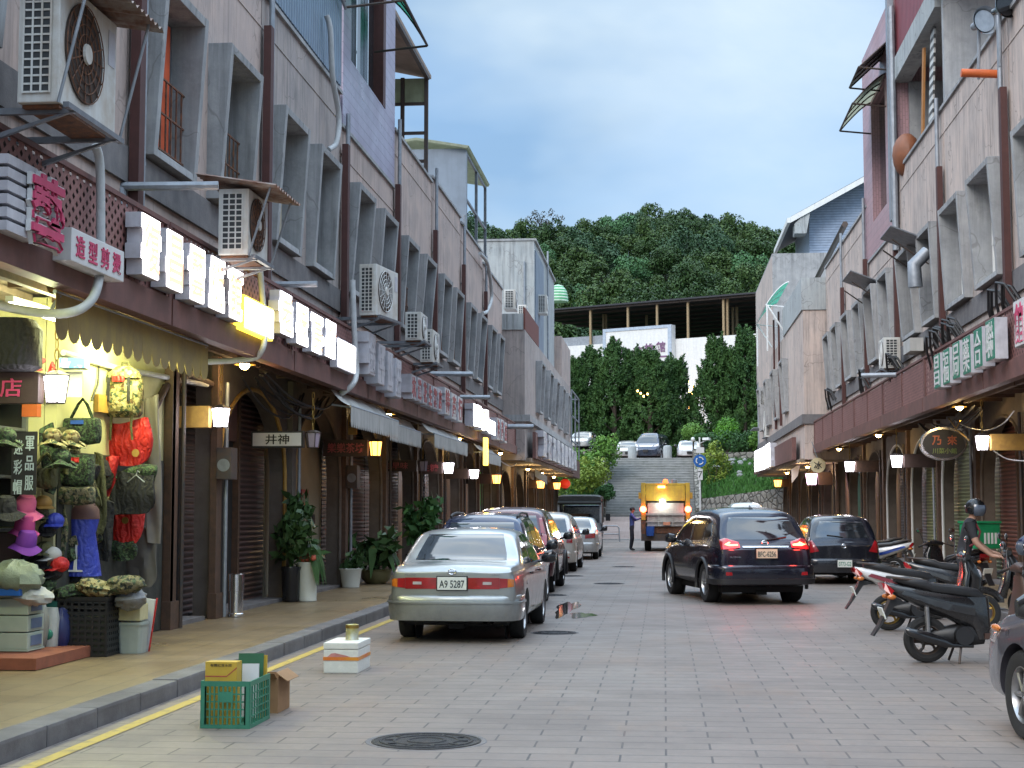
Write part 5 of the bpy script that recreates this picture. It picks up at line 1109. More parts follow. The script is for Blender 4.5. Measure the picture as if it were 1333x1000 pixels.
VAN = dict(L=5.1, W=1.92, r=.33, wheels=(1.05, 4.1), paint='p_white', sil=[(0, 1.0), (.05, 1.3), (.15, 1.7), (.3, 1.9), (1, 1.95), (3.6, 1.92), (4.1, 1.6), (4.5, 1.15), (4.9, .95), (5.1, .7)], belt=[(0, 1.05), (4.5, 1.02), (5.1, .75)], rear_win=[(-.7, 1.2), (.7, 1.2), (.64, 1.72), (-.64, 1.72)], front_win=[(-.72, 1.2), (.72, 1.2), (.6, 1.75), (-.6, 1.75)],
    side_wins=[[(.4, 1.15), (1.7, 1.15), (1.7, 1.7), (.45, 1.7)], [(1.8, 1.15), (3.0, 1.15), (3.0, 1.7), (1.8, 1.7)], [(3.1, 1.15), (4.2, 1.12), (3.8, 1.65), (3.1, 1.7)]], bumper=(.3, .6, .04, None), lamps=[('tail_light', 'redlens', [(.75, .75), (.86, .75), (.85, 1.1), (.75, 1.1)], 'y', .015)], front_lamps=[('headlight', 'clearlens', [(.5, .8), (.85, .82), (.85, .98), (.6, .95)], 'y', .02)])
car('delivery_van', 'white van at the far right end of the street', 'van', (3.5, 66, 0), 0, VAN)
GR = dict(SEDAN); GR.update(paint='p_grey', L=4.5, r=.325, tw=.21, gap=.05, lamps=[], plate=(.75, '8821', .1, False, 'plateink'), bstrip=None, exhaust=[], badges=[], mirror=(.85, 2.78, 1.0), handle_mat='p_grey', style=7, front_lamps=[('headlight', 'clearlens', [(.45, .62), (.8, .66), (.8, .78), (.55, .74)], 'y', .02)])
gc = car('saloon_car', 'slate grey car cut off at the right picture edge with alloy wheel and mirror', 'car', (3.88, 8.34, 0), rad(8), GR)
b = MB(); b.ell((-.83, 3.95, .78), (.02, .1, .03), 10, 6); b.part('turn_signal', 'amberlens', gc, smooth=True)
# cars on the plaza above the stairs (fronts towards us)
PV = dict(VAN); PV.update(paint='p_bluegrey', L=5.1, front_lamps=[('headlight', 'clearlens', [(.5, .88), (.88, .93), (.9, 1.2), (.78, 1.12), (.6, .99)], 'y', .02)], panels=[('grille', 'chrome', [(-.45, .9), (.45, .9), (.5, 1.0), (-.5, 1.0)], 'y', .03, True)], plate=(.6, '5520', .17, True, 'plateink'), lamps=[])
p = on(1, 109.2, 850, 597); car('passenger_van', 'dark blue people van parked facing the stair head', 'van', (p.x + .45, 114.3, 5.2), rad(180 - 11), PV)
S2 = dict(SEDAN); S2.update(paint='p_silver2', front_lamps=[('headlight', 'clearlens', [(.45, .6), (.78, .64), (.78, .76), (.55, .72)], 'y', .02)], lamps=[], plate=(.45, '2046', .16, True, 'plateink'), bstrip=None, exhaust=[], badges=[], emblem=None, handle_mat='p_silver2')
p = on(1, 109, 815, 597); car('saloon_car', 'silver saloon on the plaza left of the dark van', 'car', (p.x + .1, 113.6, 5.2), rad(180), S2)
p = on(1, 109, 890, 597); S3 = dict(S2); S3.update(paint='p_white', handle_mat='p_white'); car('saloon_car', 'white saloon on the plaza right of the dark van', 'car', (p.x + .4, 113.4, 5.2), rad(180), S3)
p = on(1, 110, 762, 580); S4 = dict(S2); car('saloon_car', 'silver car on the higher ground at far left above the green bushes', 'car', (p.x, 116, 6.0), rad(180 - 8), S4)
b = MB(); b.prism([(p.x - 3, 111, 5.1), (p.x + 2.6, 111, 5.1), (p.x + 2.6, 111, 5.98), (p.x - 3, 111, 5.98)], (0, 8, 0)); struct(b, 'upper_terrace', 'rubble')
# ------------------------------------------------------------------ refuse truck and canvas-topped pickup
t = thing('garbage_truck', 'yellow and grey refuse truck seen from behind with its lamps lit', 'truck', (.06, 62, 0))
M['truckyellow'] = mat('worn_truck_yellow', (.58, .40, .035), .55, col2=(.45, .29, .03), scale=3, streak=.5, grime=(.2, .12, .05)); M['truckgrey'] = mat('dented_truck_grey', (.42, .42, .4), .6, col2=(.3, .3, .29), scale=3, streak=.6, grime=(.16, .15, .14))
def TP(nm, m, boxes, par=None, **k):
    b = MB()
    for q_ in boxes: b.bx(*q_)
    return b.part(nm, m, par or t, **k)
TP('upper_hopper', 'truckyellow', [(-.78, .78, -.02, .4, 2.02, 2.62), (-.82, .82, .02, .5, 2.62, 2.72)], bevel=.015)
for s in (-1, 1): TP('lift_arm', 'truckyellow', [(s * .80, s * .97, -.08, .3, 1.25, 2.74), (s * .97, s * 1.08, .0, .25, 2.1, 2.35)], bevel=.012)
TP('hopper_bowl', 'truckgrey', [(-.74, .74, -.1, .3, 1.0, 1.5), (-.72, .72, .1, .3, 1.5, 1.93)], bevel=.02); TP('hopper_rib', 'truckgrey', [(-.79, .79, -.17, -.101, 1.44, 1.52), (-.3, -.26, -.16, -.101, 1.0, 1.43), (.26, .3, -.16, -.101, 1.0, 1.43), (-.79, .79, -.15, -.101, 1.16, 1.2)])
TP('opening', 'dark', [(-.76, .76, .28, .4, 1.94, 2.01)]); TP('lower_skirt', 'rust', [(-.98, -.8, -.05, .3, .45, 1.24), (.8, .98, -.05, .3, .45, 1.24), (-.8, .8, 0, .3, .72, .99)]); TP('bumper', 'iron', [(-.98, .98, -.15, 0, .42, .7)])
TP('body', mat('faded_truck_green', (.22, .27, .2), .6, streak=.4), [(-1.0, 1.0, .5, 4.2, .75, 2.66)], bevel=.03); TP('cab', 'whitepaint', [(-.95, .95, 4.35, 5.9, .6, 2.3)], bevel=.06); TP('chassis', 'iron', [(-.4, .4, .2, 5.8, .45, .74)])
b = MB(); b.loft([((-.62, -.24, .62), (.14, 0, 0), (0, .12, 0)), ((-.62, -.24, .75), (.16, 0, 0), (0, .13, 0)), ((-.62, -.24, 1.0), (.17, 0, 0), (0, .14, 0))], 14, 4); b.part('blue_bin', mat('blue_bin_plastic', (.01, .07, .32), .5), t)
for s in (-1, 1):
    b = MB(); b.lathe([(.13, -.03), (.13, .03)], (s * .89, -.1, 1.68), 'y', 20); f = b.part('tail_light', 'brake', t); b = MB(); b.lathe([(.06, -.045), (.06, -.031)], (s * .89, -.1, 1.68), 'y', 16); b.part('lamp_core', 'brake_hot', f)
b = MB(); b.bx(-.3, -.02, -.06, -.021, 2.53, 2.61); b.part('light_bar', 'brake_hot', t); b = MB(); b.lathe([(.1, 0), (.11, .04), (.08, .15), (.01, .17)], (.0, .2, 2.72), n=16); b.part('beacon', emit('orange_beacon', (1, .14, .03), 1.5), t, smooth=True); b = MB(); b.lathe([(.12, 0), (.12, .15), (.01, .17)], (.36, .2, 2.72), n=16); b.part('siren', 'galv', t)
b = MB(); b.ell((-.12, -.08, 1.97), (.11, .06, .1)); b.part('work_lamp', 'white_lamp', t, smooth=True); lamp((.0, 61.5, 1.97), 5, (1, 1, .85), .1); lamp((-.85, 61.5, 1.68), 1.5, (1, .1, .05), .1); lamp((.95, 61.5, 1.68), 1.5, (1, .1, .05), .1)
TP('licence_plate', mat('orange_plate', (.6, .25, .15), .5), [(-.1, .18, -.19, -.171, 1.05, 1.17)])
tm, rm, bd = wheel_mesh(.42, .26, 7)
for x, y in ((-.72, .95), (.72, .95), (-.78, 4.7), (.78, 4.7)):
    o = bpy.data.objects.new('wheel', tm); C.objects.link(o); o.parent = t; o.location = (x, y, .42); q_ = bpy.data.objects.new('rim', rm); C.objects.link(q_); q_.parent = o
t = thing('pickup_truck', 'dark canvas-topped small truck parked before the stair foot on the left', 'truck', (-3.28, 60, 0))
M['tarp'] = mat('black_tarpaulin', (.018, .02, .02), .6, bmp=.3, scale=5)
b = MB(); b.loft([((0, -.05, 2.05), (.84, 0, 0), (0, 0, .14)), ((0, .3, 2.1), (.86, 0, 0), (0, 0, .15)), ((0, 2.4, 2.08), (.86, 0, 0), (0, 0, .15))], 16, 5); b.part('canvas_top', 'tarp', t); b = MB(); b.tube([(-.84, -.07, 1.93), (.84, -.07, 1.93)], .07, 8); b.part('rolled_flap', 'tarp', t, smooth=True)
for s in (-1, 1): TP('side_panel', 'tarp', [(s * .8, s * .85, .1, 2.4, 1.15, 1.95)]); TP('stake', 'galv', [(s * .78, s * .86, 0, .09, 1.1, 1.95)])
TP('load_bed', 'steelgrey', [(-.84, .84, 0, 2.4, .7, .8), (-.84, .84, 0, .06, .801, 1.15)]); TP('load', 'wood_brown', [(-.5, .3, .5, 1.6, .81, 1.5)]); TP('cab', 'p_bluegrey', [(-.8, .8, 2.5, 3.7, .5, 1.85)], bevel=.08); TP('bumper', 'iron', [(-.8, .8, -.06, 0, .45, .62)])
b = MB(); b.box((1.0, 2.9, 1.35), (.18, .06, .28)); b.tube([(.8, 2.9, 1.4), (.95, 2.9, 1.4)], .02, 6); b.part('side_mirror', 'black', t)
tm2, rm2, _ = wheel_mesh(.29, .18, 7)
for x, y in ((-.68, .75), (.68, .75), (-.68, 3.0), (.68, 3.0)):
    o = bpy.data.objects.new('wheel', tm2); C.objects.link(o); o.parent = t; o.location = (x, y, .29); q_ = bpy.data.objects.new('rim', rm2); C.objects.link(q_); q_.parent = o
# brake glow thrown on the road by the braking car
for x in (-.62, .62): 
    pl = Matrix.Rotation(rad(13), 3, 'Z') @ V((x, -.14, 1.05)); lamp((1.78 + pl.x, 27.6 + pl.y, pl.z), 5.5, (1, .06, .03), .07)

# ------------------------------------------------------------------ scooters (x forward, wheels on z = 0)
def scooter(label, loc, rz, body, tail, accent, grp='scooters parked on the right', tyre_rim='alloy', lens='redlens', box=None, lit=False, lean=0):
    t = thing('motor_scooter', label, 'scooter', loc, rz, grp)
    for nm, x, w in (('rear_wheel', 0, .125), ('front_wheel', 1.3, .105)):
        b = MB(); r = .25; h = w / 2; b.lathe([(r * .62, -h * .7), (r * .8, -h), (r * .95, -h * .8), (r, -h * .25), (r, h * .25), (r * .95, h * .8), (r * .8, h), (r * .62, h * .7)], (x, 0, .25), 'y', 32, cap=False); wh = b.part(nm, 'rubber', t, smooth=True)
        b = MB(); b.lathe([(r * .66, -h * .75), (r * .62, -h * .78), (r * .56, -h * .3), (r * .56, h * .3), (r * .62, h * .78), (r * .66, h * .75)], (x, 0, .25), 'y', 28, cap=False); b.lathe([(.01, -h * .85), (.045, -h * .8), (.05, h * .8), (.01, h * .85)], (x, 0, .25), 'y', 14)
        for i in range(5): a = 2 * PI * i / 5 + .3; b.tube([(x + .04 * math.cos(a), 0, .25 + .04 * math.sin(a)), (x + .1 * math.cos(a + .25), 0, .25 + .1 * math.sin(a + .25)), (x + r * .6 * math.cos(a + .1), 0, .25 + r * .6 * math.sin(a + .1))], [.02, .016, .02], 6)
        b.part('rim', tyre_rim, wh, smooth=50)
    b = MB(); b.loft([((.62, 0, .5), (0, .13, 0), (0, 0, .2)), ((.45, 0, .56), (0, .155, 0), (0, 0, .2)), ((.2, 0, .64), (0, .16, 0), (0, 0, .15)), ((-.1, 0, .72), (0, .14, 0), (0, 0, .11)), ((-.32, 0, .79), (0, .11, 0), (0, 0, .075)), ((-.46, 0, .85), (0, .05, 0), (0, 0, .03))], 16, 3); b.part('rear_cowl', tail, t, smooth=True)
    b = MB(); b.loft([((.6, 0, .26), (.07, 0, 0), (0, .13, 0)), ((.57, 0, .4), (.12, 0, 0), (0, .15, 0)), ((.52, 0, .58), (.17, 0, 0), (0, .15, 0)), ((.5, 0, .72), (.18, 0, 0), (0, .13, 0))], 16, 3.4); b.part('underseat_cowl', 'sc_black' if tail == 'sc_white' else tail, t, smooth=True)
    b = MB(); b.bx(-.02, .5, .09, .19, .18, .34); b.bx(-.12, .2, .1, .16, .2, .31); b.part('drive_case', 'iron', t, bevel=.03)
    b = MB(); b.loft([((.42, -.0, .5), (0, .12, 0), (0, 0, .07)), ((.15, 0, .56), (0, .1, 0), (0, 0, .06)), ((-.08, 0, .62), (0, .08, 0), (0, 0, .05))], 12, 3); b.part('air_box', 'black', t, smooth=True)
    for s in (-1, 1):
        b = MB(); b.prism([(.5, s * .15, .52), (.2, s * .165, .58), (-.12, s * .15, .69), (-.3, s * .118, .755), (-.25, s * .118, .79), (-.05, s * .15, .735), (.25, s * .165, .64), (.5, s * .155, .6)], (0, s * .012, 0)); b.part('side_trim', accent, t)
    b = MB(); b.loft([((.66, 0, .69), (0, .1, 0), (0, 0, .03)), ((.55, 0, .75), (0, .135, 0), (0, 0, .06)), ((.3, 0, .79), (0, .15, 0), (0, 0, .065)), ((.05, 0, .815), (0, .14, 0), (0, 0, .06)), ((.0, 0, .84), (0, .14, 0), (0, 0, .065)), ((-.2, 0, .885), (0, .12, 0), (0, 0, .055)), ((-.34, 0, .905), (0, .07, 0), (0, 0, .03))], 16, 3); b.part('seat', 'black', t, smooth=True)
    b = MB(); b.tube([(-.12, .1, .9), (-.36, .11, .93), (-.42, 0, .935), (-.36, -.11, .93), (-.12, -.1, .9)], .015, 8); b.part('grab_rail', 'iron', t, smooth=True)
    b = MB(); b.loft([((-.2, 0, .76), (0, .11, 0), (0, 0, .07)), ((-.36, 0, .8), (0, .1, 0), (0, 0, .055)), ((-.45, 0, .83), (0, .06, 0), (0, 0, .03))], 12, 3); 
    b = MB(); b.prism([(-.40, -.1, .74), (-.47, -.06, .8), (-.485, -.03, .865), (-.45, -.05, .87), (-.37, -.11, .79)], (0, .2, 0)); b.part('tail_light', lens, t)
    for s in (-1, 1): b = MB(); b.ell((-.4, s * .12, .72), (.05, .03, .03)); b.part('turn_signal', 'amberlens', t, smooth=True)
    b = MB(); b.prism([(-.2, -.07, .66), (-.4, -.07, .7), (-.52, -.06, .42), (-.6, -.06, .3), (-.585, -.06, .29), (-.49, -.06, .42), (-.36, -.07, .62)], (0, .13, 0)); b.part('mudguard', 'black', t)
    b = MB(); b.box((-.485, 0, .54), (.012, .2, .13), (0, rad(-20), 0)); b.part('licence_plate', 'plate', t)
    b = MB(); b.loft([((.62, .0, .3), (0, .1, 0), (0, 0, .1)), ((.45, 0, .31), (0, .14, 0), (0, 0, .13)), ((.2, 0.02, .3), (0, .12, 0), (0, 0, .1)), ((.0, .06, .27), (0, .06, 0), (0, 0, .07))], 12, 3); b.lathe([(.1, -.17), (.11, -.13), (.11, .0)], (.38, 0, .3), 'y', 20); b.part('engine', 'black', t, smooth=50)
    b = MB(); b.loft([((.48, -.13, .19), (0, .02, 0), (0, 0, .02)), ((.25, -.15, .2), (0, .025, 0), (0, 0, .025)), ((.16, -.16, .23), (0, .045, 0), (0, 0, .055)), ((-.08, -.165, .3), (0, .05, 0), (0, 0, .065)), ((-.24, -.165, .35), (0, .04, 0), (0, 0, .045)), ((-.27, -.165, .36), (0, .02, 0), (0, 0, .02))], 14, 2.6); b.part('exhaust_silencer', 'blackgloss', t, smooth=True)
    b = MB(); b.tube([(0, -.1, .25), (-.02, -.12, .62)], .028, 10); b.part('rear_shock', 'alloy', t, smooth=True)
    b = MB(); b.bx(.6, .98, -.16, .16, .27, .33); b.loft([((.95, 0, .33), (.08, 0, 0), (0, .17, 0)), ((1.02, 0, .55), (.06, 0, 0), (0, .21, 0)), ((1.06, 0, .8), (.05, 0, 0), (0, .2, 0)), ((1.05, 0, .95), (.04, 0, 0), (0, .13, 0))], 16, 3); b.part('leg_shield', body, t, smooth=50)
    b = MB(); b.loft([((1.16, 0, .5), (.1, 0, 0), (0, .08, 0)), ((1.19, 0, .72), (.1, 0, 0), (0, .14, 0)), ((1.12, 0, .9), (.09, 0, 0), (0, .15, 0)), ((1.06, 0, 1.02), (.06, 0, 0), (0, .1, 0))], 14, 2.6); b.part('front_cowl', body, t, smooth=True)
    b = MB(); b.ell((1.245, 0, .76), (.05, .1, .09)); b.part('headlight', 'clearlens', t, smooth=True)
    b = MB(); b.tube([(1.3 + .31 * math.cos(a), 0, .25 + .31 * math.sin(a)) for a in [rad(35 + 100 * i / 10) for i in range(11)]], .05, 8); b.part('front_fender', body, t, smooth=True)
    b = MB(); b.tube([(1.3, .075, .25), (1.16, .075, .7)], .022, 8); b.tube([(1.3, -.075, .25), (1.16, -.075, .7)], .022, 8); b.tube([(1.17, .075, .7), (1.17, -.075, .7)], .02, 6); b.part('fork', 'iron', t)
    b = MB(); b.tube([(.98, .34, .99), (1.03, .2, 1.03), (1.05, 0, 1.02), (1.03, -.2, 1.03), (.98, -.34, .99)], .016, 8); b.part('handlebar', 'iron', t, smooth=True)
    b = MB(); b.loft([((1.05, -.18, 1.02), (.05, 0, 0), (0, 0, .04)), ((1.06, 0, 1.04), (.08, 0, 0), (0, 0, .06)), ((1.05, .18, 1.02), (.05, 0, 0), (0, 0, .04))], 12, 2.6); b.part('instrument_cowl', body, t, smooth=True)
    for s in (-1, 1):
        b = MB(); b.tube([(.985, s * .33, .99), (.95, s * .43, .965)], .02, 10); b.part('grip', 'rubber', t)
        b = MB(); b.tube([(1.0, s * .27, 1.02), (1.02, s * .33, 1.2), (1.0, s * .36, 1.24)], .008, 6); b.ell((1.0, s * .38, 1.27), (.02, .075, .05), 14, 8); mm = b.part('mirror', 'black', t, smooth=True); b = MB(); b.ell((.984, s * .38, 1.27), (.008, .066, .042), 14, 8); b.part('mirror_glass', M.setdefault('mirrorglass', mat('mirror_glass', (.8, .82, .85), .05, 1, var=.02)), mm, smooth=True)
        b = MB(); b.tube([(.35, s * .12, .2), (.3, s * .2, .01)], .014, 6); b.part('stand', 'iron', t)
    if box:
        b = MB(); b.bx(-.55, -.02, -.25, .25, .96, 1.42); bo = b.part('delivery_box', box, t, bevel=.025); b = MB(); b.bx(-.57, .0, -.27, .27, 1.425, 1.46); b.part('lid', box, bo)
        b = MB()
        for k in range(4): b.bx(-.56, -.551, -.16 + k * .08, -.12 + k * .08, 1.05, 1.25)
        b.part('box_marking', 'signwhite', bo)
    return t
M['sc_black'] = carpaint('scooter_black', (.012, .012, .014), .2, .25); M['sc_white'] = carpaint('scooter_white', (.6, .6, .6), .05, .3); M['sc_red'] = carpaint('scooter_red', (.2, .012, .02), .2, .25); M['sc_brown'] = mat('brown_scooter_plastic', (.07, .035, .025), .5); M['sc_blue'] = carpaint('scooter_blue', (.02, .06, .3), .3, .25); M['sc_green'] = mat('green_box_vinyl', (.01, .26, .10), .5)
M['sc_dgrey'] = carpaint('scooter_charcoal', (.03, .032, .036), .3, .3)
scooter('nearest black scooter parked tail to the street on the right', (2.86, 17.45, 0), rad(6), 'sc_brown', 'sc_black', 'sc_dgrey', lens='redlens', tyre_rim='iron')
scooter('scooter with the white and red tail behind the nearest black one', (3.1, 22.0, 0), rad(4), 'sc_black', 'sc_white', 'sc_red', tyre_rim='brass', lens='redlens')
scooter('dark scooter straddled by the helmeted rider', (4.15, 24.3, 0), rad(-4), 'sc_black', 'sc_black', 'sc_dgrey')
scooter('scooter carrying the green delivery box', (5.65, 29.4, 0), rad(118), 'sc_black', 'sc_black', 'sc_dgrey', box='sc_green')
scooter('blue and white scooter beside the dark hatchback', (5.6, 38.6, 0), rad(165), 'sc_blue', 'sc_white', 'sc_blue')
scooter('far scooter at the foot of the white-edged arch', (5.9, 41.6, 0), rad(190), 'sc_black', 'sc_black', 'sc_red')
M['helmet_blue'] = carpaint('helmet_navy', (.015, .018, .09), .2, .22); M['helmet_black'] = carpaint('helmet_black', (.012, .014, .018), .2, .22)
def helmet(label, loc, rz, m, name='helmet', parent=None):
    t = thing(name, label, 'helmet', loc, rz) if not parent else None
    P_ = t or parent; b = MB(); n, mm = 24, 14
    def f(u, v):
        th = 2 * PI * u; ph = PI * (.02 + .66 * v); face = max(0, math.cos(th)) ** 3 * max(0, (v - .55) / .45); r = 1 - .12 * face
        return V((.15 * r * math.sin(ph) * math.cos(th), .125 * math.sin(ph) * math.sin(th), .135 * math.cos(ph)))
    b.grid(f, n, mm); bmesh.ops.solidify(b.bm, geom=b.bm.faces[:], thickness=.012); sh = b.part('helmet_shell' if t else 'helmet', m, P_, smooth=True)
    b = MB(); b.grid(lambda u, v: V((.156 * math.cos(-1.15 + 2.3 * u) * math.sin(PI * (.36 + .36 * v)), .134 * math.sin(-1.15 + 2.3 * u) * math.sin(PI * (.36 + .36 * v)), .14 * math.cos(PI * (.36 + .36 * v)))), 16, 8); b.part('visor', M.setdefault('visor', mat('smoked_visor', (.09, .11, .15), .12, spec=.8)), sh, smooth=True)
    if t: b = MB(); b.tube([(.03, .1, -.07), (.04, .05, -.17), (.04, -.05, -.17), (.03, -.1, -.07)], .008, 6); b.part('chin_strap', 'black', t)
    return sh
helmet('dark blue helmet hanging on the nearest scooter', (3.98, 17.35, 1.27), rad(160), 'helmet_blue')

# ------------------------------------------------------------------ people
def figure(label, loc, rz, J, mats, rad_scale=1.0, hair=True, helm=None, extras=None):
    """J: joint name -> (x, y, z) in metres, x forward; one continuous skinned body"""
    t = thing('person', label, 'person', loc, rz); names = []; verts = []; rads = []; edges = []
    R0 = dict(pelvis=.15, waist=.125, chest=.155, neckb=.075, neck=.055, head=.085, crownp=.075, sho=.07, elb=.045, wri=.03, palm=.034, hip=.095, kne=.06, ank=.042, toe=.04)
    def add(n, p, par, r=None):
        names.append(n); verts.append(p); rads.append((r or R0[n.rstrip('LR')]) * rad_scale); i = len(verts) - 1
        if par is not None: edges.append((names.index(par), i))
    add('pelvis', J['pelvis'], None); add('waist', J['waist'], 'pelvis'); add('chest', J['chest'], 'waist'); add('neckb', J['neckb'], 'chest'); add('neck', J['neck'], 'neckb'); add('head', J['head'], 'neck'); add('crownp', J['crownp'], 'head')
    for s in 'LR':
        add('sho' + s, J['sho' + s], 'neckb'); add('elb' + s, J['elb' + s], 'sho' + s); add('wri' + s, J['wri' + s], 'elb' + s); add('palm' + s, J['palm' + s], 'wri' + s)
        w, p = V(J['wri' + s]), V(J['palm' + s]); d = (p - w).normalized(); sd = d.cross(V((0, 0, 1))).normalized(); dn = d.cross(sd)
        for k in range(4):
            o = p + d * .03 + sd * (.024 * (k - 1.5)); add('f%d%s' % (k, s), o + d * .035 - dn * .0, 'palm' + s, .0095); add('g%d%s' % (k, s), o + d * (.05 + .006 * (1.5 - abs(k - 1.5))) + V((0, 0, -.03)), 'f%d%s' % (k, s), .008)
        add('h' + s, p + sd * .045 - d * .0, 'palm' + s, .011); add('i' + s, p + sd * .055 + d * .035 + V((0, 0, -.01)), 'h' + s, .009)
        add('hip' + s, J['hip' + s], 'pelvis'); add('kne' + s, J['kne' + s], 'hip' + s); add('ank' + s, J['ank' + s], 'kne' + s); add('toe' + s, J['toe' + s], 'ank' + s)
    me = bpy.data.meshes.new('sk'); me.from_pydata([tuple(v) for v in verts], edges, []); o = bpy.data.objects.new('sk', me); C.objects.link(o)
    sk = o.modifiers.new('s', 'SKIN'); sk.use_smooth_shade = True
    for i, d in enumerate(me.skin_vertices[0].data): d.radius = (rads[i], rads[i] * (.72 if names[i] in ('chest', 'waist', 'pelvis') else 1)); d.use_root = i == 0
    if names[2] == 'chest':
        for n in ('pelvis', 'waist', 'chest'): me.skin_vertices[0].data[names.index(n)].radius = (rads[names.index(n)], rads[names.index(n)] * .8)
    ss = o.modifiers.new('u', 'SUBSURF'); ss.levels = ss.render_levels = 2
    m = evalmesh(o); C.objects.unlink(o); bpy.data.objects.remove(o)
    m.materials.clear()
    for k in ('skin', mats['top'], mats['leg'], mats['shoe']): m.materials.append(M[k] if isinstance(k, str) else k)
    segs = []
    for a, c in edges:
        n = names[c]; k = 0
        if n in ('waist', 'chest', 'neckb') or n.startswith('sho'): k = 1
        elif n.startswith('elb'): k = 1
        elif n.startswith('wri'): k = 1 if mats.get('long') else 0
        elif n.startswith(('hip', 'kne')): k = 2
        elif n.startswith('ank'): k = 2 if not mats.get('shorts') else 0
        elif n.startswith('toe'): k = 3
        segs.append((V(verts[a]), V(verts[c]), k, n))
    for p in m.polygons:
        best = None; c = p.center
        for a, d, k, n in segs:
            ab = d - a; t_ = max(0, min(1, (c - a).dot(ab) / ab.length_squared)); dist = (c - a - ab * t_).length
            if n.startswith('elb') and not mats.get('long') and t_ > .72: k = 0
            if best is None or dist < best[0]: best = (dist, k)
        p.material_index = best[1]; p.use_smooth = True
    bo = bpy.data.objects.new('body', m); C.objects.link(bo); bo.parent = t
    h = V(J['head'])
    b = MB(); b.loft([(h + V((.085, 0, .02)), (0, .012, 0), (0, 0, .012)), (h + V((.105, 0, -.01)), (0, .016, 0), (0, 0, .014)), (h + V((.085, 0, -.022)), (0, .014, 0), (0, 0, .01))], 8); b.part('nose', 'skin', bo, smooth=True)
    for s in (-1, 1): b = MB(); b.ell(h + V((.08, s * .033, .018)), (.012, .016, .01), 8, 6); b.part('eye', 'ink', bo, smooth=True); b = MB(); b.ell(h + V((0, s * .088, 0)), (.025, .012, .035), 8, 6); b.part('ear', 'skin', bo, smooth=True)
    b = MB(); b.ell(h + V((.088, 0, -.05)), (.008, .026, .006), 8, 6); b.part('mouth', mat('lips', (.25, .1, .09), .6), bo, smooth=True)
    if hair: b = MB(); b.ell(h + V((-.018, 0, .055)), (.105, .1, .085), 16, 10, jit=.03, rng=RND); b.part('hair', 'hair', bo, smooth=True)
    return t, bo
J = dict(pelvis=(0, 0, .95), waist=(.01, 0, 1.12), chest=(.02, 0, 1.32), neckb=(.0, 0, 1.47), neck=(.015, 0, 1.53), head=(.04, 0, 1.63), crownp=(.03, 0, 1.7), shoL=(0, .19, 1.43), shoR=(0, -.19, 1.43), elbL=(.14, .26, 1.22), elbR=(.17, -.23, 1.26), wriL=(.38, .16, 1.33), wriR=(.42, -.14, 1.33), palmL=(.46, .14, 1.34), palmR=(.5, -.12, 1.34),
         hipL=(0, .1, .9), hipR=(0, -.1, .9), kneL=(.05, .11, .5), kneR=(-.02, -.11, .5), ankL=(-.02, .12, .1), ankR=(-.08, -.11, .1), toeL=(.13, .13, .045), toeR=(.07, -.11, .045))
figure('man in a blue shirt reaching toward the back of the refuse truck', (-1.3, 62.2, 0), rad(4), J, dict(top=mat('denim_blue_shirt', (.06, .09, .28), .8), leg=mat('dark_blue_trousers', (.015, .018, .03), .8), shoe='black', long=True))
J = dict(pelvis=(0, 0, .98), waist=(.04, 0, 1.14), chest=(.11, 0, 1.34), neckb=(.13, 0, 1.48), neck=(.16, 0, 1.54), head=(.19, 0, 1.64), crownp=(.18, 0, 1.71), shoL=(.12, .2, 1.43), shoR=(.12, -.2, 1.43), elbL=(.22, .3, 1.17), elbR=(.2, -.28, 1.16), wriL=(.42, .34, 1.02), wriR=(.42, -.3, .98), palmL=(.5, .35, 1.0), palmR=(.51, -.32, .97),
         hipL=(0, .12, .93), hipR=(0, -.12, .93), kneL=(.07, .24, .52), kneR=(.07, -.24, .52), ankL=(-.02, .27, .1), ankR=(-.02, -.27, .1), toeL=(.13, .29, .045), toeR=(.13, -.29, .045))
rt, rb_ = figure('rider in black T-shirt and dark full helmet astride a scooter on the right', (4.55, 24.25, 0), rad(-10), J, dict(top=mat('black_tshirt', (.018, .018, .022), .85), leg=mat('charcoal_trousers', (.03, .032, .04), .85), shoe='black', long=False), 1.14, hair=False)
hs = helmet('', None, 0, 'helmet_black', parent=rb_); hs.location = (.2, 0, 1.69); hs.scale = (1.08, 1.12, 1.15); hs.rotation_euler = (0, rad(6), rad(-35))
b = MB(); b.tube([(.2, -.13, 1.46), (.26, -.12, 1.34), (.22, -.14, 1.18), (.02, -.1, 1.08)], .018, 6); b.part('bag_strap', mat('dark_red_strap', (.2, .03, .04), .7), rb_, smooth=True)
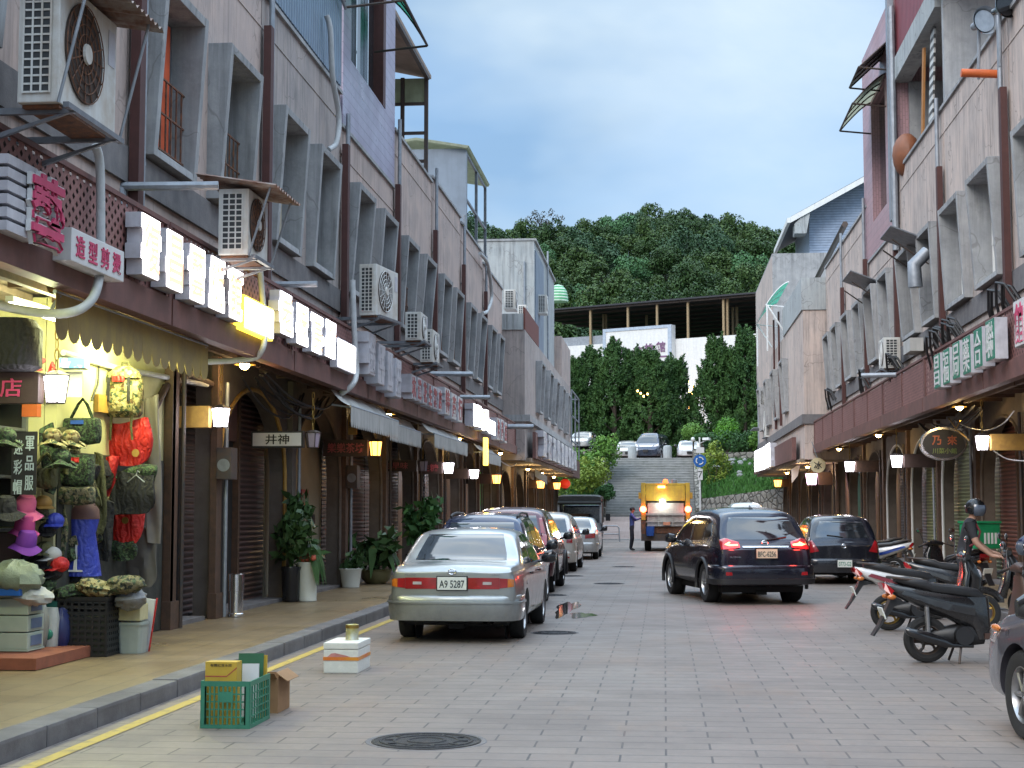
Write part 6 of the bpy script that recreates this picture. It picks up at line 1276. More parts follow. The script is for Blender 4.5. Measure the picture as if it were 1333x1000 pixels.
# ------------------------------------------------------------------ air conditioners
M['acrail'] = M['steelgrey']
def ac(label, s, xi, xo, y0, y1, z0, z1, roof=False, yaw=0, fan=True, grp='air conditioners on the facades', bracket=True, dirty='acwhite'):
    cx, cy = s * (xi + xo) / 2, (y0 + y1) / 2; w, d, h = xi - xo, y1 - y0, z1 - z0
    t = thing('air_conditioner', label, 'air conditioner', (cx, cy, z0), yaw, grp)
    b = MB(); b.bx(-w / 2, w / 2, -d / 2, d / 2, 0.0, h); b.part('casing', dirty, t, bevel=.012)
    b = MB(); b.bx(-w * .36, w * .3, -d / 2 - .006, -d / 2 - .001, h * .08, h * .93); g = b.part('coil_grille', 'acdark', t)
    b = MB(); nz = max(5, int(h / .075))
    for i in range(nz + 1): z = h * .08 + (h * .85) * i / nz; b.bx(-w * .37, w * .31, -d / 2 - .014, -d / 2 - .007, z - .008, z + .008)
    for i in range(4): x = -w * .36 + w * .66 * i / 3; b.bx(x - .008, x + .008, -d / 2 - .022, -d / 2 - .0145, h * .07, h * .94)
    b.part('grille_bar', dirty, g)
    f = -s
    if fan:
        r = min(h * .4, d * .36); yc = -d * .1; b = MB(); b.lathe([(r, 0), (r, .012), (.02, .012)], (f * (w / 2 + .001) if f > 0 else f * (w / 2 + .001) - .012, yc, h * .52), 'x', 32); b.part('fan_opening', mat('fan_shadow_brown', (.05, .03, .02), .7) if 'fan_m' not in M else M['fan_m'], t)
        b = MB()
        for k in range(1, 6): b.tube([(f * (w / 2 + .025), yc + r * k / 5 * math.cos(a), h * .52 + r * k / 5 * math.sin(a)) for a in [2 * PI * i / 28 for i in range(28)]], .006, 4, closed=True)
        for k in range(8): a = PI * k / 8; b.tube([(f * (w / 2 + .022), yc - r * math.cos(a), h * .52 - r * math.sin(a)), (f * (w / 2 + .022), yc + r * math.cos(a), h * .52 + r * math.sin(a))], .006, 4)
        b.part('fan_guard', 'rust' if dirty == 'acwhite' and roof else 'whitepaint', t)
        b = MB(); b.lathe([(r * .22, 0), (r * .2, .02), (.004, .02)], (f * (w / 2 + .03), yc, h * .52), 'x', 14); b.part('fan_hub', 'acwhite', t)
        b = MB(); b.bx(f * (w / 2 + .001), f * (w / 2 + .006), d * .34, d * .46, h * .6, h * .9); b.part('rating_label', 'signside', t)
    if bracket:
        b = MB()
        for yy in (-d * .38, d * .38):
            b.bx(-s * (w / 2 + .08), s * (w / 2 + .7), yy - .025, yy + .025, -.06, -.005); b.prism([(s * (w / 2 + .65), yy - .02, -.4), (s * (w / 2 + .65), yy - .02, -.34), (-s * w * .4, yy - .02, -.061), (-s * w * .4 - .06 * s, yy - .02, -.061)], (0, .04, 0))
        b.bx(-s * (w / 2 + .09), -s * (w / 2 + .04), -d / 2, d / 2, -.045, -.0); b.part('bracket', 'steelgrey', t)
        b = MB(); b.bx(-w * .45, w * .45, -d * .45, d * .45, -.03, -.004); b.part('drip_tray', 'rust', t)
    if roof:
        b = MB(); b.grid(lambda u, v: V((s * (w / 2 + .25) - s * (w + .62) * u, -d / 2 - .15 + (d + .35) * v, h + .16 - .16 * u + .022 * math.sin(v * (d + .35) / .075 * 2 * PI / 1.6))), 6, 60)
        b.part('rain_roof', mat('rusted_corrugated_roof', (.3, .27, .25), .8, col2=(.16, .08, .05), scale=5, bmp=.2) if 'rroof' not in M else M['rroof'], t, smooth=True)
        for yy in (-d / 2 - .05, d / 2 + .05): b = MB(); b.tube([(-s * (w / 2 + .28), yy, h + .02), (-s * (w / 2 + .02), yy, -.02)], .014, 6); b.part('roof_strut', 'galv', t)
    return t
M['fan_m'] = mat('fan_shadow', (.05, .03, .02), .7); M['rroof'] = mat('rusted_corrugated_roof', (.33, .3, .28), .8, col2=(.17, .08, .05), scale=5, bmp=.2)
a1 = ac('huge near air conditioner with round rusty fan under a corrugated roof', L, 5.25, 4.9, 11.9, 13.2, 5.0, 6.05, roof=True)
a2 = ac('rusty air conditioner under a small corrugated roof beside the lit sign', L, 5.3, 4.93, 17.8, 18.7, 4.72, 5.52, roof=True)
b = MB(); b.tube([(-6, 16.4, 5.27), (-4.95, 16.6, 5.3)], .05); b.tube([(-6, 16.4, 5.27), (-5.9, 16.4, 4.4)], .05); b.part('support_pole', 'galv', a2, world=True, smooth=True); b = MB(); b.tube([(-6, 21.8, 4.95), (-5.0, 21.8, 4.95)], .045); b.part('support_pole', 'galv', a2, world=True, smooth=True)
a3 = ac('large white air conditioner with yellowed fan on a bracket', L, 5.3, 4.98, 26.8, 28.0, 5.13, 6.05, yaw=rad(-9))
ac('grey-sided air conditioner just beyond the large white one', L, 5.3, 4.97, 31.2, 32.1, 5.16, 5.75)
ac('low white air conditioner, third behind the large one', L, 5.3, 5.02, 33.2, 34.2, 4.9, 5.62)
ac('small white air conditioner on the far left roof terrace', L, 6.0, 5.55, 57.6, 58.5, 9.25, 10.0, bracket=False)
ac('second small air conditioner behind the terrace one', L, 5.75, 5.4, 60.5, 61.4, 9.0, 9.8, bracket=False)
ac('window air conditioner high on the tall concrete block', L, 5.95, 5.5, 72.6, 73.5, 11.0, 11.9, bracket=False)
ac('white air conditioner on the right facade above its pole bracket', R, 5.75, 5.35, 37.9, 38.8, 5.1, 5.85)
ac('white air conditioner under the far right balcony', R, 5.35, 4.95, 76, 77, 5.2, 6.5)
ac('upper small air conditioner above the far right balcony', R, 5.35, 4.95, 79, 80, 7.0, 7.7)
for s, y, x1, z, lb in ((L, 36.6, 4.6, 4.95, 'grey metal pole bracket over the unlit lavender letters'), (L, 41.2, 4.7, 4.72, 'grey metal pole bracket over the lit sign far along the left'), (R, 36.8, 4.7, 4.85, 'long grey pole bracket under the right air conditioner'), (L, 54.0, 4.6, 4.6, 'white pipe running along below the far left facade')):
    b = MB(); b.tube([(s * 6.0, y, z), (s * x1, y + .3, z)], .06 if y < 50 else .09); b.solo('pole_bracket', 'galv', lb, 'pole', smooth=True)
# cables
def cable(label, pts, r, m='cable', name='cable', cat='cable', n=10, smoothn=6):
    P = [V(p) for p in pts]; out = []
    for i in range(len(P) - 1):
        a, b_, c, d = P[max(i - 1, 0)], P[i], P[i + 1], P[min(i + 2, len(P) - 1)]
        for k in range(smoothn):
            t = k / smoothn; out.append(.5 * ((2 * b_) + (c - a) * t + (2 * a - 5 * b_ + 4 * c - d) * t * t + (3 * b_ - a - 3 * c + d) * t ** 3))
    out.append(P[-1]); b = MB(); b.tube(out, r, n); return b.solo(name, m, label, cat, smooth=True)
def q(px, py, X): return on(0, X, px, py)
cable('fat grey pipe dropping from the huge near air conditioner', [q(124, 190, -5.38), q(130, 215, -5.38), q(131, 300, -5.36), q(130, 355, -5.34), q(118, 392, -5.34), q(85, 408, -5.5), q(30, 404, -6.0), q(-20, 392, -6.2)], .045, 'cable_white', 'conduit', 'pipe')
cable('white pipe dropping from the rusty roofed air conditioner', [q(338, 345, -5.36), q(341, 380, -5.36), q(345, 430, -5.35), q(340, 458, -5.36), q(322, 468, -5.6), q(250, 472, -6.1)], .04, 'cable_white', 'conduit', 'pipe')
cable('white pipe dropping from the large white air conditioner', [q(459, 365, -5.4), q(460, 400, -5.38), q(462, 450, -5.36), q(464, 485, -5.34), q(458, 502, -5.36), q(440, 515, -5.6)], .05, 'cable_white', 'conduit', 'pipe')
cable('pale hose hanging beside the blue corrugated storey', [q(425, 20, -5.85), q(430, 40, -5.8), q(433, 100, -5.8), q(441, 150, -5.78), q(438, 185, -5.8), q(428, 195, -5.9)], .05, 'cable_white', 'conduit', 'pipe')
cable('pale hose curling off the shed parapet', [q(625, 330, -5.8), q(635, 345, -5.8), q(640, 385, -5.8), q(634, 405, -5.85), q(628, 408, -5.9)], .06, 'cable_white', 'conduit', 'pipe')
rr = random.Random(3)
for i in range(9):
    y0 = 22.5 + rr.uniform(-.5, .5); y1 = 26.5 + rr.uniform(-.8, .8); sg_ = rr.uniform(.15, .5); z = 3.62 + rr.uniform(-.05, .1); x = -6.05 + rr.uniform(-.25, .3)
    cable('black cable of the tangle slung under the left canopy', [(x, y0, z), (x, (y0 * 2 + y1) / 3, z - sg_ * .8), (x + .1, (y0 + 2 * y1) / 3, z - sg_), (x, y1, z)], .018, 'cable', 'cable', 'cable', 6)['group'] = 'cable tangle under the left canopy'
for i in range(6):
    y0 = 31.5 + rr.uniform(-.5, .5); y1 = 37.5 + rr.uniform(-.8, .8); sg_ = rr.uniform(.1, .4); z = 3.66 + rr.uniform(-.05, .1); x = 6.1 + rr.uniform(-.25, .3)
    cable('black cable of the tangle slung under the right canopy', [(x, y0, z), (x, (y0 * 2 + y1) / 3, z - sg_ * .8), (x, (y0 + 2 * y1) / 3, z - sg_), (x, y1, z)], .02, 'cable', 'cable', 'cable', 6)['group'] = 'cable tangle under the right canopy'
for k, (px, py, X) in enumerate(((1225, 450, 5.6), (1240, 440, 5.6), (1128, 500, 5.6), (1165, 480, 5.6), (1085, 520, 5.6), (1310, 395, 5.6))):
    c0 = q(px, py, X)
    b = MB()
    for j in range(5):
        o_ = V((rr.uniform(-.1, .1), rr.uniform(-.5, .5), rr.uniform(-.1, .1))); b.tube([c0 + o_ + V((.05, -.4, -.1)), c0 + o_ + V((-.1, -.25, .22)), c0 + o_ + V((-.16, .1, .3)), c0 + o_ + V((-.1, .4, .0)), c0 + o_ + V((0, .5, -.35))], .025, 6)
    b.solo('cable_loop', 'cable', ['loops of black cable above the green sign, lower bunch', 'loops of black cable above the green sign, upper bunch', 'loops of black cable below the right air conditioner', 'loops of black cable right of the right air conditioner', 'loops of black cable over the far end of the right fascia', 'loops of black cable at the right edge above the white sign'][k], 'cable', 'cable loops on the right fascia', smooth=True)
cable('pale wire drooping between lamp and arch on the right', [q(1243, 548, 6.2), q(1262, 557, 6.2), q(1285, 560, 6.2), q(1305, 552, 6.2), q(1320, 535, 6.2)], .012, 'cable_white', 'wire', 'wire', 6)
cable('pale wire drooping below the ochre lantern beam on the right', [q(1292, 586, 6.3), q(1310, 597, 6.3), q(1333, 600, 6.3), q(1350, 597, 6.3)], .012, 'cable_white', 'wire', 'wire', 6)
cable('pale wire sagging under the far left canopy', [q(648, 598, -5.7), q(665, 607, -5.7), q(678, 598, -5.6), q(685, 588, -5.5)], .02, 'cable_white', 'wire', 'wire', 6)

# ------------------------------------------------------------------ lantern signs: a beam across the arcade with a lantern at its end
def lantern_sign(label, s, y, xl, xin, z, hgt, glass, beam='wood_dark', txt=None, txtm='signwhite', face=None, finial=False, pw=0, col=(1, .95, 1), lw=.25):
    t = thing('lantern_sign', label, 'lantern sign', (s * xl, y, z), 0, 'lantern signs along the arcades')
    b = MB(); b.bx(s * (xl + lw / 2 + .02), s * xin, y - .07, y + .07, z - hgt / 2, z + hgt / 2); bm_ = b.part('beam', beam, t, world=True, bevel=.008)
    if face:
        b = MB(); b.bx(s * (xl + lw / 2 + .05), s * (xin - .03), y - .078, y - .071, z - hgt / 2 + .03, z + hgt / 2 - .03); b.part('sign_face', face, bm_, world=True)
    if txt:
        b = MB(); xm = s * ((xl + lw / 2 + xin) / 2); n = len(txt); b.text(txt, (xm, y - .086, z), (1, 0, 0), (0, 0, 1), hgt * .6, .005, min(abs(xin - xl) * .7, hgt * .72 * n), .01); b.part('lettering', txtm, bm_, world=True)
    h = hgt * .5; rt, rb = lw / 2, lw * .36; b = MB(); n = 6
    b.lathe([(rb, -h * .92), (rt * .98, h * .72), (rt * .98, h * .74)], (s * xl, y, z), 'z', n); g = b.part('lantern_glass', glass, t, world=True)
    b = MB(); b.lathe([(rt * 1.08, h * .74), (rt * 1.1, h * .82), (rt * .5, h * 1.08), (.02, h * 1.12)], (s * xl, y, z), 'z', n); b.lathe([(rb * 1.08, -h * 1.0), (rb * 1.1, -h * .925), (.02, -h * .925)], (s * xl, y, z), 'z', n)
    for i in range(n):
        a = 2 * PI * i / n; b.tube([(s * xl + rb * math.cos(a) * 1.03, y + rb * math.sin(a) * 1.03, z - h * .92), (s * xl + rt * math.cos(a) * 1.02, y + rt * math.sin(a) * 1.02, z + h * .76)], .008, 4)
    b.part('lantern_frame', 'iron', t, world=True)
    b = MB()
    for k in range(6): zz = z + h * 1.1 + .1 * k; b.tube([(s * xl + .018 * math.cos(a) * (1 if k % 2 else .3), y + .018 * math.cos(a) * (.3 if k % 2 else 1), zz + .055 + .06 * math.sin(a)) for a in [2 * PI * i / 10 for i in range(10)]], .006, 4, closed=True)
    b.part('chain', 'brass' if 'brass' in M else 'iron', t, world=True)
    if pw: lamp((s * (xl - .12), y - .4, z - .12), pw * .34, col, .1)
    return t
lantern_sign('white lit lantern on the dark beam with the pink shop character, by the hats', L, 14.2, 5.8, 6.5, 2.84, .3, 'lantern_white', 'wood_dark', '店', 'signpink', pw=14)
lantern_sign('white lit lantern on the yellow ochre beam over the dark entrance', L, 20.0, 5.88, 6.65, 2.91, .29, 'lantern_white', 'wood_yellow', pw=16)
lantern_sign('white painted sign beam with black brush characters and an unlit lantern', L, 24.3, 5.62, 6.62, 2.8, .27, 'lantern_off', 'ink', '井神', 'ink', 'signwhite')
lantern_sign('amber lantern on the dark beam with four round characters', L, 29.3, 5.54, 6.56, 2.86, .32, 'lantern_warm', 'wood_dark', '樂樂茶坊', 'signred', pw=5, col=(1, .5, .15))
lantern_sign('unlit lantern on the dark beam over the half open shutter', L, 36.5, 5.75, 6.9, 2.72, .27, 'lantern_off', 'wood_dark', '古早味', 'signred')
lantern_sign('white lit lantern, first of the far left pair', L, 41.3, 5.8, 6.9, 2.8, .33, 'lantern_white', 'wood_dark', '花生糖', 'signred', pw=14, lw=.3)
lantern_sign('white lit lantern, second of the far left pair', L, 46.6, 5.76, 6.9, 2.76, .32, 'lantern_white', 'wood_dark', pw=14, lw=.3)
lantern_sign('amber lantern beyond the far left white pair', L, 52.6, 5.72, 6.9, 2.72, .34, 'lantern_warm', 'wood_dark', pw=7, col=(1, .5, .15), lw=.32)
lantern_sign('amber lantern at the end of the left arcade, nearer one', L, 72, 5.75, 6.9, 2.85, .4, 'lantern_warm', 'wood_dark', pw=16, col=(1, .55, .15), lw=.4)
lantern_sign('amber lantern at the end of the left arcade, last one', L, 83, 5.75, 6.9, 2.95, .4, 'lantern_warm', 'wood_dark', pw=16, col=(1, .55, .15), lw=.4)
lantern_sign('white lit lantern on the ochre beam at the right edge above the rider', R, 28.8, 5.8, 7.2, 2.9, .3, 'lantern_white', 'wood_yellow', pw=16)
lantern_sign('white lit lantern on the dark beam under the oval sign', R, 39, 5.77, 7.0, 2.88, .34, 'lantern_white', 'wood_dark', pw=14, lw=.3)
lantern_sign('white lit lantern on the brown beam over the dark hatchback', R, 49, 5.8, 6.9, 3.02, .36, 'lantern_white', 'wood_brown', pw=14, lw=.33)
lantern_sign('pink lit lantern far along the right arcade', R, 60, 5.65, 6.9, 2.85, .5, 'lantern_pink', 'wood_dark', pw=14, col=(1, .7, 1), lw=.45)
lantern_sign('amber lantern at the far end of the right arcade', R, 79, 5.75, 6.9, 3.0, .4, 'lantern_warm', 'wood_dark', pw=14, col=(1, .55, .15), lw=.4)
def downlight(label, s, px, X=5.9, z=3.72, pw=8):
    y = X * 2000 / abs(px - 864.5); t = thing('ceiling_lamp', label, 'lamp', (s * X, y, z), 0, 'warm lamps under the canopies')
    b = MB(); b.lathe([(.03, .2), (.035, .08), (.14, .02), (.15, 0)], (0, 0, 0), n=20, cap=False); b.part('lamp_shade', 'brass', t, smooth=True)
    b = MB(); b.ell((0, 0, .0), (.075, .075, .07), 12, 8); b.part('bulb', 'bulb', t, smooth=True); lamp((s * (X - .02), y, z - .16), pw, (1, .68, .3), .06)
for lb, px in (('warm lamp above the ochre lantern beam', 308), ('warm lamp over the first white awning', 503), ('warm lamp over the third white awning', 597), ('warm lamp just past the lit sign farther up the left', 652)): downlight(lb, L, px)
for lb, px in (('warm lamp with dangling yellow wires by the oval sign', 1240), ('small warm lamp right of the dark hatchback roof', 1138), ('warm lamp at the end of the oxblood fascia on the right', 1088)): downlight(lb, R, px)
for lb, s, px in (('warm lamp under the projecting left block, nearer', L, 688), ('warm lamp under the projecting left block, middle', L, 706), ('warm lamp under the projecting left block, farther', L, 722), ('warm lamp under the projecting right block, nearer', R, 1048), ('warm lamp under the projecting right block, farther', R, 1022)): downlight(lb, s, px, 5.45, 3.3, 26)
b = MB(); b.tube([q(1235, 545, 5.95), q(1246, 560, 5.95), q(1262, 574, 5.95)], .015, 6); b.tube([q(1250, 548, 5.95), q(1244, 560, 5.95)], .015, 6); b.solo('hanging_wire', 'brass', 'yellow wires dangling from the lamp by the oval sign', 'wire')
t = thing('paper_lantern', 'round red paper lantern at the far end of the left arcade', 'lantern', (-5.5, 86, 3.1))
b = MB(); b.ell((0, 0, 0), (.3, .3, .27), 18, 12); b.part('paper_shade', 'lantern_red', t, smooth=True); b = MB(); b.lathe([(.12, .26), (.12, .32), (.01, .32)], (0, 0, 0), n=12); b.lathe([(.12, -.32), (.12, -.26), (.01, -.26)], (0, 0, 0), n=12); b.part('lantern_cap', 'wood_dark', t); lamp((-5.4, 85.2, 3.5), 1.5, (1, .3, .1), .3)

# ------------------------------------------------------------------ shop signs on the fascias
def letters(label, s, X, y0, y1, z0, z1, n, face, txt=None, stroke='lit_stroke', side='signside', thick=.17, panel=None, slope=0, drop=None, w=.72, flat=False):
    t = thing('shop_sign', label, 'shop sign', (s * (X + thick), (y0 + y1) / 2, z0), 0, 'shop signs on the fascias'); pit = (y1 - y0) / n
    for i in range(n):
        yc = y0 + pit * (i + .5); hw = pit * w / 2; zo = (drop[i] if drop else U(-.03, .03)); b = MB(); g = MB(); k = 1 if flat else 4; rows = []
        for j in range(k):
            a, c = (z0 + zo + (z1 - z0) * j / k, z0 + zo + (z1 - z0) * (j + 1) / k); e0, e1 = (0, 0) if flat else (U(-.07, .07) * pit, U(-.07, .07) * pit)
            if flat: e0 = e1 = 0
            b.bx(s * (X + .002), s * (X + thick), yc - hw + e0, yc + hw + e1, a + .001 * j, c - .0005); g.bx(s * (X - .012), s * (X + .001), yc - hw + e0 + .012, yc + hw + e1 - .012, a + (.012 if j == 0 else .002), c - (.012 if j == k - 1 else .001))
        p = b.part('letter_box', side, t, world=True); g.part('letter_face', face, p, world=True)
        if txt:
            b = MB(); b.text(txt[i % len(txt)], (s * (X - .016), yc, (z0 + z1) / 2 + zo), (0, -s, 0), (0, 0, 1), (z1 - z0) * .86, .004, pit * w * .84, .012 if 'lit' in stroke else (.0 if flat else .03)); b.part('stroke', stroke, p, world=True)
    if panel:
        a, c, za, zb_, pm, em = panel; b = MB(); b.bx(s * (X + .03), s * (X + thick), a, c, za, zb_); p = b.part('sign_panel', em, t, world=True); b = MB(); b.bx(s * (X + .01), s * (X + .029), a + .03, c - .03, za + .03, zb_ - .03); b.part('panel_face', pm, p, world=True)
    return t
letters('brightly lit white letters with a yellow-edged lit panel, over the yellow awning', L, 5.3, 15.0, 18.95, 4.06, 4.7, 5, 'lit', '復昌藝術館', drop=[.02, 0, -.02, -.02, -.03], panel=(19.1, 20.55, 3.98, 4.42, 'lit', 'lit_yellow'))
letters('brightly lit white letters with a white lit panel, second sign from the left', L, 5.28, 20.6, 24.5, 4.08, 4.68, 4, 'lit2', '老街美食', stroke='lit_stroke', drop=[.04, 0, -.02, 0], panel=(24.65, 26.1, 4.0, 4.5, 'lit2', 'signside'), thick=.15, w=.72)
letters('large unlit lavender letters under the large white air conditioner', L, 5.22, 26.7, 30.4, 3.98, 4.74, 4, 'signside', '金牛山莊', 'signside', thick=.25, drop=[.1, 0, -.05, -.1])
letters('unlit pink-edged lavender letters beyond the oxblood post', L, 5.25, 31.6, 36.2, 3.98, 4.5, 6, 'signside', '坑道花生糖店', 'signred', thick=.22)
letters('pale unlit letters before the far lit sign', L, 5.25, 36.5, 40.0, 3.95, 4.6, 3, 'signwhite', '特產行', 'signred', thick=.22)
letters('lit white letters far along the left fascia', L, 5.2, 41.8, 45.6, 3.98, 4.6, 4, 'lit2', '高粱酒坊', panel=(45.7, 47.6, 3.95, 4.4, 'lit2', 'signside'), thick=.25)
letters('pale unlit letters just past the far lit sign', L, 5.25, 48.2, 51.5, 3.9, 4.6, 3, 'signwhite', '海產店', 'signred', thick=.22)
letters('row of pale stacked letters on the projecting left block', L, 4.6, 58.5, 82, 3.7, 4.7, 9, 'signwhite', '風獅爺特產中心店面', 'signside', thick=.3, w=.6)
letters('green lettered pale boxes stepping along the right fascia', R, 5.22, 24.6, 30.4, 4.0, 4.66, 6, 'signgreen', '聯合藥局福昌', 'signwhite', thick=.2, w=.66, flat=True, drop=[.05, .02, 0, 0, -.02, -.02])
letters('white letters at the right picture edge on the fascia', R, 5.25, 21.0, 23.6, 4.05, 4.75, 3, 'signwhite', '美食館', 'signpink', thick=.2)
letters('lit white letters at the far end of the right row', R, 4.65, 68, 80, 3.55, 4.6, 4, 'lit2', None, thick=.3, w=.85)
# pink hairdresser signs
t = thing('shop_sign', 'single big pink character on a white cut-out board at the left edge', 'shop sign', (-5.4, 12.55, 3.95), 0, 'shop signs on the fascias')
b = MB(); b.text('藝', (-5.28, 12.6, 4.22), (0, 1, 0), (0, 0, 1), .66, .02, .74, .055); b.part('backing', 'signwhite', t, world=True)
b = MB(); b.text('藝', (-5.25, 12.6, 4.22), (0, 1, 0), (0, 0, 1), .62, .012, .68, .028); b.part('lettering', 'signpink', t, world=True)
b = MB()
for i in range(6): b.bx(-5.47, -5.31, 11.9, 12.5, 3.95 + .11 * i, 4.03 + .11 * i)
b.part('box_slat', 'signside', t, world=True)
t = thing('shop_sign', 'small white box sign with four pink characters', 'shop sign', (-5.4, 13.8, 3.9), 0, 'shop signs on the fascias')
b = MB(); b.bx(-5.48, -5.26, 13.15, 14.5, 3.9, 4.2); b.part('sign_box', 'signwhite', t, world=True, bevel=.008)
b = MB()
for i, ch in enumerate('造型剪燙'): b.text(ch, (-5.255, 13.36 + .31 * i, 4.05), (0, 1, 0), (0, 0, 1), .2, .004, .22, .015)
b.part('lettering', 'signpink', t, world=True)
t = thing('oval_sign', 'black oval sign with orange and green characters in a silver rim', 'shop sign', (5.85, 33, 2.72))
b = MB(); E_ = lambda rx, rz, y: [(5.85 + rx * math.cos(a), y, 3.05 + rz * math.sin(a)) for a in [2 * PI * i / 40 for i in range(40)]]
b.prism(E_(.48, .35, 32.96), (0, .2, 0)); b.part('rim', 'chrome', t, world=True); b = MB(); b.prism(E_(.43, .3, 32.94), (0, .03, 0)); f = b.part('sign_face', 'ink', t, world=True)
b = MB(); b.text('乃', (5.7, 32.935, 3.12), (1, 0, 0), (0, 0, 1), .2, .004, .19, .02); b.text('來', (6.02, 32.935, 3.12), (1, 0, 0), (0, 0, 1), .2, .004, .2, .02); b.part('lettering', mat('rust_orange_lettering', (.4, .1, .04), .5), f, world=True)
b = MB(); b.text('川菜小館', (5.86, 32.935, 2.9), (1, 0, 0), (0, 0, 1), .12, .004, .5, .012); b.part('lettering', mat('olive_green_lettering', (.14, .2, .05), .5), f, world=True)
t = thing('round_sign', 'round cream sign with a black character far along the right', 'shop sign', (5.5, 56, 3.0))
b = MB(); b.lathe([(.27, 0), (.27, .12)], (5.5, 55.94, 3.25), 'y', 28); f = b.part('disc', mat('cream_acrylic', (.62, .55, .35), .5), t, world=True); b = MB(); b.text('冰', (5.5, 55.93, 3.25), (1, 0, 0), (0, 0, 1), .28, .005, None, .02); b.part('lettering', 'ink', f, world=True); b = MB(); b.tube([(5.3, 56, 4.1), (5.5, 56, 3.5)], .02, 6); b.part('hanger', 'galv', t, world=True)
b = MB(); b.prism([(5.05, 62, 3.25), (5.42, 62, 3.5), (5.3, 62, 3.0), (5.06, 62, 2.72)], (0, .02, 0)); b.solo('cloth_flag', 'signwhite', 'little white flag hanging left of the round cream sign', 'flag')
b = MB(); b.bx(-5.1, -5.2, 44.2, 44.6, 2.95, 3.75); b.solo('vertical_sign', emit('lit_yellow_strip', (1, .72, .1), 1.6), 'narrow yellow lit vertical sign by the third white awning', 'sign')
t = thing('notice_plate', 'yellow hanging plate above the amber lantern beam', 'sign', (-6.0, 28.9, 3.1)); b = MB(); b.bx(-6.0, -5.83, 28.9, 28.93, 3.1, 3.48); b.part('plate', 'wood_yellow', t, world=True)
b = MB(); b.text('美食', (-5.915, 28.89, 3.29), (1, 0, 0), (0, 0, 1), .12, .003, .14, .01); b.part('lettering', 'ink', t, world=True)
b = MB(); b.prism([(-5.35, 64, 3.05), (-4.85, 64, 2.7), (-4.85, 64, 3.05), (-5.35, 64, 3.35)], (0, .05, 0)); b.solo('blue_banner', mat('blue_grey_banner', (.3, .36, .48), .6), 'tilted blue-grey board under the projecting left block', 'sign')

# ------------------------------------------------------------------ awnings
def awning(label, s, x0, x1, y0, y1, z0, z1, drop, m, pitch=.16, grp='canvas awnings on the left', slope=True):
    t = thing('awning', label, 'awning', (s * x0, (y0 + y1) / 2, z0), 0, grp)
    if slope:
        b = MB(); b.grid(lambda u, v: V((s * (x0 + (x1 - x0) * u), y0 + (y1 - y0) * v, z0 + (z1 - z0) * u - .05 * math.sin(PI * u) + .012 * math.sin(v * 25))), 6, 24); b.part('canvas', m, t, world=True, smooth=True)
    n = int((y1 - y0) / pitch); b = MB()
    for i in range(n):
        a = y0 + (y1 - y0) * i / n; p = (y1 - y0) / n; wv = .004 * math.sin(i * .9); zt = z1 - .002
        pts = [(s * x1, a, zt), (s * (x1 - wv), a, zt - drop * .7)] + [(s * (x1 - wv), a + p * (.5 - .5 * math.cos(PI * k / 6)), zt - drop * .7 - drop * .3 * math.sin(PI * k / 6)) for k in range(1, 6)] + [(s * (x1 - wv), a + p, zt - drop * .7), (s * x1, a + p, zt)]
        b.prism(pts, (-s * .006, 0, 0))
    b.part('valance', m, t, world=True)
    if slope:
        b = MB(); b.tube([(s * (x1 + .01), y0, z1), (s * (x1 + .01), y1, z1)], .022, 6); b.tube([(s * x0, y0 + .1, z0 - .25), (s * x1, y0 + .1, z1 - .02)], .018, 6); b.tube([(s * x0, y1 - .1, z0 - .25), (s * x1, y1 - .1, z1 - .02)], .018, 6); b.part('awning_frame', 'galv', t, world=True)
    return t
M['canvas_yellow'] = mat('faded_ochre_canvas', (.36, .26, .07), .85, col2=(.26, .19, .08), scale=3, streak=.5, grime=(.16, .12, .07)); M['canvas_white'] = mat('grey_white_canvas', (.5, .5, .48), .85, scale=2, streak=.6)
awning('faded ochre scalloped awning over the army clothes stall', L, 5.72, 5.62, 13.7, 18.5, 3.76, 3.70, .44, 'canvas_yellow', .29)
awning('first white awning with toothed valance beside the amber lantern', L, 5.6, 5.25, 25.5, 30.2, 3.7, 3.42, .36, 'canvas_white', .17)
awning('second white awning, dull underside, right behind the first', L, 5.75, 5.5, 30.6, 34.6, 3.66, 3.42, .36, 'canvas_white', .17)
awning('third white awning farther along the left arcade', L, 5.55, 5.25, 35.0, 41.0, 3.66, 3.42, .33, 'canvas_white', .18)
awning('fourth white awning past the yellow vertical sign', L, 5.55, 5.25, 44.7, 49.5, 3.6, 3.38, .33, 'canvas_white', .18)
for lb, px, py, X, w_, tilt in (('grey sheet rain hood over the messy right window', 1175, 312, 5.55, 1.7, .1), ('small grey rain hood farther along the right facade', 1120, 367, 5.6, 2.0, -.3)):
    p = q(px, py, X); t = thing('rain_hood', lb, 'awning', p, 0)
    b = MB(); b.box((0, 0, .02), (.85, w_, .03), (0, rad(22), 0)); b.part('sheet', 'steelgrey', t); [(lambda b: (b.tube([(-.35, k, -.12), (.45, k, -.7)], .02, 6), b.part('strut', 'iron', t)))(MB()) for k in (-w_ / 2 + .1, w_ / 2 - .1)]
p = q(1190, 345, 5.55); b = MB(); b.tube([p + V((.3, 0, .3)), p, p + V((.02, 0, -.5))], [.14, .16, .16], 12); b.solo('flue_pipe', 'galv', 'fat galvanised flue below the grey rain hood on the right', 'pipe', smooth=True)
p = q(1180, 440, 5.6); b = MB(); b.box(p + V((.15, 0, -.2)), (.3, 1.0, .3)); b.solo('cloth_bundle', 'canvas_white', 'grey cloth bundle in the messy right window', 'cloth', smooth=True)
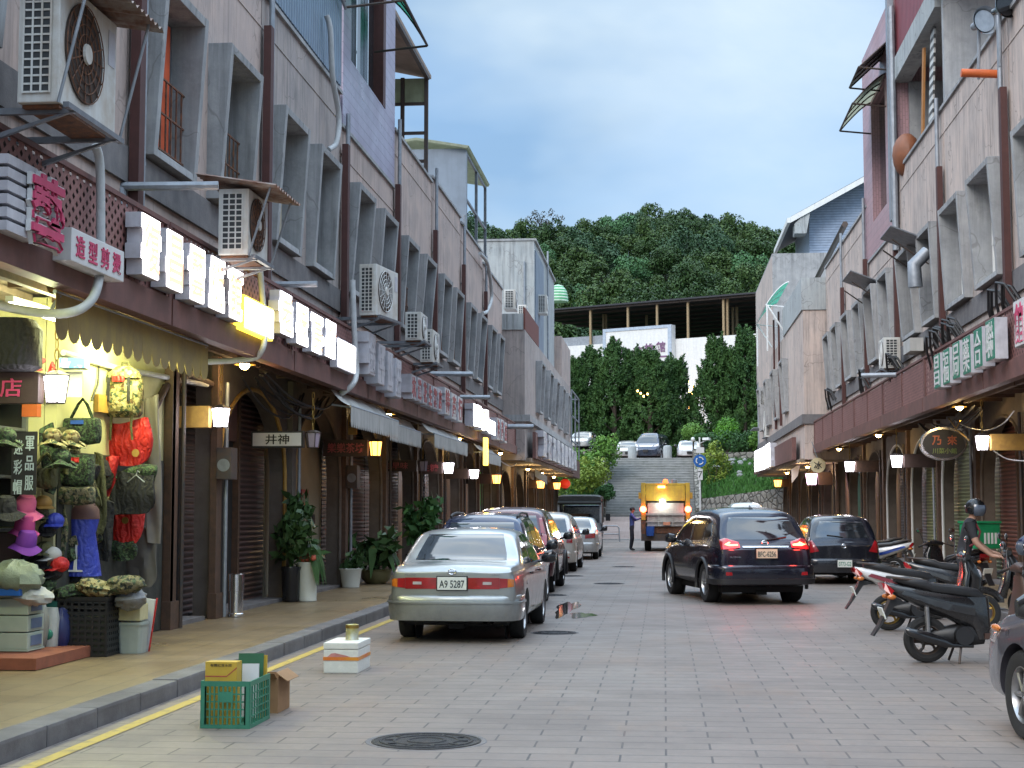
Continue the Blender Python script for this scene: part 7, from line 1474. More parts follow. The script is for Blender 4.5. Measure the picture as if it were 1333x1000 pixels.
b = MB(); b.tube([(6.0, 27.6, 9.42), (5.35, 27.6, 9.46)], .075, 14); b.solo('drain_spout', mat('orange_plastic_pipe', (.62, .13, .03), .5), 'orange plastic pipe stub jutting from the right parapet', 'pipe', smooth=True)
for lb, px, py, X, sc in (('grey horn loudspeaker on the right parapet, left of the dark one', 1284, 26, 5.8, 1), ('dark horn loudspeaker at the top right corner', 1312, 6, 5.9, .9)):
    p = q(px, py, X); t = thing('loudspeaker', lb, 'loudspeaker', p, rad(20)); b = MB(); b.lathe([(.26 * sc, 0), (.25 * sc, .03), (.16 * sc, .16), (.08 * sc, .3), (.07 * sc, .42), (.01, .44)], (0, 0, 0), 'y', 24, cap=False); b.lathe([(.2 * sc, .06), (.01, .12)], (0, 0, 0), 'y', 20); b.part('horn', 'galv' if sc == 1 else 'blackgloss', t, smooth=True); b = MB(); b.tube([(0, .25, -.05), (0, .3, -1.0)], .03, 8); b.part('bracket_pole', 'galv', t)

# ------------------------------------------------------------------ pots, plants and pavement furniture
def pot(name, label, cat, x, y, z, prof, m, grp=None): b = MB(); b.lathe(prof, (x, y, z), n=28); return b.solo(name, m, label, cat, grp, smooth=True)
def potted(label, x, y, z, prof, m, hgt, spread, seed, leafs=260, s=.09, flowers=None, big=False, leafm='leaf_pot'):
    t = thing('potted_plant', label, 'potted plant', (x, y, z)); b = MB(); b.lathe(prof, (0, 0, 0), n=28); b.part('pot', m, t, smooth=True); top = prof[-1][1]
    pr = max(r for r, _ in prof); b = MB(); b.lathe([(pr * .8, top - .06), (pr * .8, top - .04), (.01, top - .04)], (0, 0, 0), n=20); b.part('soil', 'ground', t)
    rng = random.Random(seed); b = MB(); tips = []
    for i in range(9):
        a = rng.uniform(0, 6.28); e = V((math.cos(a) * spread * rng.uniform(.3, 1), math.sin(a) * spread * rng.uniform(.3, 1), top + hgt * rng.uniform(.55, 1))); b.tube([(0, 0, top - .05), V((e.x * .35, e.y * .35, top + (e.z - top) * .6)), e], [.016, .012, .006], 5); tips.append(e)
    b.part('stem', 'leaf_dark', t); b = MB()
    for i in range(leafs):
        e = rng.choice(tips); f = rng.uniform(.25, 1.05); p = V((e.x * f, e.y * f, top + (e.z - top) * f)) + V((rng.gauss(0, .08), rng.gauss(0, .08), rng.gauss(0, .07))); leaf(b, p, V((rng.gauss(0, 1), rng.gauss(0, 1), rng.gauss(.6, .6))).normalized(), s * rng.uniform(.7, 1.4), rng, 2.2)
    if big:
        for i in range(7):
            a = rng.uniform(-1.6, 1.6); d = V((math.cos(a), math.sin(a), 0)); sd_ = V((-d.y, d.x, 0)); o = V((0, 0, top + hgt * .5)); pts = [(0, .0), (.22, .075), (.42, .095), (.6, .06), (.74, .0)]
            ctr = [o + d * (.75 * u / .74) * spread * 1.5 + V((0, 0, .25 * math.sin(u * 4) - u * u * 1.1)) for u, _ in pts]
            for (c0, (u0, w0)), (c1, (u1, w1)) in zip(zip(ctr, pts), zip(ctr[1:], pts[1:])): b.poly([c0 - sd_ * w0, c1 - sd_ * w1, c1 + sd_ * w1 + V((0, 0, .0)), c0 + sd_ * w0])
    b.part('foliage', leafm, t)
    if flowers:
        b = MB()
        for i in range(16): b.ell((rng.gauss(.0, .11), rng.gauss(-.05, .1), top + .09 + rng.uniform(-.04, .09)), (.05, .05, .045), 7, 5)
        b.part('blossom', flowers, t, smooth=True)
    return t
M['potwhite'] = mat('white_glazed_pot', (.66, .68, .63), .25, var=.08); M['potblack'] = mat('black_glazed_pot', (.02, .02, .024), .2); M['potbronze'] = mat('bronze_pot', (.16, .15, .07), .35); M['flower'] = mat('orange_red_petals', (.5, .1, .05), .6, var=.4, scale=30)
tall = [(.13, 0), (.14, .02), (.155, .5), (.175, .56), (.17, .58), (.15, .57)]
potted('tall leafy plant in a black glazed pot beside the red shutter arch', -6.2, 25.3, .15, tall, 'potblack', 1.1, .42, 4, 420, .1)
potted('white pot with orange-red blossom and drooping dark leaves', -5.95, 25.45, .15, [(.15, 0), (.155, .03), (.15, .05), (.17, .58), (.185, .64), (.18, .65), (.16, .63)], 'potwhite', .35, .3, 9, 60, .1, 'flower', True)
potted('small plant in the short white pot by the meter wall', -6.15, 30.0, .15, [(.17, 0), (.21, .32), (.235, .36), (.22, .37), (.2, .35)], 'potwhite', .3, .2, 12, 70, .1)
potted('broad leafy plant in the low bronze bowl behind the silver saloon', -5.95, 31.6, .15, [(.2, 0), (.3, .1), (.33, .26), (.36, .28), (.33, .29)], 'potbronze', .75, .55, 15, 300, .13, big=True)
potted('big dark bushy plant behind the silver saloon', -5.35, 33.8, .15, [(.25, 0), (.33, .5), (.36, .55), (.33, .56)], 'potblack', 1.25, .52, 21, 600, .12, leafm='leaf_dark')
b = MB(); b.lathe([(.115, 0), (.115, .04), (.105, .05), (.105, .36), (.115, .365), (.115, .6), (.1, .61), (.01, .6)], (-6.12, 21.7, .15), n=28); b.solo('ashtray_bin', 'chrome', 'upright steel ashtray bin in front of the brown shutters', 'ashtray', smooth=True)
t = thing('meter_box', 'green and red notice box on the pale wall', 'meter box', (-6.75, 28.3, 1.5)); b = MB(); b.bx(-6.81, -6.72, 28.2, 28.75, 1.6, 2.05); b.part('box', mat('green_red_notice', (.03, .17, .08), .5, col2=(.3, .03, .03), lo=.45, hi=.5, scale=2.5), t, world=True); b = MB(); b.bx(-6.81, -6.73, 29.2, 29.35, 1.4, 1.58); b.bx(-6.81, -6.74, 27.4, 27.75, 1.8, 2.15); b.part('switch_box', 'iron', t, world=True)
for lb, y in (('black speaker box on the pillar beside the dark entrance', 21.35), ('black speaker box on the pillar beyond the pale wall', 30.3)):
    t = thing('speaker_box', lb, 'speaker', (-6.35, y, 2.1)); b = MB(); b.bx(-6.29, -6.07, y - .16, y + .16, 2.1, 2.55); b.part('cabinet', 'iron', t, world=True, bevel=.01); b = MB(); b.lathe([(.09, -.008), (.09, 0)], (-6.18, y - .162, 2.3), 'y', 20); b.part('cone', 'steelgrey', t, world=True)

# green crate with yellow box, foam box with tin
t = thing('plastic_crate', 'green plastic crate standing in the road by the kerb', 'crate', (-3.37, 12.0, .0)); M['crategreen'] = mat('green_crate_plastic', (.04, .22, .13), .45, var=.2); x0, x1, y0, y1, H = -.19, .19, -.3, .3, .36
for nm, fixed, a0, a1, ax in (('front_grid', y0, x0, x1, 0), ('back_grid', y1, x0, x1, 0), ('side_grid', x0, y0, y1, 1), ('side_grid', x1, y0, y1, 1)):
    b = MB(); d = .006
    def bar(p0, p1, z0, z1):
        if ax == 0: b.bx(p0, p1, fixed - d, fixed + d, z0, z1)
        else: b.bx(fixed - d, fixed + d, p0, p1, z0, z1)
    bar(a0, a1, .001, .03); bar(a0, a1, H - .04, H); bar(a0, a0 + .04, .031, H - .041); bar(a1 - .04, a1, .031, H - .041); n = 11 if ax == 0 else 8
    for i in range(1, n): p_ = a0 + (a1 - a0) * i / n; bar(p_ - .006, p_ + .006, .031, H - .041)
    for k in range(1, 5): z_ = .03 + (H - .07) * k / 5; d = .004; bar(a0 + .04, a1 - .04, z_ - .005, z_ + .005); d = .006
    if nm == 'front_grid': d = .007; bar(-.045, .06, .2, .28)
    b.part(nm, 'crategreen', t)
b = MB(); b.bx(x0 + .007, x1 - .007, y0 + .007, y1 - .007, .004, .014); b.part('base', 'crategreen', t)
M['yellowcard'] = mat('yellow_printed_card', (.58, .37, .04), .6, var=.15); M['card'] = mat('brown_cardboard', (.34, .19, .09), .8, var=.2)
t = thing('carton', 'yellow printed carton standing in the green crate', 'box', (-3.43, 11.83, .02)); b = MB(); b.bx(-.12, .13, -.07, .07, 0, .48); b.part('box', 'yellowcard', t); b = MB(); b.text('有機紅豆水餃', (.005, -.0715, .455), (1, 0, 0), (0, 0, 1), .022, .001, .17); b.part('lettering', 'ink', t)
b = MB(); b.bx(-.12, .05, -.0716, -.0705, .365, .375); b.prism([(.05, -.0716, .365), (.13, -.0716, .43), (.13, -.0716, .442), (.05, -.0716, .375)], (0, .001, 0)); b.prism([(-.01, -.0716, .34), (-.01, -.0716, .28), (.025, -.0716, .3)], (0, .001, 0)); b.part('print', 'flower', t)
b = MB(); b.box((-3.27, 12.05, .25), (.13, .03, .42), (rad(-6), 0, rad(8))); b.solo('white_carton', 'signwhite', 'white and green flat carton leaning in the crate', 'box'); b = MB(); b.box((-3.3, 12.16, .3), (.2, .02, .46), (rad(-8), 0, rad(5))); b.solo('green_carton', mat('dark_green_card', (.02, .12, .05), .6), 'dark green carton behind the yellow one in the crate', 'box')
b = MB(); b.box((-3.29, 12.24, .26), (.2, .03, .5), (rad(-4), 0, 0)); b.solo('brown_carton', 'yellowcard', 'ochre carton edge at the back of the crate', 'box')
t = thing('cardboard_box', 'open brown cardboard box behind the green crate', 'box', (-3.31, 12.78, .0)); b = MB()
for q_ in ((-.17, .13, -.2, -.195), (-.17, .13, .195, .2), (-.17, -.165, -.194, .194), (.125, .13, -.194, .194)): b.bx(*q_, .005, .3)
b.part('carton', 'card', t); b = MB(); b.box((.16, 0, .3), (.12, .39, .005), (0, rad(35), 0)); b.box((-.02, -.24, .31), (.28, .12, .005), (rad(-30), 0, 0)); b.part('flap', 'card', t)
t = thing('foam_box', 'white foam box bound with orange tape standing in the road', 'box', (-3.32, 16.05, 0)); M['foam'] = mat('white_foam', (.72, .71, .66), .9, var=.1, bmp=.2, scale=20)
b = MB(); b.bx(-.18, .18, -.33, .33, .0, .24); b.part('tub', 'foam', t, bevel=.012); b = MB(); b.bx(-.183, .183, -.333, .333, .243, .31); b.part('lid', 'foam', t, bevel=.012)
b = MB()
for q_ in ((-.1845, .1845, -.3345, -.3315), (.1815, .1845, -.331, .331), (-.1845, -.1815, -.331, .331)): b.bx(*q_, .13, .165)
b.part('tape', mat('orange_tape', (.68, .3, .03), .35, col2=(.66, .14, .03), scale=3), t); b = MB(); b.prism([(-.14, -.3335, .166), (-.1, -.3335, .2), (-.06, -.3335, .205), (.06, -.3335, .18), (.1, -.3335, .166)], (0, .002, 0)); b.part('red_print', mat('smeared_red_print', (.6, .25, .23), .8, scale=14), t)
t = thing('tin_can', 'paint tin on top of the white foam box', 'tin', (-3.28, 16.1, .311)); b = MB(); b.lathe([(.068, 0), (.07, .006), (.067, .01), (.067, .15), (.07, .155), (.068, .16), (.06, .152), (.01, .152)], (0, 0, 0), n=28); b.part('can', mat('tin_label', (.5, .52, .5), .4, .4, col2=(.4, .34, .08), scale=8), t, smooth=True); b = MB(); b.lathe([(.0705, .12), (.071, .155)], (0, 0, 0), n=28, cap=False); b.part('label_band', 'brass', t)
# road sign, cameras, railings, garden gate post
t = thing('road_sign', 'blue roundabout sign on a white pole right of the stairs', 'road sign', (2.45, 97.5, .8)); p = on(1, 97.5, 911, 600)
b = MB(); b.tube([(p.x, 97.6, .8), (p.x, 97.6, 6.2)], .05, 10); b.part('pole', 'whitepaint', t, world=True)
b = MB(); b.lathe([(.40, 0), (.40, .03)], (p.x, 97.5, p.z), 'y', 32); f = b.part('disc', mat('traffic_blue', (.01, .12, .42), .4), t, world=True)
b = MB()
for k in range(3): b.tube([(p.x + .22 * math.cos(a), 97.49, p.z + .22 * math.sin(a)) for a in [2 * PI * k / 3 + .25 + 1.55 * i / 10 for i in range(11)]], .04, 6)
b.part('arrow_ring', 'signwhite', f, world=True)
b = MB(); b.bx(p.x - .13, p.x + .17, 97.5, 97.53, p.z - 1.2, p.z - .5); b.bx(p.x - .22, p.x + .28, 97.5, 97.53, p.z + .5, p.z + .85); b.part('plate', 'signwhite', t, world=True); b = MB(); b.text('7', (p.x + .02, 97.495, p.z - .85), (1, 0, 0), (0, 0, 1), .4, .004); b.part('lettering', 'ink', t, world=True)
b = MB(); b.ell((p.x - .42, 97.5, p.z + 1.35), (.13, .13, .15)); b.tube([(p.x - .42, 97.5, p.z + 1.3), (p.x, 97.6, p.z + 1.1), (p.x + .35, 97.5, p.z + 1.25)], .03, 6); b.part('camera_dome', 'whitepaint', t, world=True, smooth=True); b = MB(); b.box((p.x + .42, 97.3, p.z + 1.36), (.2, .5, .16), (0, rad(10), rad(50))); b.part('bullet_camera', 'whitepaint', t, world=True)
t = thing('barrier_rail', 'steel hoop barrier across the street end', 'barrier', (-2.9, 80, 0)); b = MB(); z1 = .82
for zz in (.35, .82): pass
b.tube([(-3.5, 80, 0), (-3.5, 80, .7), (-3.4, 80, .82), (-2.45, 80, .82), (-2.33, 80, .72), (-2.3, 80, 0)], .035, 8); b.tube([(-3.5, 80, .4), (-2.31, 80, .4)], .03, 8); b.part('hoop', 'galv', t, world=True, smooth=True)
# ------------------------------------------------------------------ army clothes stall on the left
t = thing('shop_interior', 'open shop front with lit cream wall behind the army clothes', 'shop front', (-6.4, 14, .14))
def SP(nm, m, boxes, par=None, **k):
    b = MB()
    for q_ in boxes: b.bx(*q_)
    return b.part(nm, m, par or t, world=True, **k)
SP('side_wall', 'creamwall', [(-6.55, -6.42, 15.75, 19.28, .15, 3.94)]); SP('return_wall', 'creamwall', [(-9.2, -6.56, 15.75, 15.9, .15, 3.94)]); SP('back_wall', 'creamwall', [(-9.3, -9.2, 4, 15.9, .15, 3.94)]); SP('ceiling', 'soffit', [(-9.3, -6.71, 4, 15.74, 3.9, 3.97)]); SP('end_wall', 'creamwall', [(-9.2, -6.5, 4, 4.12, .15, 3.89)])
SP('wall_corner', 'wood_brown', [(-6.55, -6.3, 19.285, 19.395, .15, 3.94)])
b = MB(); pts = [q(175, 545, -6.4), q(190, 510, -6.4), q(215, 480, -6.4), q(250, 466, -6.4), q(290, 470, -6.4)]; b.tube([V((-6.38, 18.3, 2.3)), V((-6.38, 18.6, 2.8)), V((-6.38, 19.2, 3.25)), V((-6.38, 20.2, 3.5)), V((-6.38, 21.2, 3.45))], .05, 8); b.part('arch_moulding', 'wood_dark', t, world=True, smooth=True)
b = MB(); b.tube([(-6.38, 15.8, 3.35), (-6.38, 17.2, 3.33), (-6.38, 21.0, 3.42)], .035, 8); b.part('conduit', 'cable_white', t, world=True, smooth=True)
b = MB(); b.tube([(-6.4, 16.9, 3.36), (-6.39, 16.85, 3.1), (-6.4, 16.7, 2.9)], .012, 6); b.part('wire', 'cable', t, world=True); SP('junction_box', 'wood_yellow', [(-6.41, -6.36, 16.8, 17.15, 2.78, 2.98)])
tt = thing('fluorescent_lamp', 'bare fluorescent tube lighting the army clothes stall', 'lamp', (-6.2, 14.6, 3.62)); b = MB(); b.bx(-6.24, -6.16, 14.0, 15.3, 3.65, 3.71); b.part('fitting', 'whitepaint', tt, world=True); b = MB(); b.tube([(-6.2, 14.03, 3.62), (-6.2, 15.27, 3.62)], .02, 10); b.part('tube', 'tube', tt, world=True)
for y in (11.5, 14.7, 16.8): lamp((-5.95, y, 3.5), 62, (.94, 1, .5), .25)
SP('dark_backing', M.setdefault('dbk', mat('dark_goods_backing', (.05, .05, .042), .9, col2=(.02, .022, .018), scale=7)), [(-6.418, -6.4, 15.8, 19.25, .15, 2.3)])
# display cabinet
t = thing('display_cabinet', 'grey framed glass display cabinet full of camouflage hats', 'cabinet', (-6.9, 14, .15))
SP('back_panel', 'greywall', [(-7.25, -7.2, 12.0, 15.7, 1.45, 2.95)]); SP('shelf', 'steelgrey', [(-7.2, -6.72, 12.0, 15.7, z, z + .03) for z in (1.45, 2.0, 2.5, 2.92)])
for y in (12.0, 13.2, 14.1, 14.9, 15.66): SP('frame_post', 'steelgrey', [(-6.76, -6.71, y, y + .05, 1.3, 2.96)])
SP('end_glass', 'glass_dark', [(-7.19, -6.78, 15.705, 15.715, 1.5, 2.9)]); SP('plinth', 'wood_dark', [(-7.2, -6.75, 12.0, 15.7, .15, 1.44)])
M['camo'] = camo('woodland_camo', [(.05, .075, .035), (.10, .09, .04), (.02, .025, .018), (.16, .14, .08)], 10); M['camo2'] = camo('digital_green_camo', [(.035, .07, .03), (.07, .11, .05), (.015, .02, .015)], 22); M['camo3'] = camo('autumn_camo', [(.16, .14, .05), (.10, .055, .02), (.03, .05, .025), (.3, .26, .13)], 9)
M['redcloth'] = clothmat('red_fabric', (.6, .02, .018), .6); M['blackcloth'] = clothmat('black_fabric', (.02, .02, .023)); M['pinkcloth'] = mat('pink_felt', (.58, .11, .25), .85); M['magenta'] = mat('magenta_felt', (.42, .05, .2), .85); M['purple'] = mat('purple_felt', (.16, .03, .3), .85); M['bluecloth'] = clothmat('royal_blue_print', (.03, .05, .4), .55, .5); M['oliv'] = clothmat('olive_fabric', (.09, .09, .035))
def P(px, py, y): return on(1, y, px, py)
def ob(name, label, cat, px, py, y, grp=None, rz=0): p = P(px, py, y); return thing(name, label, cat, p, rz, grp)
GH = 'hats and bags hung at the army stall'
# camouflage backpack (faces the street end, i.e. -y)
def backpack(label, px, py, y, m, w=.42, h=.56, patch=True):
    t = ob('backpack', label, 'backpack', px, py, y, GH); b = MB()
    b.loft([((0, 0, -h * .5), (w * .42, 0, 0), (0, .1, 0)), ((0, -.01, -h * .42), (w * .48, 0, 0), (0, .14, 0)), ((0, -.01, 0), (w * .5, 0, 0), (0, .15, 0)), ((0, 0, h * .34), (w * .46, 0, 0), (0, .13, 0)), ((0, .0, h * .47), (w * .33, 0, 0), (0, .1, 0)), ((0, 0, h * .52), (w * .12, 0, 0), (0, .05, 0))], 18, 3.2); b.part('main_bag', m, t, smooth=True)
    b = MB(); b.loft([((0, -.17, -h * .4), (w * .36, 0, 0), (0, .03, 0)), ((0, -.18, -h * .2), (w * .38, 0, 0), (0, .05, 0)), ((0, -.16, h * .02), (w * .36, 0, 0), (0, .03, 0))], 14, 4); b.part('front_pocket', m, t, smooth=True)
    b = MB(); b.loft([((0, -.07, h * .3), (w * .47, 0, 0), (0, .11, 0)), ((0, -.06, h * .42), (w * .44, 0, 0), (0, .1, 0)), ((0, -.03, h * .55), (w * .2, 0, 0), (0, .06, 0))], 14, 3); b.part('lid', m, t, smooth=True)
    for x in (-.12, .12): b = MB(); b.tube([(x, -.1, -h * .45), (x, -.12, -h * .72), (x * 1.1, -.1, -h * .98)], .014, 6); b.part('strap', 'oliv', t); b = MB(); b.bx(x - .016, x + .016, -.235, -.22, -h * .2, h * .3); b.part('buckle_strap', 'blackcloth', t)
    b = MB(); b.tube([(-.05, 0, h * .5), (-.04, 0, h * .64), (.04, 0, h * .64), (.05, 0, h * .5)], .012, 6); b.part('carry_loop', 'oliv', t)
    if patch: b = MB(); b.bx(-.09, .05, -.19, -.175, h * .22, h * .34); b.part('patch', 'redcloth', t)
    return t
backpack('camouflage backpack with red patch at the top of the hanging column', 163, 512, 17.3, 'camo3')
def cloth(name, label, cat, px, py, y, w, h, m, seed, taper=.9, thick=.1, extra=None, sag=.03):
    t = ob(name, label, cat, px, py, y, GH); rng = random.Random(seed); ph = [rng.uniform(0, 6) for _ in range(4)]
    b = MB(); nz = 9
    def sec(i):
        f = i / nz; z = h * (.5 - f); k = (taper + (1 - taper) * min(1, f * 2.2)) * (1 - .25 * max(0, f - .85) / .15); return ((sag * math.sin(3 * f + ph[0]), 0, z), (w / 2 * k * (1 + .05 * math.sin(6 * f + ph[1])), .02 * math.sin(5 * f + ph[2]), .03 * math.sin(4 * f + ph[3])), (0, thick * (.5 + .5 * math.sin(PI * min(1, f + .15))) , 0))
    b.loft([sec(i) for i in range(nz + 1)], 26, 2.6)
    for v in b.bm.verts: v.co.y += .018 * math.sin(v.co.x * 34 + v.co.z * 6 + ph[0]) ; v.co.z += .02 * math.sin(v.co.x * 13 + ph[1])
    b.part('cloth', m, t, smooth=True)
    if extra: extra(t, h)
    return t
def badge(x, z, r, m): 
    def f(t, h): b = MB(); b.lathe([(r, 0), (r, .01)], (x, -.125, z), 'y', 20); b.part('badge', m, t)
    return f
cloth('shoulder_bag', 'red bag with a round yellow badge under the backpack', 'bag', 165, 577, 17.4, .56, .50, 'redcloth', 1, extra=badge(.15, -.12, .045, 'wood_yellow'))
cloth('jacket', 'red jacket hanging lowest with a pale emblem', 'jacket', 157, 664, 17.5, .52, .75, 'redcloth', 2, extra=badge(.1, -.12, .04, 'brass'))
cloth('jacket', 'narrow red sleeve hanging left of the black shirt', 'jacket', 141, 622, 17.25, .2, .45, 'redcloth', 7)
cloth('t_shirt', 'black T-shirt on a wire hanger before the red jacket', 'shirt', 173, 643, 17.15, .54, .46, 'blackcloth', 3, .8, .06)
cloth('camo_collar', 'dark camouflage collar above the black T-shirt', 'shirt', 178, 617, 17.2, .48, .17, 'camo2', 4, .8, .07)
p = P(177, 622, 17.05); b = MB(); b.tube([p + V((-.1, 0, -.05)), p + V((0, 0, .03)), p + V((.1, 0, -.05))], .007, 6); b.tube([p + V((0, 0, .03)), p + V((.02, 0, .08)), p + V((.04, 0, .06))], .006, 6); b.solo('clothes_hanger', 'galv', 'wire hanger holding the black T-shirt', 'hanger')
cloth('camo_bag', 'flat camouflage bag with a red tag below the red jacket', 'bag', 155, 716, 17.5, .46, .22, 'camo2', 5, 1, .09)
cloth('curtain_strip', 'grey plastic curtain at the right side of the hanging clothes', 'curtain', 199, 610, 17.9, .2, 1.75, mat('dusty_grey_plastic', (.2, .18, .16), .5, streak=.4), 6, .9, .05)
cloth('curtain_strip', 'grey sheet hanging behind the lower red jacket', 'curtain', 180, 725, 17.95, .5, .7, mat('dark_grey_sheet', (.13, .12, .11), .6, streak=.4), 16, .95, .05)
cloth('camo_jacket', 'grey-green camouflage jacket behind the backpack', 'jacket', 140, 535, 17.7, .26, .9, 'camo2', 8, .8, .08)
for lb, px, py, y, w_, h_, m in (('dark olive jacket hanging behind the mannequin', 88, 655, 16.25, .34, .8, 'camo'), ('dark green jacket hanging left of the red sleeve', 124, 640, 16.9, .22, .9, 'oliv'), ('black jacket hanging right of the mannequin', 132, 690, 17.0, .3, .7, 'blackcloth'), ('grey-green trousers hanging beside the calligraphy board', 62, 600, 15.5, .16, .7, 'camo2'), ('dark camouflage jacket behind the hat stack', 55, 700, 15.95, .5, .8, 'camo'), ('olive sling strap hanging beside the holdall', 84, 585, 15.8, .1, .5, 'oliv')):
    cloth('jacket', lb, 'jacket', px, py, y, w_, h_, m, px, .85, .07)
def duffel(label, px, py, y, w, h, m, tag=None, handles=True):
    t = ob('duffel_bag', label, 'bag', px, py, y, GH); b = MB(); b.loft([((-w / 2, 0, -.01), (0, .05, 0), (0, 0, h * .35)), ((-w * .45, 0, 0), (0, .1, 0), (0, 0, h * .46)), ((0, 0, -.01), (0, .12, 0), (0, 0, h * .5)), ((w * .45, 0, 0), (0, .1, 0), (0, 0, h * .46)), ((w / 2, 0, -.01), (0, .05, 0), (0, 0, h * .35))], 16, 3); b.part('bag_body', m, t, smooth=True)
    if handles: b = MB(); b.tube([(-.12, -.02, h * .45), (-.05, -.0, h * .95), (0, 0, h * 1.15), (.05, 0, h * .95), (.12, -.02, h * .45)], .018, 6); b.part('handle', m, t, smooth=True)
    if tag: b = MB(); b.bx(-.08, .06, -.135, -.12, h * .22, h * .36); b.part('tag', tag, t)
    return t
duffel('camouflage holdall with a blue tag hanging by its handles', 107, 561, 16.0, .40, .30, 'camo2', 'signwhite' and mat('blue_tag', (.03, .1, .45), .5)); duffel('square camouflage satchel with a red badge', 101, 612, 15.95, .34, .36, 'camo2', 'redcloth', False); duffel('dark camouflage pouch below the satchel', 100, 645, 15.9, .38, .2, 'camo', None, False); duffel('small yellow-green bag left of the satchel', 60, 622, 15.4, .2, .22, 'oliv', None)
rg = random.Random(77)
for i in range(22):
    px, py = rg.uniform(52, 132), rg.uniform(585, 745); o = duffel('small dark army pouch or folded garment among the packed hanging goods', px, py, (6.28 if px > 75 else 6.5) * 2000 / (864.5 - px), rg.uniform(.14, .24), rg.uniform(.14, .3), rg.choice(('camo', 'camo2', 'oliv', 'blackcloth', 'camo3')), None, False); o['group'] = 'packed army goods behind the mannequin'; o.rotation_euler = (0, rg.uniform(-.5, .5), rg.uniform(-.5, .5))
for i, (lb, px, py, y) in enumerate((('camouflage bush hat in the cabinet, right one', 92, 572, 15.4), ('camouflage bush hat in the cabinet, left one', 68, 570, 15.2), ('camouflage cap on the lower cabinet shelf', 80, 597, 15.2), ('camouflage hat at the left picture edge', 8, 570, 14.4))):
    t = ob('bush_hat', lb, 'hat', px, py, y, GH); b = MB(); b.ell((0, 0, .02), (.1, .1, .085)); b.part('hat_crown', 'camo3' if i < 2 else 'camo2', t, smooth=True); b = MB(); b.grid(lambda u, v: V(((.09 + .08 * v) * math.cos(6.283 * u), (.09 + .08 * v) * math.sin(6.283 * u), -.03 - .05 * v + .02 * math.sin(18 * u))), 24, 3); b.part('brim', 'camo3' if i < 2 else 'camo2', t, smooth=True)
def sunhat(label, px, py, y, m, r=.17, tilt=.3):
    t = ob('sun_hat', label, 'hat', px, py, y, GH); t.rotation_euler = (rad(12), tilt, 0); b = MB(); b.lathe([(.105, -.02), (.1, .07), (.075, .12), (.01, .13)], (0, 0, 0), n=24); b.part('hat_crown', m, t, smooth=True); b = MB(); b.grid(lambda u, v: V(((.1 + (r - .1) * v) * math.cos(6.283 * u), (.1 + (r - .1) * v) * math.sin(6.283 * u), -.02 - .05 * v + .018 * math.sin(6.283 * u * 3 + 1) * v)), 30, 4); b.part('brim', m, t, smooth=True); return t
sunhat('bright pink floppy hat at the top of the hat stack', 33, 660, 15.2, 'pinkcloth', .2); sunhat('magenta hat under the bright pink one', 32, 686, 15.15, 'magenta', .16, .2); sunhat('purple hat lowest in the hat stack', 34, 706, 15.1, 'purple', .17, .25); sunhat('black wide hat at the left picture edge', 8, 662, 14.9, 'blackcloth', .2, .1)
cc = [('camo', 52, 668), ('wood_yellow', 56, 655), ('blackcloth', 62, 690), ('bluecloth', 72, 678), ('oliv', 58, 715), ('canvas_white', 68, 722), ('redcloth', 78, 735), ('blackcloth', 70, 745), ('oliv', 40, 742), ('blackcloth', 50, 732), ('camo2', 62, 760), ('magenta', 50, 762)]
cl = ['camouflage cap high beside the pink hat', 'yellow cap right of the pink hat crown', 'black cap left of the mannequin shoulder', 'navy cap touching the mannequin dress', 'olive cap below the purple hat', 'pale grey cap left of the dress', 'red cap at the dress hem', 'black cap under the red one', 'khaki cap near the plastic sheet', 'black cap left of the pale grey cap', 'camouflage cap low behind the crate', 'plum cap low beside the plastic sheet']
for (m, px, py), lb in zip(cc, cl):
    t = ob('cap', lb, 'cap', px, py, 15.6, GH, U(-.8, .8)); b = MB(); b.ell((0, 0, 0), (.095, .1, .085), 14, 8); b.part('cap_crown', m, t, smooth=True); b = MB(); b.grid(lambda u, v: V((.1 * math.sin(-1.1 + 2.2 * u) * (1 + .1 * v), -.08 * math.cos(-1.1 + 2.2 * u) - .09 * v, -.03 - .03 * v)), 10, 3); b.part('peak', m, t, smooth=True)
# mannequin with dress
t = ob('mannequin', 'black mannequin wearing the blue printed dress', 'mannequin', 105, 757, 16.3); b = MB(); b.loft([((0, 0, .0), (.2, 0, 0), (0, .14, 0)), ((0, 0, .12), (.19, 0, 0), (0, .13, 0)), ((0, 0, .5), (.13, 0, 0), (0, .1, 0)), ((0, 0, .72), (.17, 0, 0), (0, .11, 0)), ((0, 0, .83), (.15, 0, 0), (0, .08, 0)), ((0, 0, .87), (.05, 0, 0), (0, .05, 0)), ((0, 0, .95), (.045, 0, 0), (0, .045, 0)), ((0, 0, .97), (.02, 0, 0), (0, .02, 0))], 20, 2.2); b.part('torso', 'blackgloss', t, smooth=True)
b = MB(); b.loft([((0, 0, .06), (.225, 0, 0), (0, .16, 0)), ((0, 0, .3), (.185, 0, 0), (0, .14, 0)), ((0, 0, .52), (.15, 0, 0), (0, .115, 0)), ((0, 0, .68), (.19, 0, 0), (0, .13, 0))], 26, 2.2, cap=False)
for v in b.bm.verts: v.co.y += .012 * math.sin(v.co.x * 45) * (.7 - v.co.z)
b.part('dress', 'bluecloth', t, smooth=True); b = MB(); b.loft([((0, 0, .675), (.192, 0, 0), (0, .133, 0)), ((0, 0, .78), (.185, 0, 0), (0, .12, 0)), ((0, 0, .85), (.13, 0, 0), (0, .085, 0))], 22, 2.2, cap=False); b.part('lace_yoke', mat('brown_lace', (.12, .055, .05), .7), t, smooth=True)
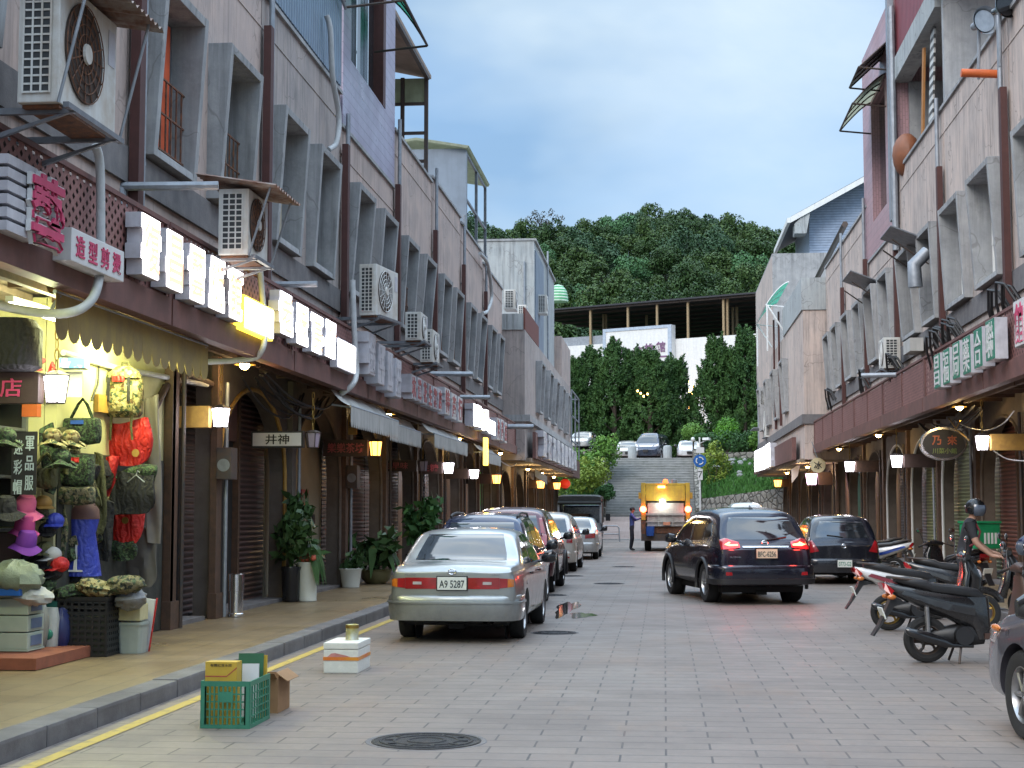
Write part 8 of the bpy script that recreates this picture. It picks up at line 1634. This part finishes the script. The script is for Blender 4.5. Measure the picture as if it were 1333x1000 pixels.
b = MB(); b.prism([(-.02, -.165, .12), (.02, -.165, .12), (.008, -.142, .4), (-.008, -.142, .4)], (0, -.01, 0)); b.box((0, -.168, .12), (.16, .008, .02)); b.part('white_print', 'signwhite', t)
# foreground boxes: black laundry basket, camo heap, storage boxes, drawers
t = ob('laundry_basket', 'black perforated plastic basket heaped with camouflage clothes', 'basket', 115, 858, 15.9); t.location.z = .145; b = MB(); w_, d_, h_ = .26, .2, .58
n = 7
for s, ax in ((-1, 0), (1, 0), (-1, 1), (1, 1)):
    for i in range(n + 1):
        f = -1 + 2 * i / n
        if ax == 0: b.bx(f * w_ - .013, f * w_ + .013, s * d_ - .006, s * d_ + .006, 0, h_)
        else: b.bx(s * w_ - .006, s * w_ + .006, f * d_ - .013, f * d_ + .013, 0, h_)
    for k in range(10):
        z = h_ * k / 9.3
        if ax == 0: b.bx(-w_, w_, s * d_ - .005, s * d_ + .005, z, z + .03)
        else: b.bx(s * w_ - .005, s * w_ + .005, -d_, d_, z, z + .03)
b.part('basket_wall', 'black', t); b = MB()
for s in (-1, 1): b.bx(-w_ - .02, w_ + .02, s * d_ - .02, s * d_ + .02, h_, h_ + .04); b.bx(s * w_ - .02, s * w_ + .02, -d_ + .021, d_ - .021, h_, h_ + .04)
b.part('rim', 'black', t); b = MB(); b.bx(-w_ + .01, w_ - .01, -d_ + .01, d_ - .01, .01, .4); b.part('basket_lining', mat('dark_cloth_filling', (.03, .035, .025), .9), t)
def heap(label, px, py, y, rx, rz_, m, seed):
    p = P(px, py, y); rng = random.Random(seed); b = MB(); b.ell(p, (rx, .2, rz_), 22, 12, (0, rng.uniform(-.2, .2), 0), .13, rng)
    b.solo('clothes_pile', m, label, 'clothes', 'piles of clothes on the stall', smooth=True)
heap('camouflage clothes heaped on the black basket, left end', 95, 772, 15.85, .2, .09, 'camo2', 1); heap('olive camouflage clothes in the middle of the basket heap', 125, 766, 15.8, .22, .09, 'camo3', 2); heap('brown camouflage jacket at the right end of the heap', 162, 762, 15.9, .22, .1, 'camo', 3); heap('grey plastic-wrapped clothes right of the basket', 170, 780, 16.0, .16, .12, mat('grey_plastic_wrap', (.2, .2, .2), .35, scale=18, bmp=.4), 4)
heap('crumpled grey-green plastic sheet over the drawers', 22, 752, 14.9, .26, .17, mat('crumpled_green_grey_plastic', (.23, .27, .2), .35, scale=14, bmp=.5), 5); heap('second fold of grey-green plastic beside the drawers', 42, 775, 15.0, .2, .1, M['crumpled_green_grey_plastic'] if 'crumpled_green_grey_plastic' in M else 'canvas_white', 6)
heap('dark bundle of caps and scarves under the purple hat', 40, 725, 15.9, .26, .22, 'blackcloth', 7); heap('dark folded goods behind the mannequin', 70, 700, 16.4, .3, .35, 'blackcloth', 8)
M['clearplastic'] = mat('cloudy_plastic', (.34, .38, .35), .3, var=.15, scale=5); M['drawer'] = mat('pale_green_plastic', (.4, .46, .38), .35, var=.12)
t = ob('drawer_unit', 'pale green three-drawer plastic unit', 'drawers', 22, 858, 15.1); t.location.z = .27
for k in range(3):
    b = MB(); b.bx(-.2, .19, -.2, .2, .02 + .17 * k, .18 + .17 * k); dr = b.part('drawer', 'drawer', t, bevel=.012); b = MB(); b.bx(.191, .2, -.13, .13, .05 + .17 * k, .15 + .17 * k); b.part('drawer_front', mat('blue_grey_drawer_front', (.15, .2, .3), .4), dr)
b = MB(); b.bx(-.21, .2, -.21, .21, 0, .019); b.bx(-.21, .2, -.21, .21, .531, .55); b.part('carcass', 'drawer', t)
b = MB(); p = P(2, 780, 14.9); b.box((p.x + .05, p.y, .86), (.4, .3, .07)); b.solo('blue_tray', mat('blue_tray', (.02, .12, .45), .5), 'blue tray on top of the pale green drawers', 'tray', bevel=.01)
b = MB(); b.bx(-6.75, -5.97, 14.3, 16.6, .15, .26); b.solo('brick_step', mat('red_brick_step', (.28, .09, .05), .85, scale=8, bmp=.2), 'red brick step along the stall front', 'step')
t = ob('storage_box', 'cloudy plastic storage box right of the basket', 'box', 173, 848, 16.2); t.location.z = .145; b = MB(); b.loft([((0, 0, 0), (.12, 0, 0), (0, .12, 0)), ((0, 0, .3), (.14, 0, 0), (0, .14, 0))], 16, 6); b.part('tub', 'clearplastic', t); b = MB(); b.loft([((0, 0, .3), (.15, 0, 0), (0, .15, 0)), ((0, 0, .33), (.15, 0, 0), (0, .15, 0))], 16, 6); b.part('lid', 'clearplastic', t)
b = MB(); p = P(170, 800, 16.2); b.box((p.x, p.y, .58), (.3, .26, .17)); b.solo('cream_box', mat('cream_card', (.6, .54, .3), .7), 'cream box on the cloudy storage box', 'box', bevel=.008)
b = MB(); p = P(193, 848, 16.4); b.box((p.x - .03, p.y, .42), (.13, .03, .58), (0, rad(8), 0)); b.solo('leaning_board', 'signwhite', 'white board with red edge leaning at the stall end', 'board'); b = MB(); b.box((p.x + .055, p.y - .02, .43), (.014, .02, .58), (0, rad(8), 0)); b.solo('red_strip', 'redcloth', 'red strip along the edge of the leaning white board', 'strip')
b = MB(); p = P(187, 830, 16.7); b.box((p.x, p.y, .35), (.1, .2, .4)); b.solo('brown_carton', 'card', 'brown carton between storage box and leaning board', 'box')
t = ob('plastic_bag', 'white carrier bag with green print left of the basket', 'bag', 65, 825, 15.6); b = MB(); b.loft([((0, 0, -.27), (.06, 0, 0), (0, .06, 0)), ((0, 0, -.1), (.085, 0, 0), (0, .08, 0)), ((0, 0, .15), (.1, 0, 0), (0, .08, 0)), ((0, 0, .27), (.08, 0, 0), (0, .04, 0))], 14, 2.4); b.part('bag', mat('white_carrier_plastic', (.5, .52, .48), .4), t, smooth=True); b = MB(); b.ell((0, -.075, 0), (.065, .02, .06)); b.part('green_print', 'signgreen', t, smooth=True)
p = P(80, 820, 15.7); b = MB(); b.ell(p, (.1, .1, .24), 12, 8, None, .08, RND); b.solo('plastic_bag', mat('dark_blue_plastic', (.03, .04, .14), .35), 'dark blue plastic bag tucked left of the basket', 'bag', smooth=True); p = P(52, 815, 15.5); b = MB(); b.ell(p, (.1, .1, .26), 12, 8, None, .08, RND); b.solo('plastic_bag', mat('grey_plastic_bag', (.3, .3, .26), .35), 'grey plastic bag beside the pale green drawers', 'bag', smooth=True)
b = MB(); p = P(62, 790, 15.8); b.box((p.x, p.y, p.z), (.3, .25, .13)); b.solo('green_tray', mat('dark_green_tray', (.01, .1, .08), .5), 'dark green tray behind the white carrier bag', 'tray', bevel=.01)
# writing over the cabinet
b = MB(); b.bx(-7.0, -6.6, 14.6, 15.7, 3.0, 3.25)
t = thing('letter_board', 'row of coloured cut-out letters on top of the display cabinet', 'sign', (-6.6, 15, 3.0)); cols = [('signgreen', '服'), ('signred', '飾'), (mat('blue_letter', (.03, .12, .5), .5), '中'), (mat('blue_letter_light', (.1, .25, .6), .5), '華'), ('signred', '?'), ('redcloth', 'A')]
for (m, ch), px in zip(cols, (5, 12, 22, 37, 52, 68)):
    p = P(px, 474 if px < 60 else 480, 15.3); b = MB(); b.text(ch, p, (1, 0, 0), (0, 0, 1), .15, .01, .13, .03); b.part('letter', m, t, world=True)
b = MB(); p = P(97, 474, 15.6); b.box(p, (.26, .3, .1), (0, 0, .2)); b.solo('blue_carton', mat('blue_white_carton', (.04, .25, .6), .5, col2=(.6, .64, .66), lo=.45, hi=.5, scale=7), 'blue and white carton on top of the cabinet', 'box')
t = thing('small_sign', 'pale board with a blue character beside the cabinet', 'sign', P(83, 500, 15.62)); b = MB(); b.bx(-.2, .2, 0, .02, -.14, .13); b.part('board', 'signwhite', t); b = MB(); b.text('訂', (.0, -.004, -.0), (1, 0, 0), (0, 0, 1), .13, .004, None, .02); b.part('lettering', mat('blue_ink', (.04, .12, .35), .5), t)
t = thing('calligraphy_board', 'black hanging board with two columns of white brush characters', 'sign', P(31, 603, 15.0)); b = MB(); b.bx(-.13, .13, 0, .02, -.32, .32); b.part('board', 'ink', t)
b = MB()
for i, ch in enumerate('軍品服'): b.text(ch, (.06, -.004, .2 - .2 * i), (1, 0, 0), (0, 0, 1), .15, .003, .09, .01)
for i, ch in enumerate('迷彩帽'): b.text(ch, (-.06, -.004, .16 - .2 * i), (1, 0, 0), (0, 0, 1), .15, .003, .09, .01)
b.part('lettering', mat('pale_blue_ink', (.45, .55, .6), .5), t)
b = MB(); p = P(41, 530, 15.0); b.box(p, (.16, .1, .2)); b.solo('orange_packet', mat('orange_packet', (.5, .12, .03), .5), 'orange packet in the display cabinet', 'packet')
b = MB(); p = P(15, 450, 14.0); b.loft([(p + V((0, 0, -.24)), (.2, 0, 0), (0, .2, 0)), (p + V((0, 0, -.2)), (.27, 0, 0), (0, .25, 0)), (p + V((0, 0, .15)), (.27, 0, 0), (0, .25, 0)), (p + V((0, 0, .25)), (.2, 0, 0), (0, .2, 0))], 18, 3); b.solo('black_bag', 'blackcloth', 'black cloth bag hanging at the top left corner of the stall', 'bag', smooth=True)
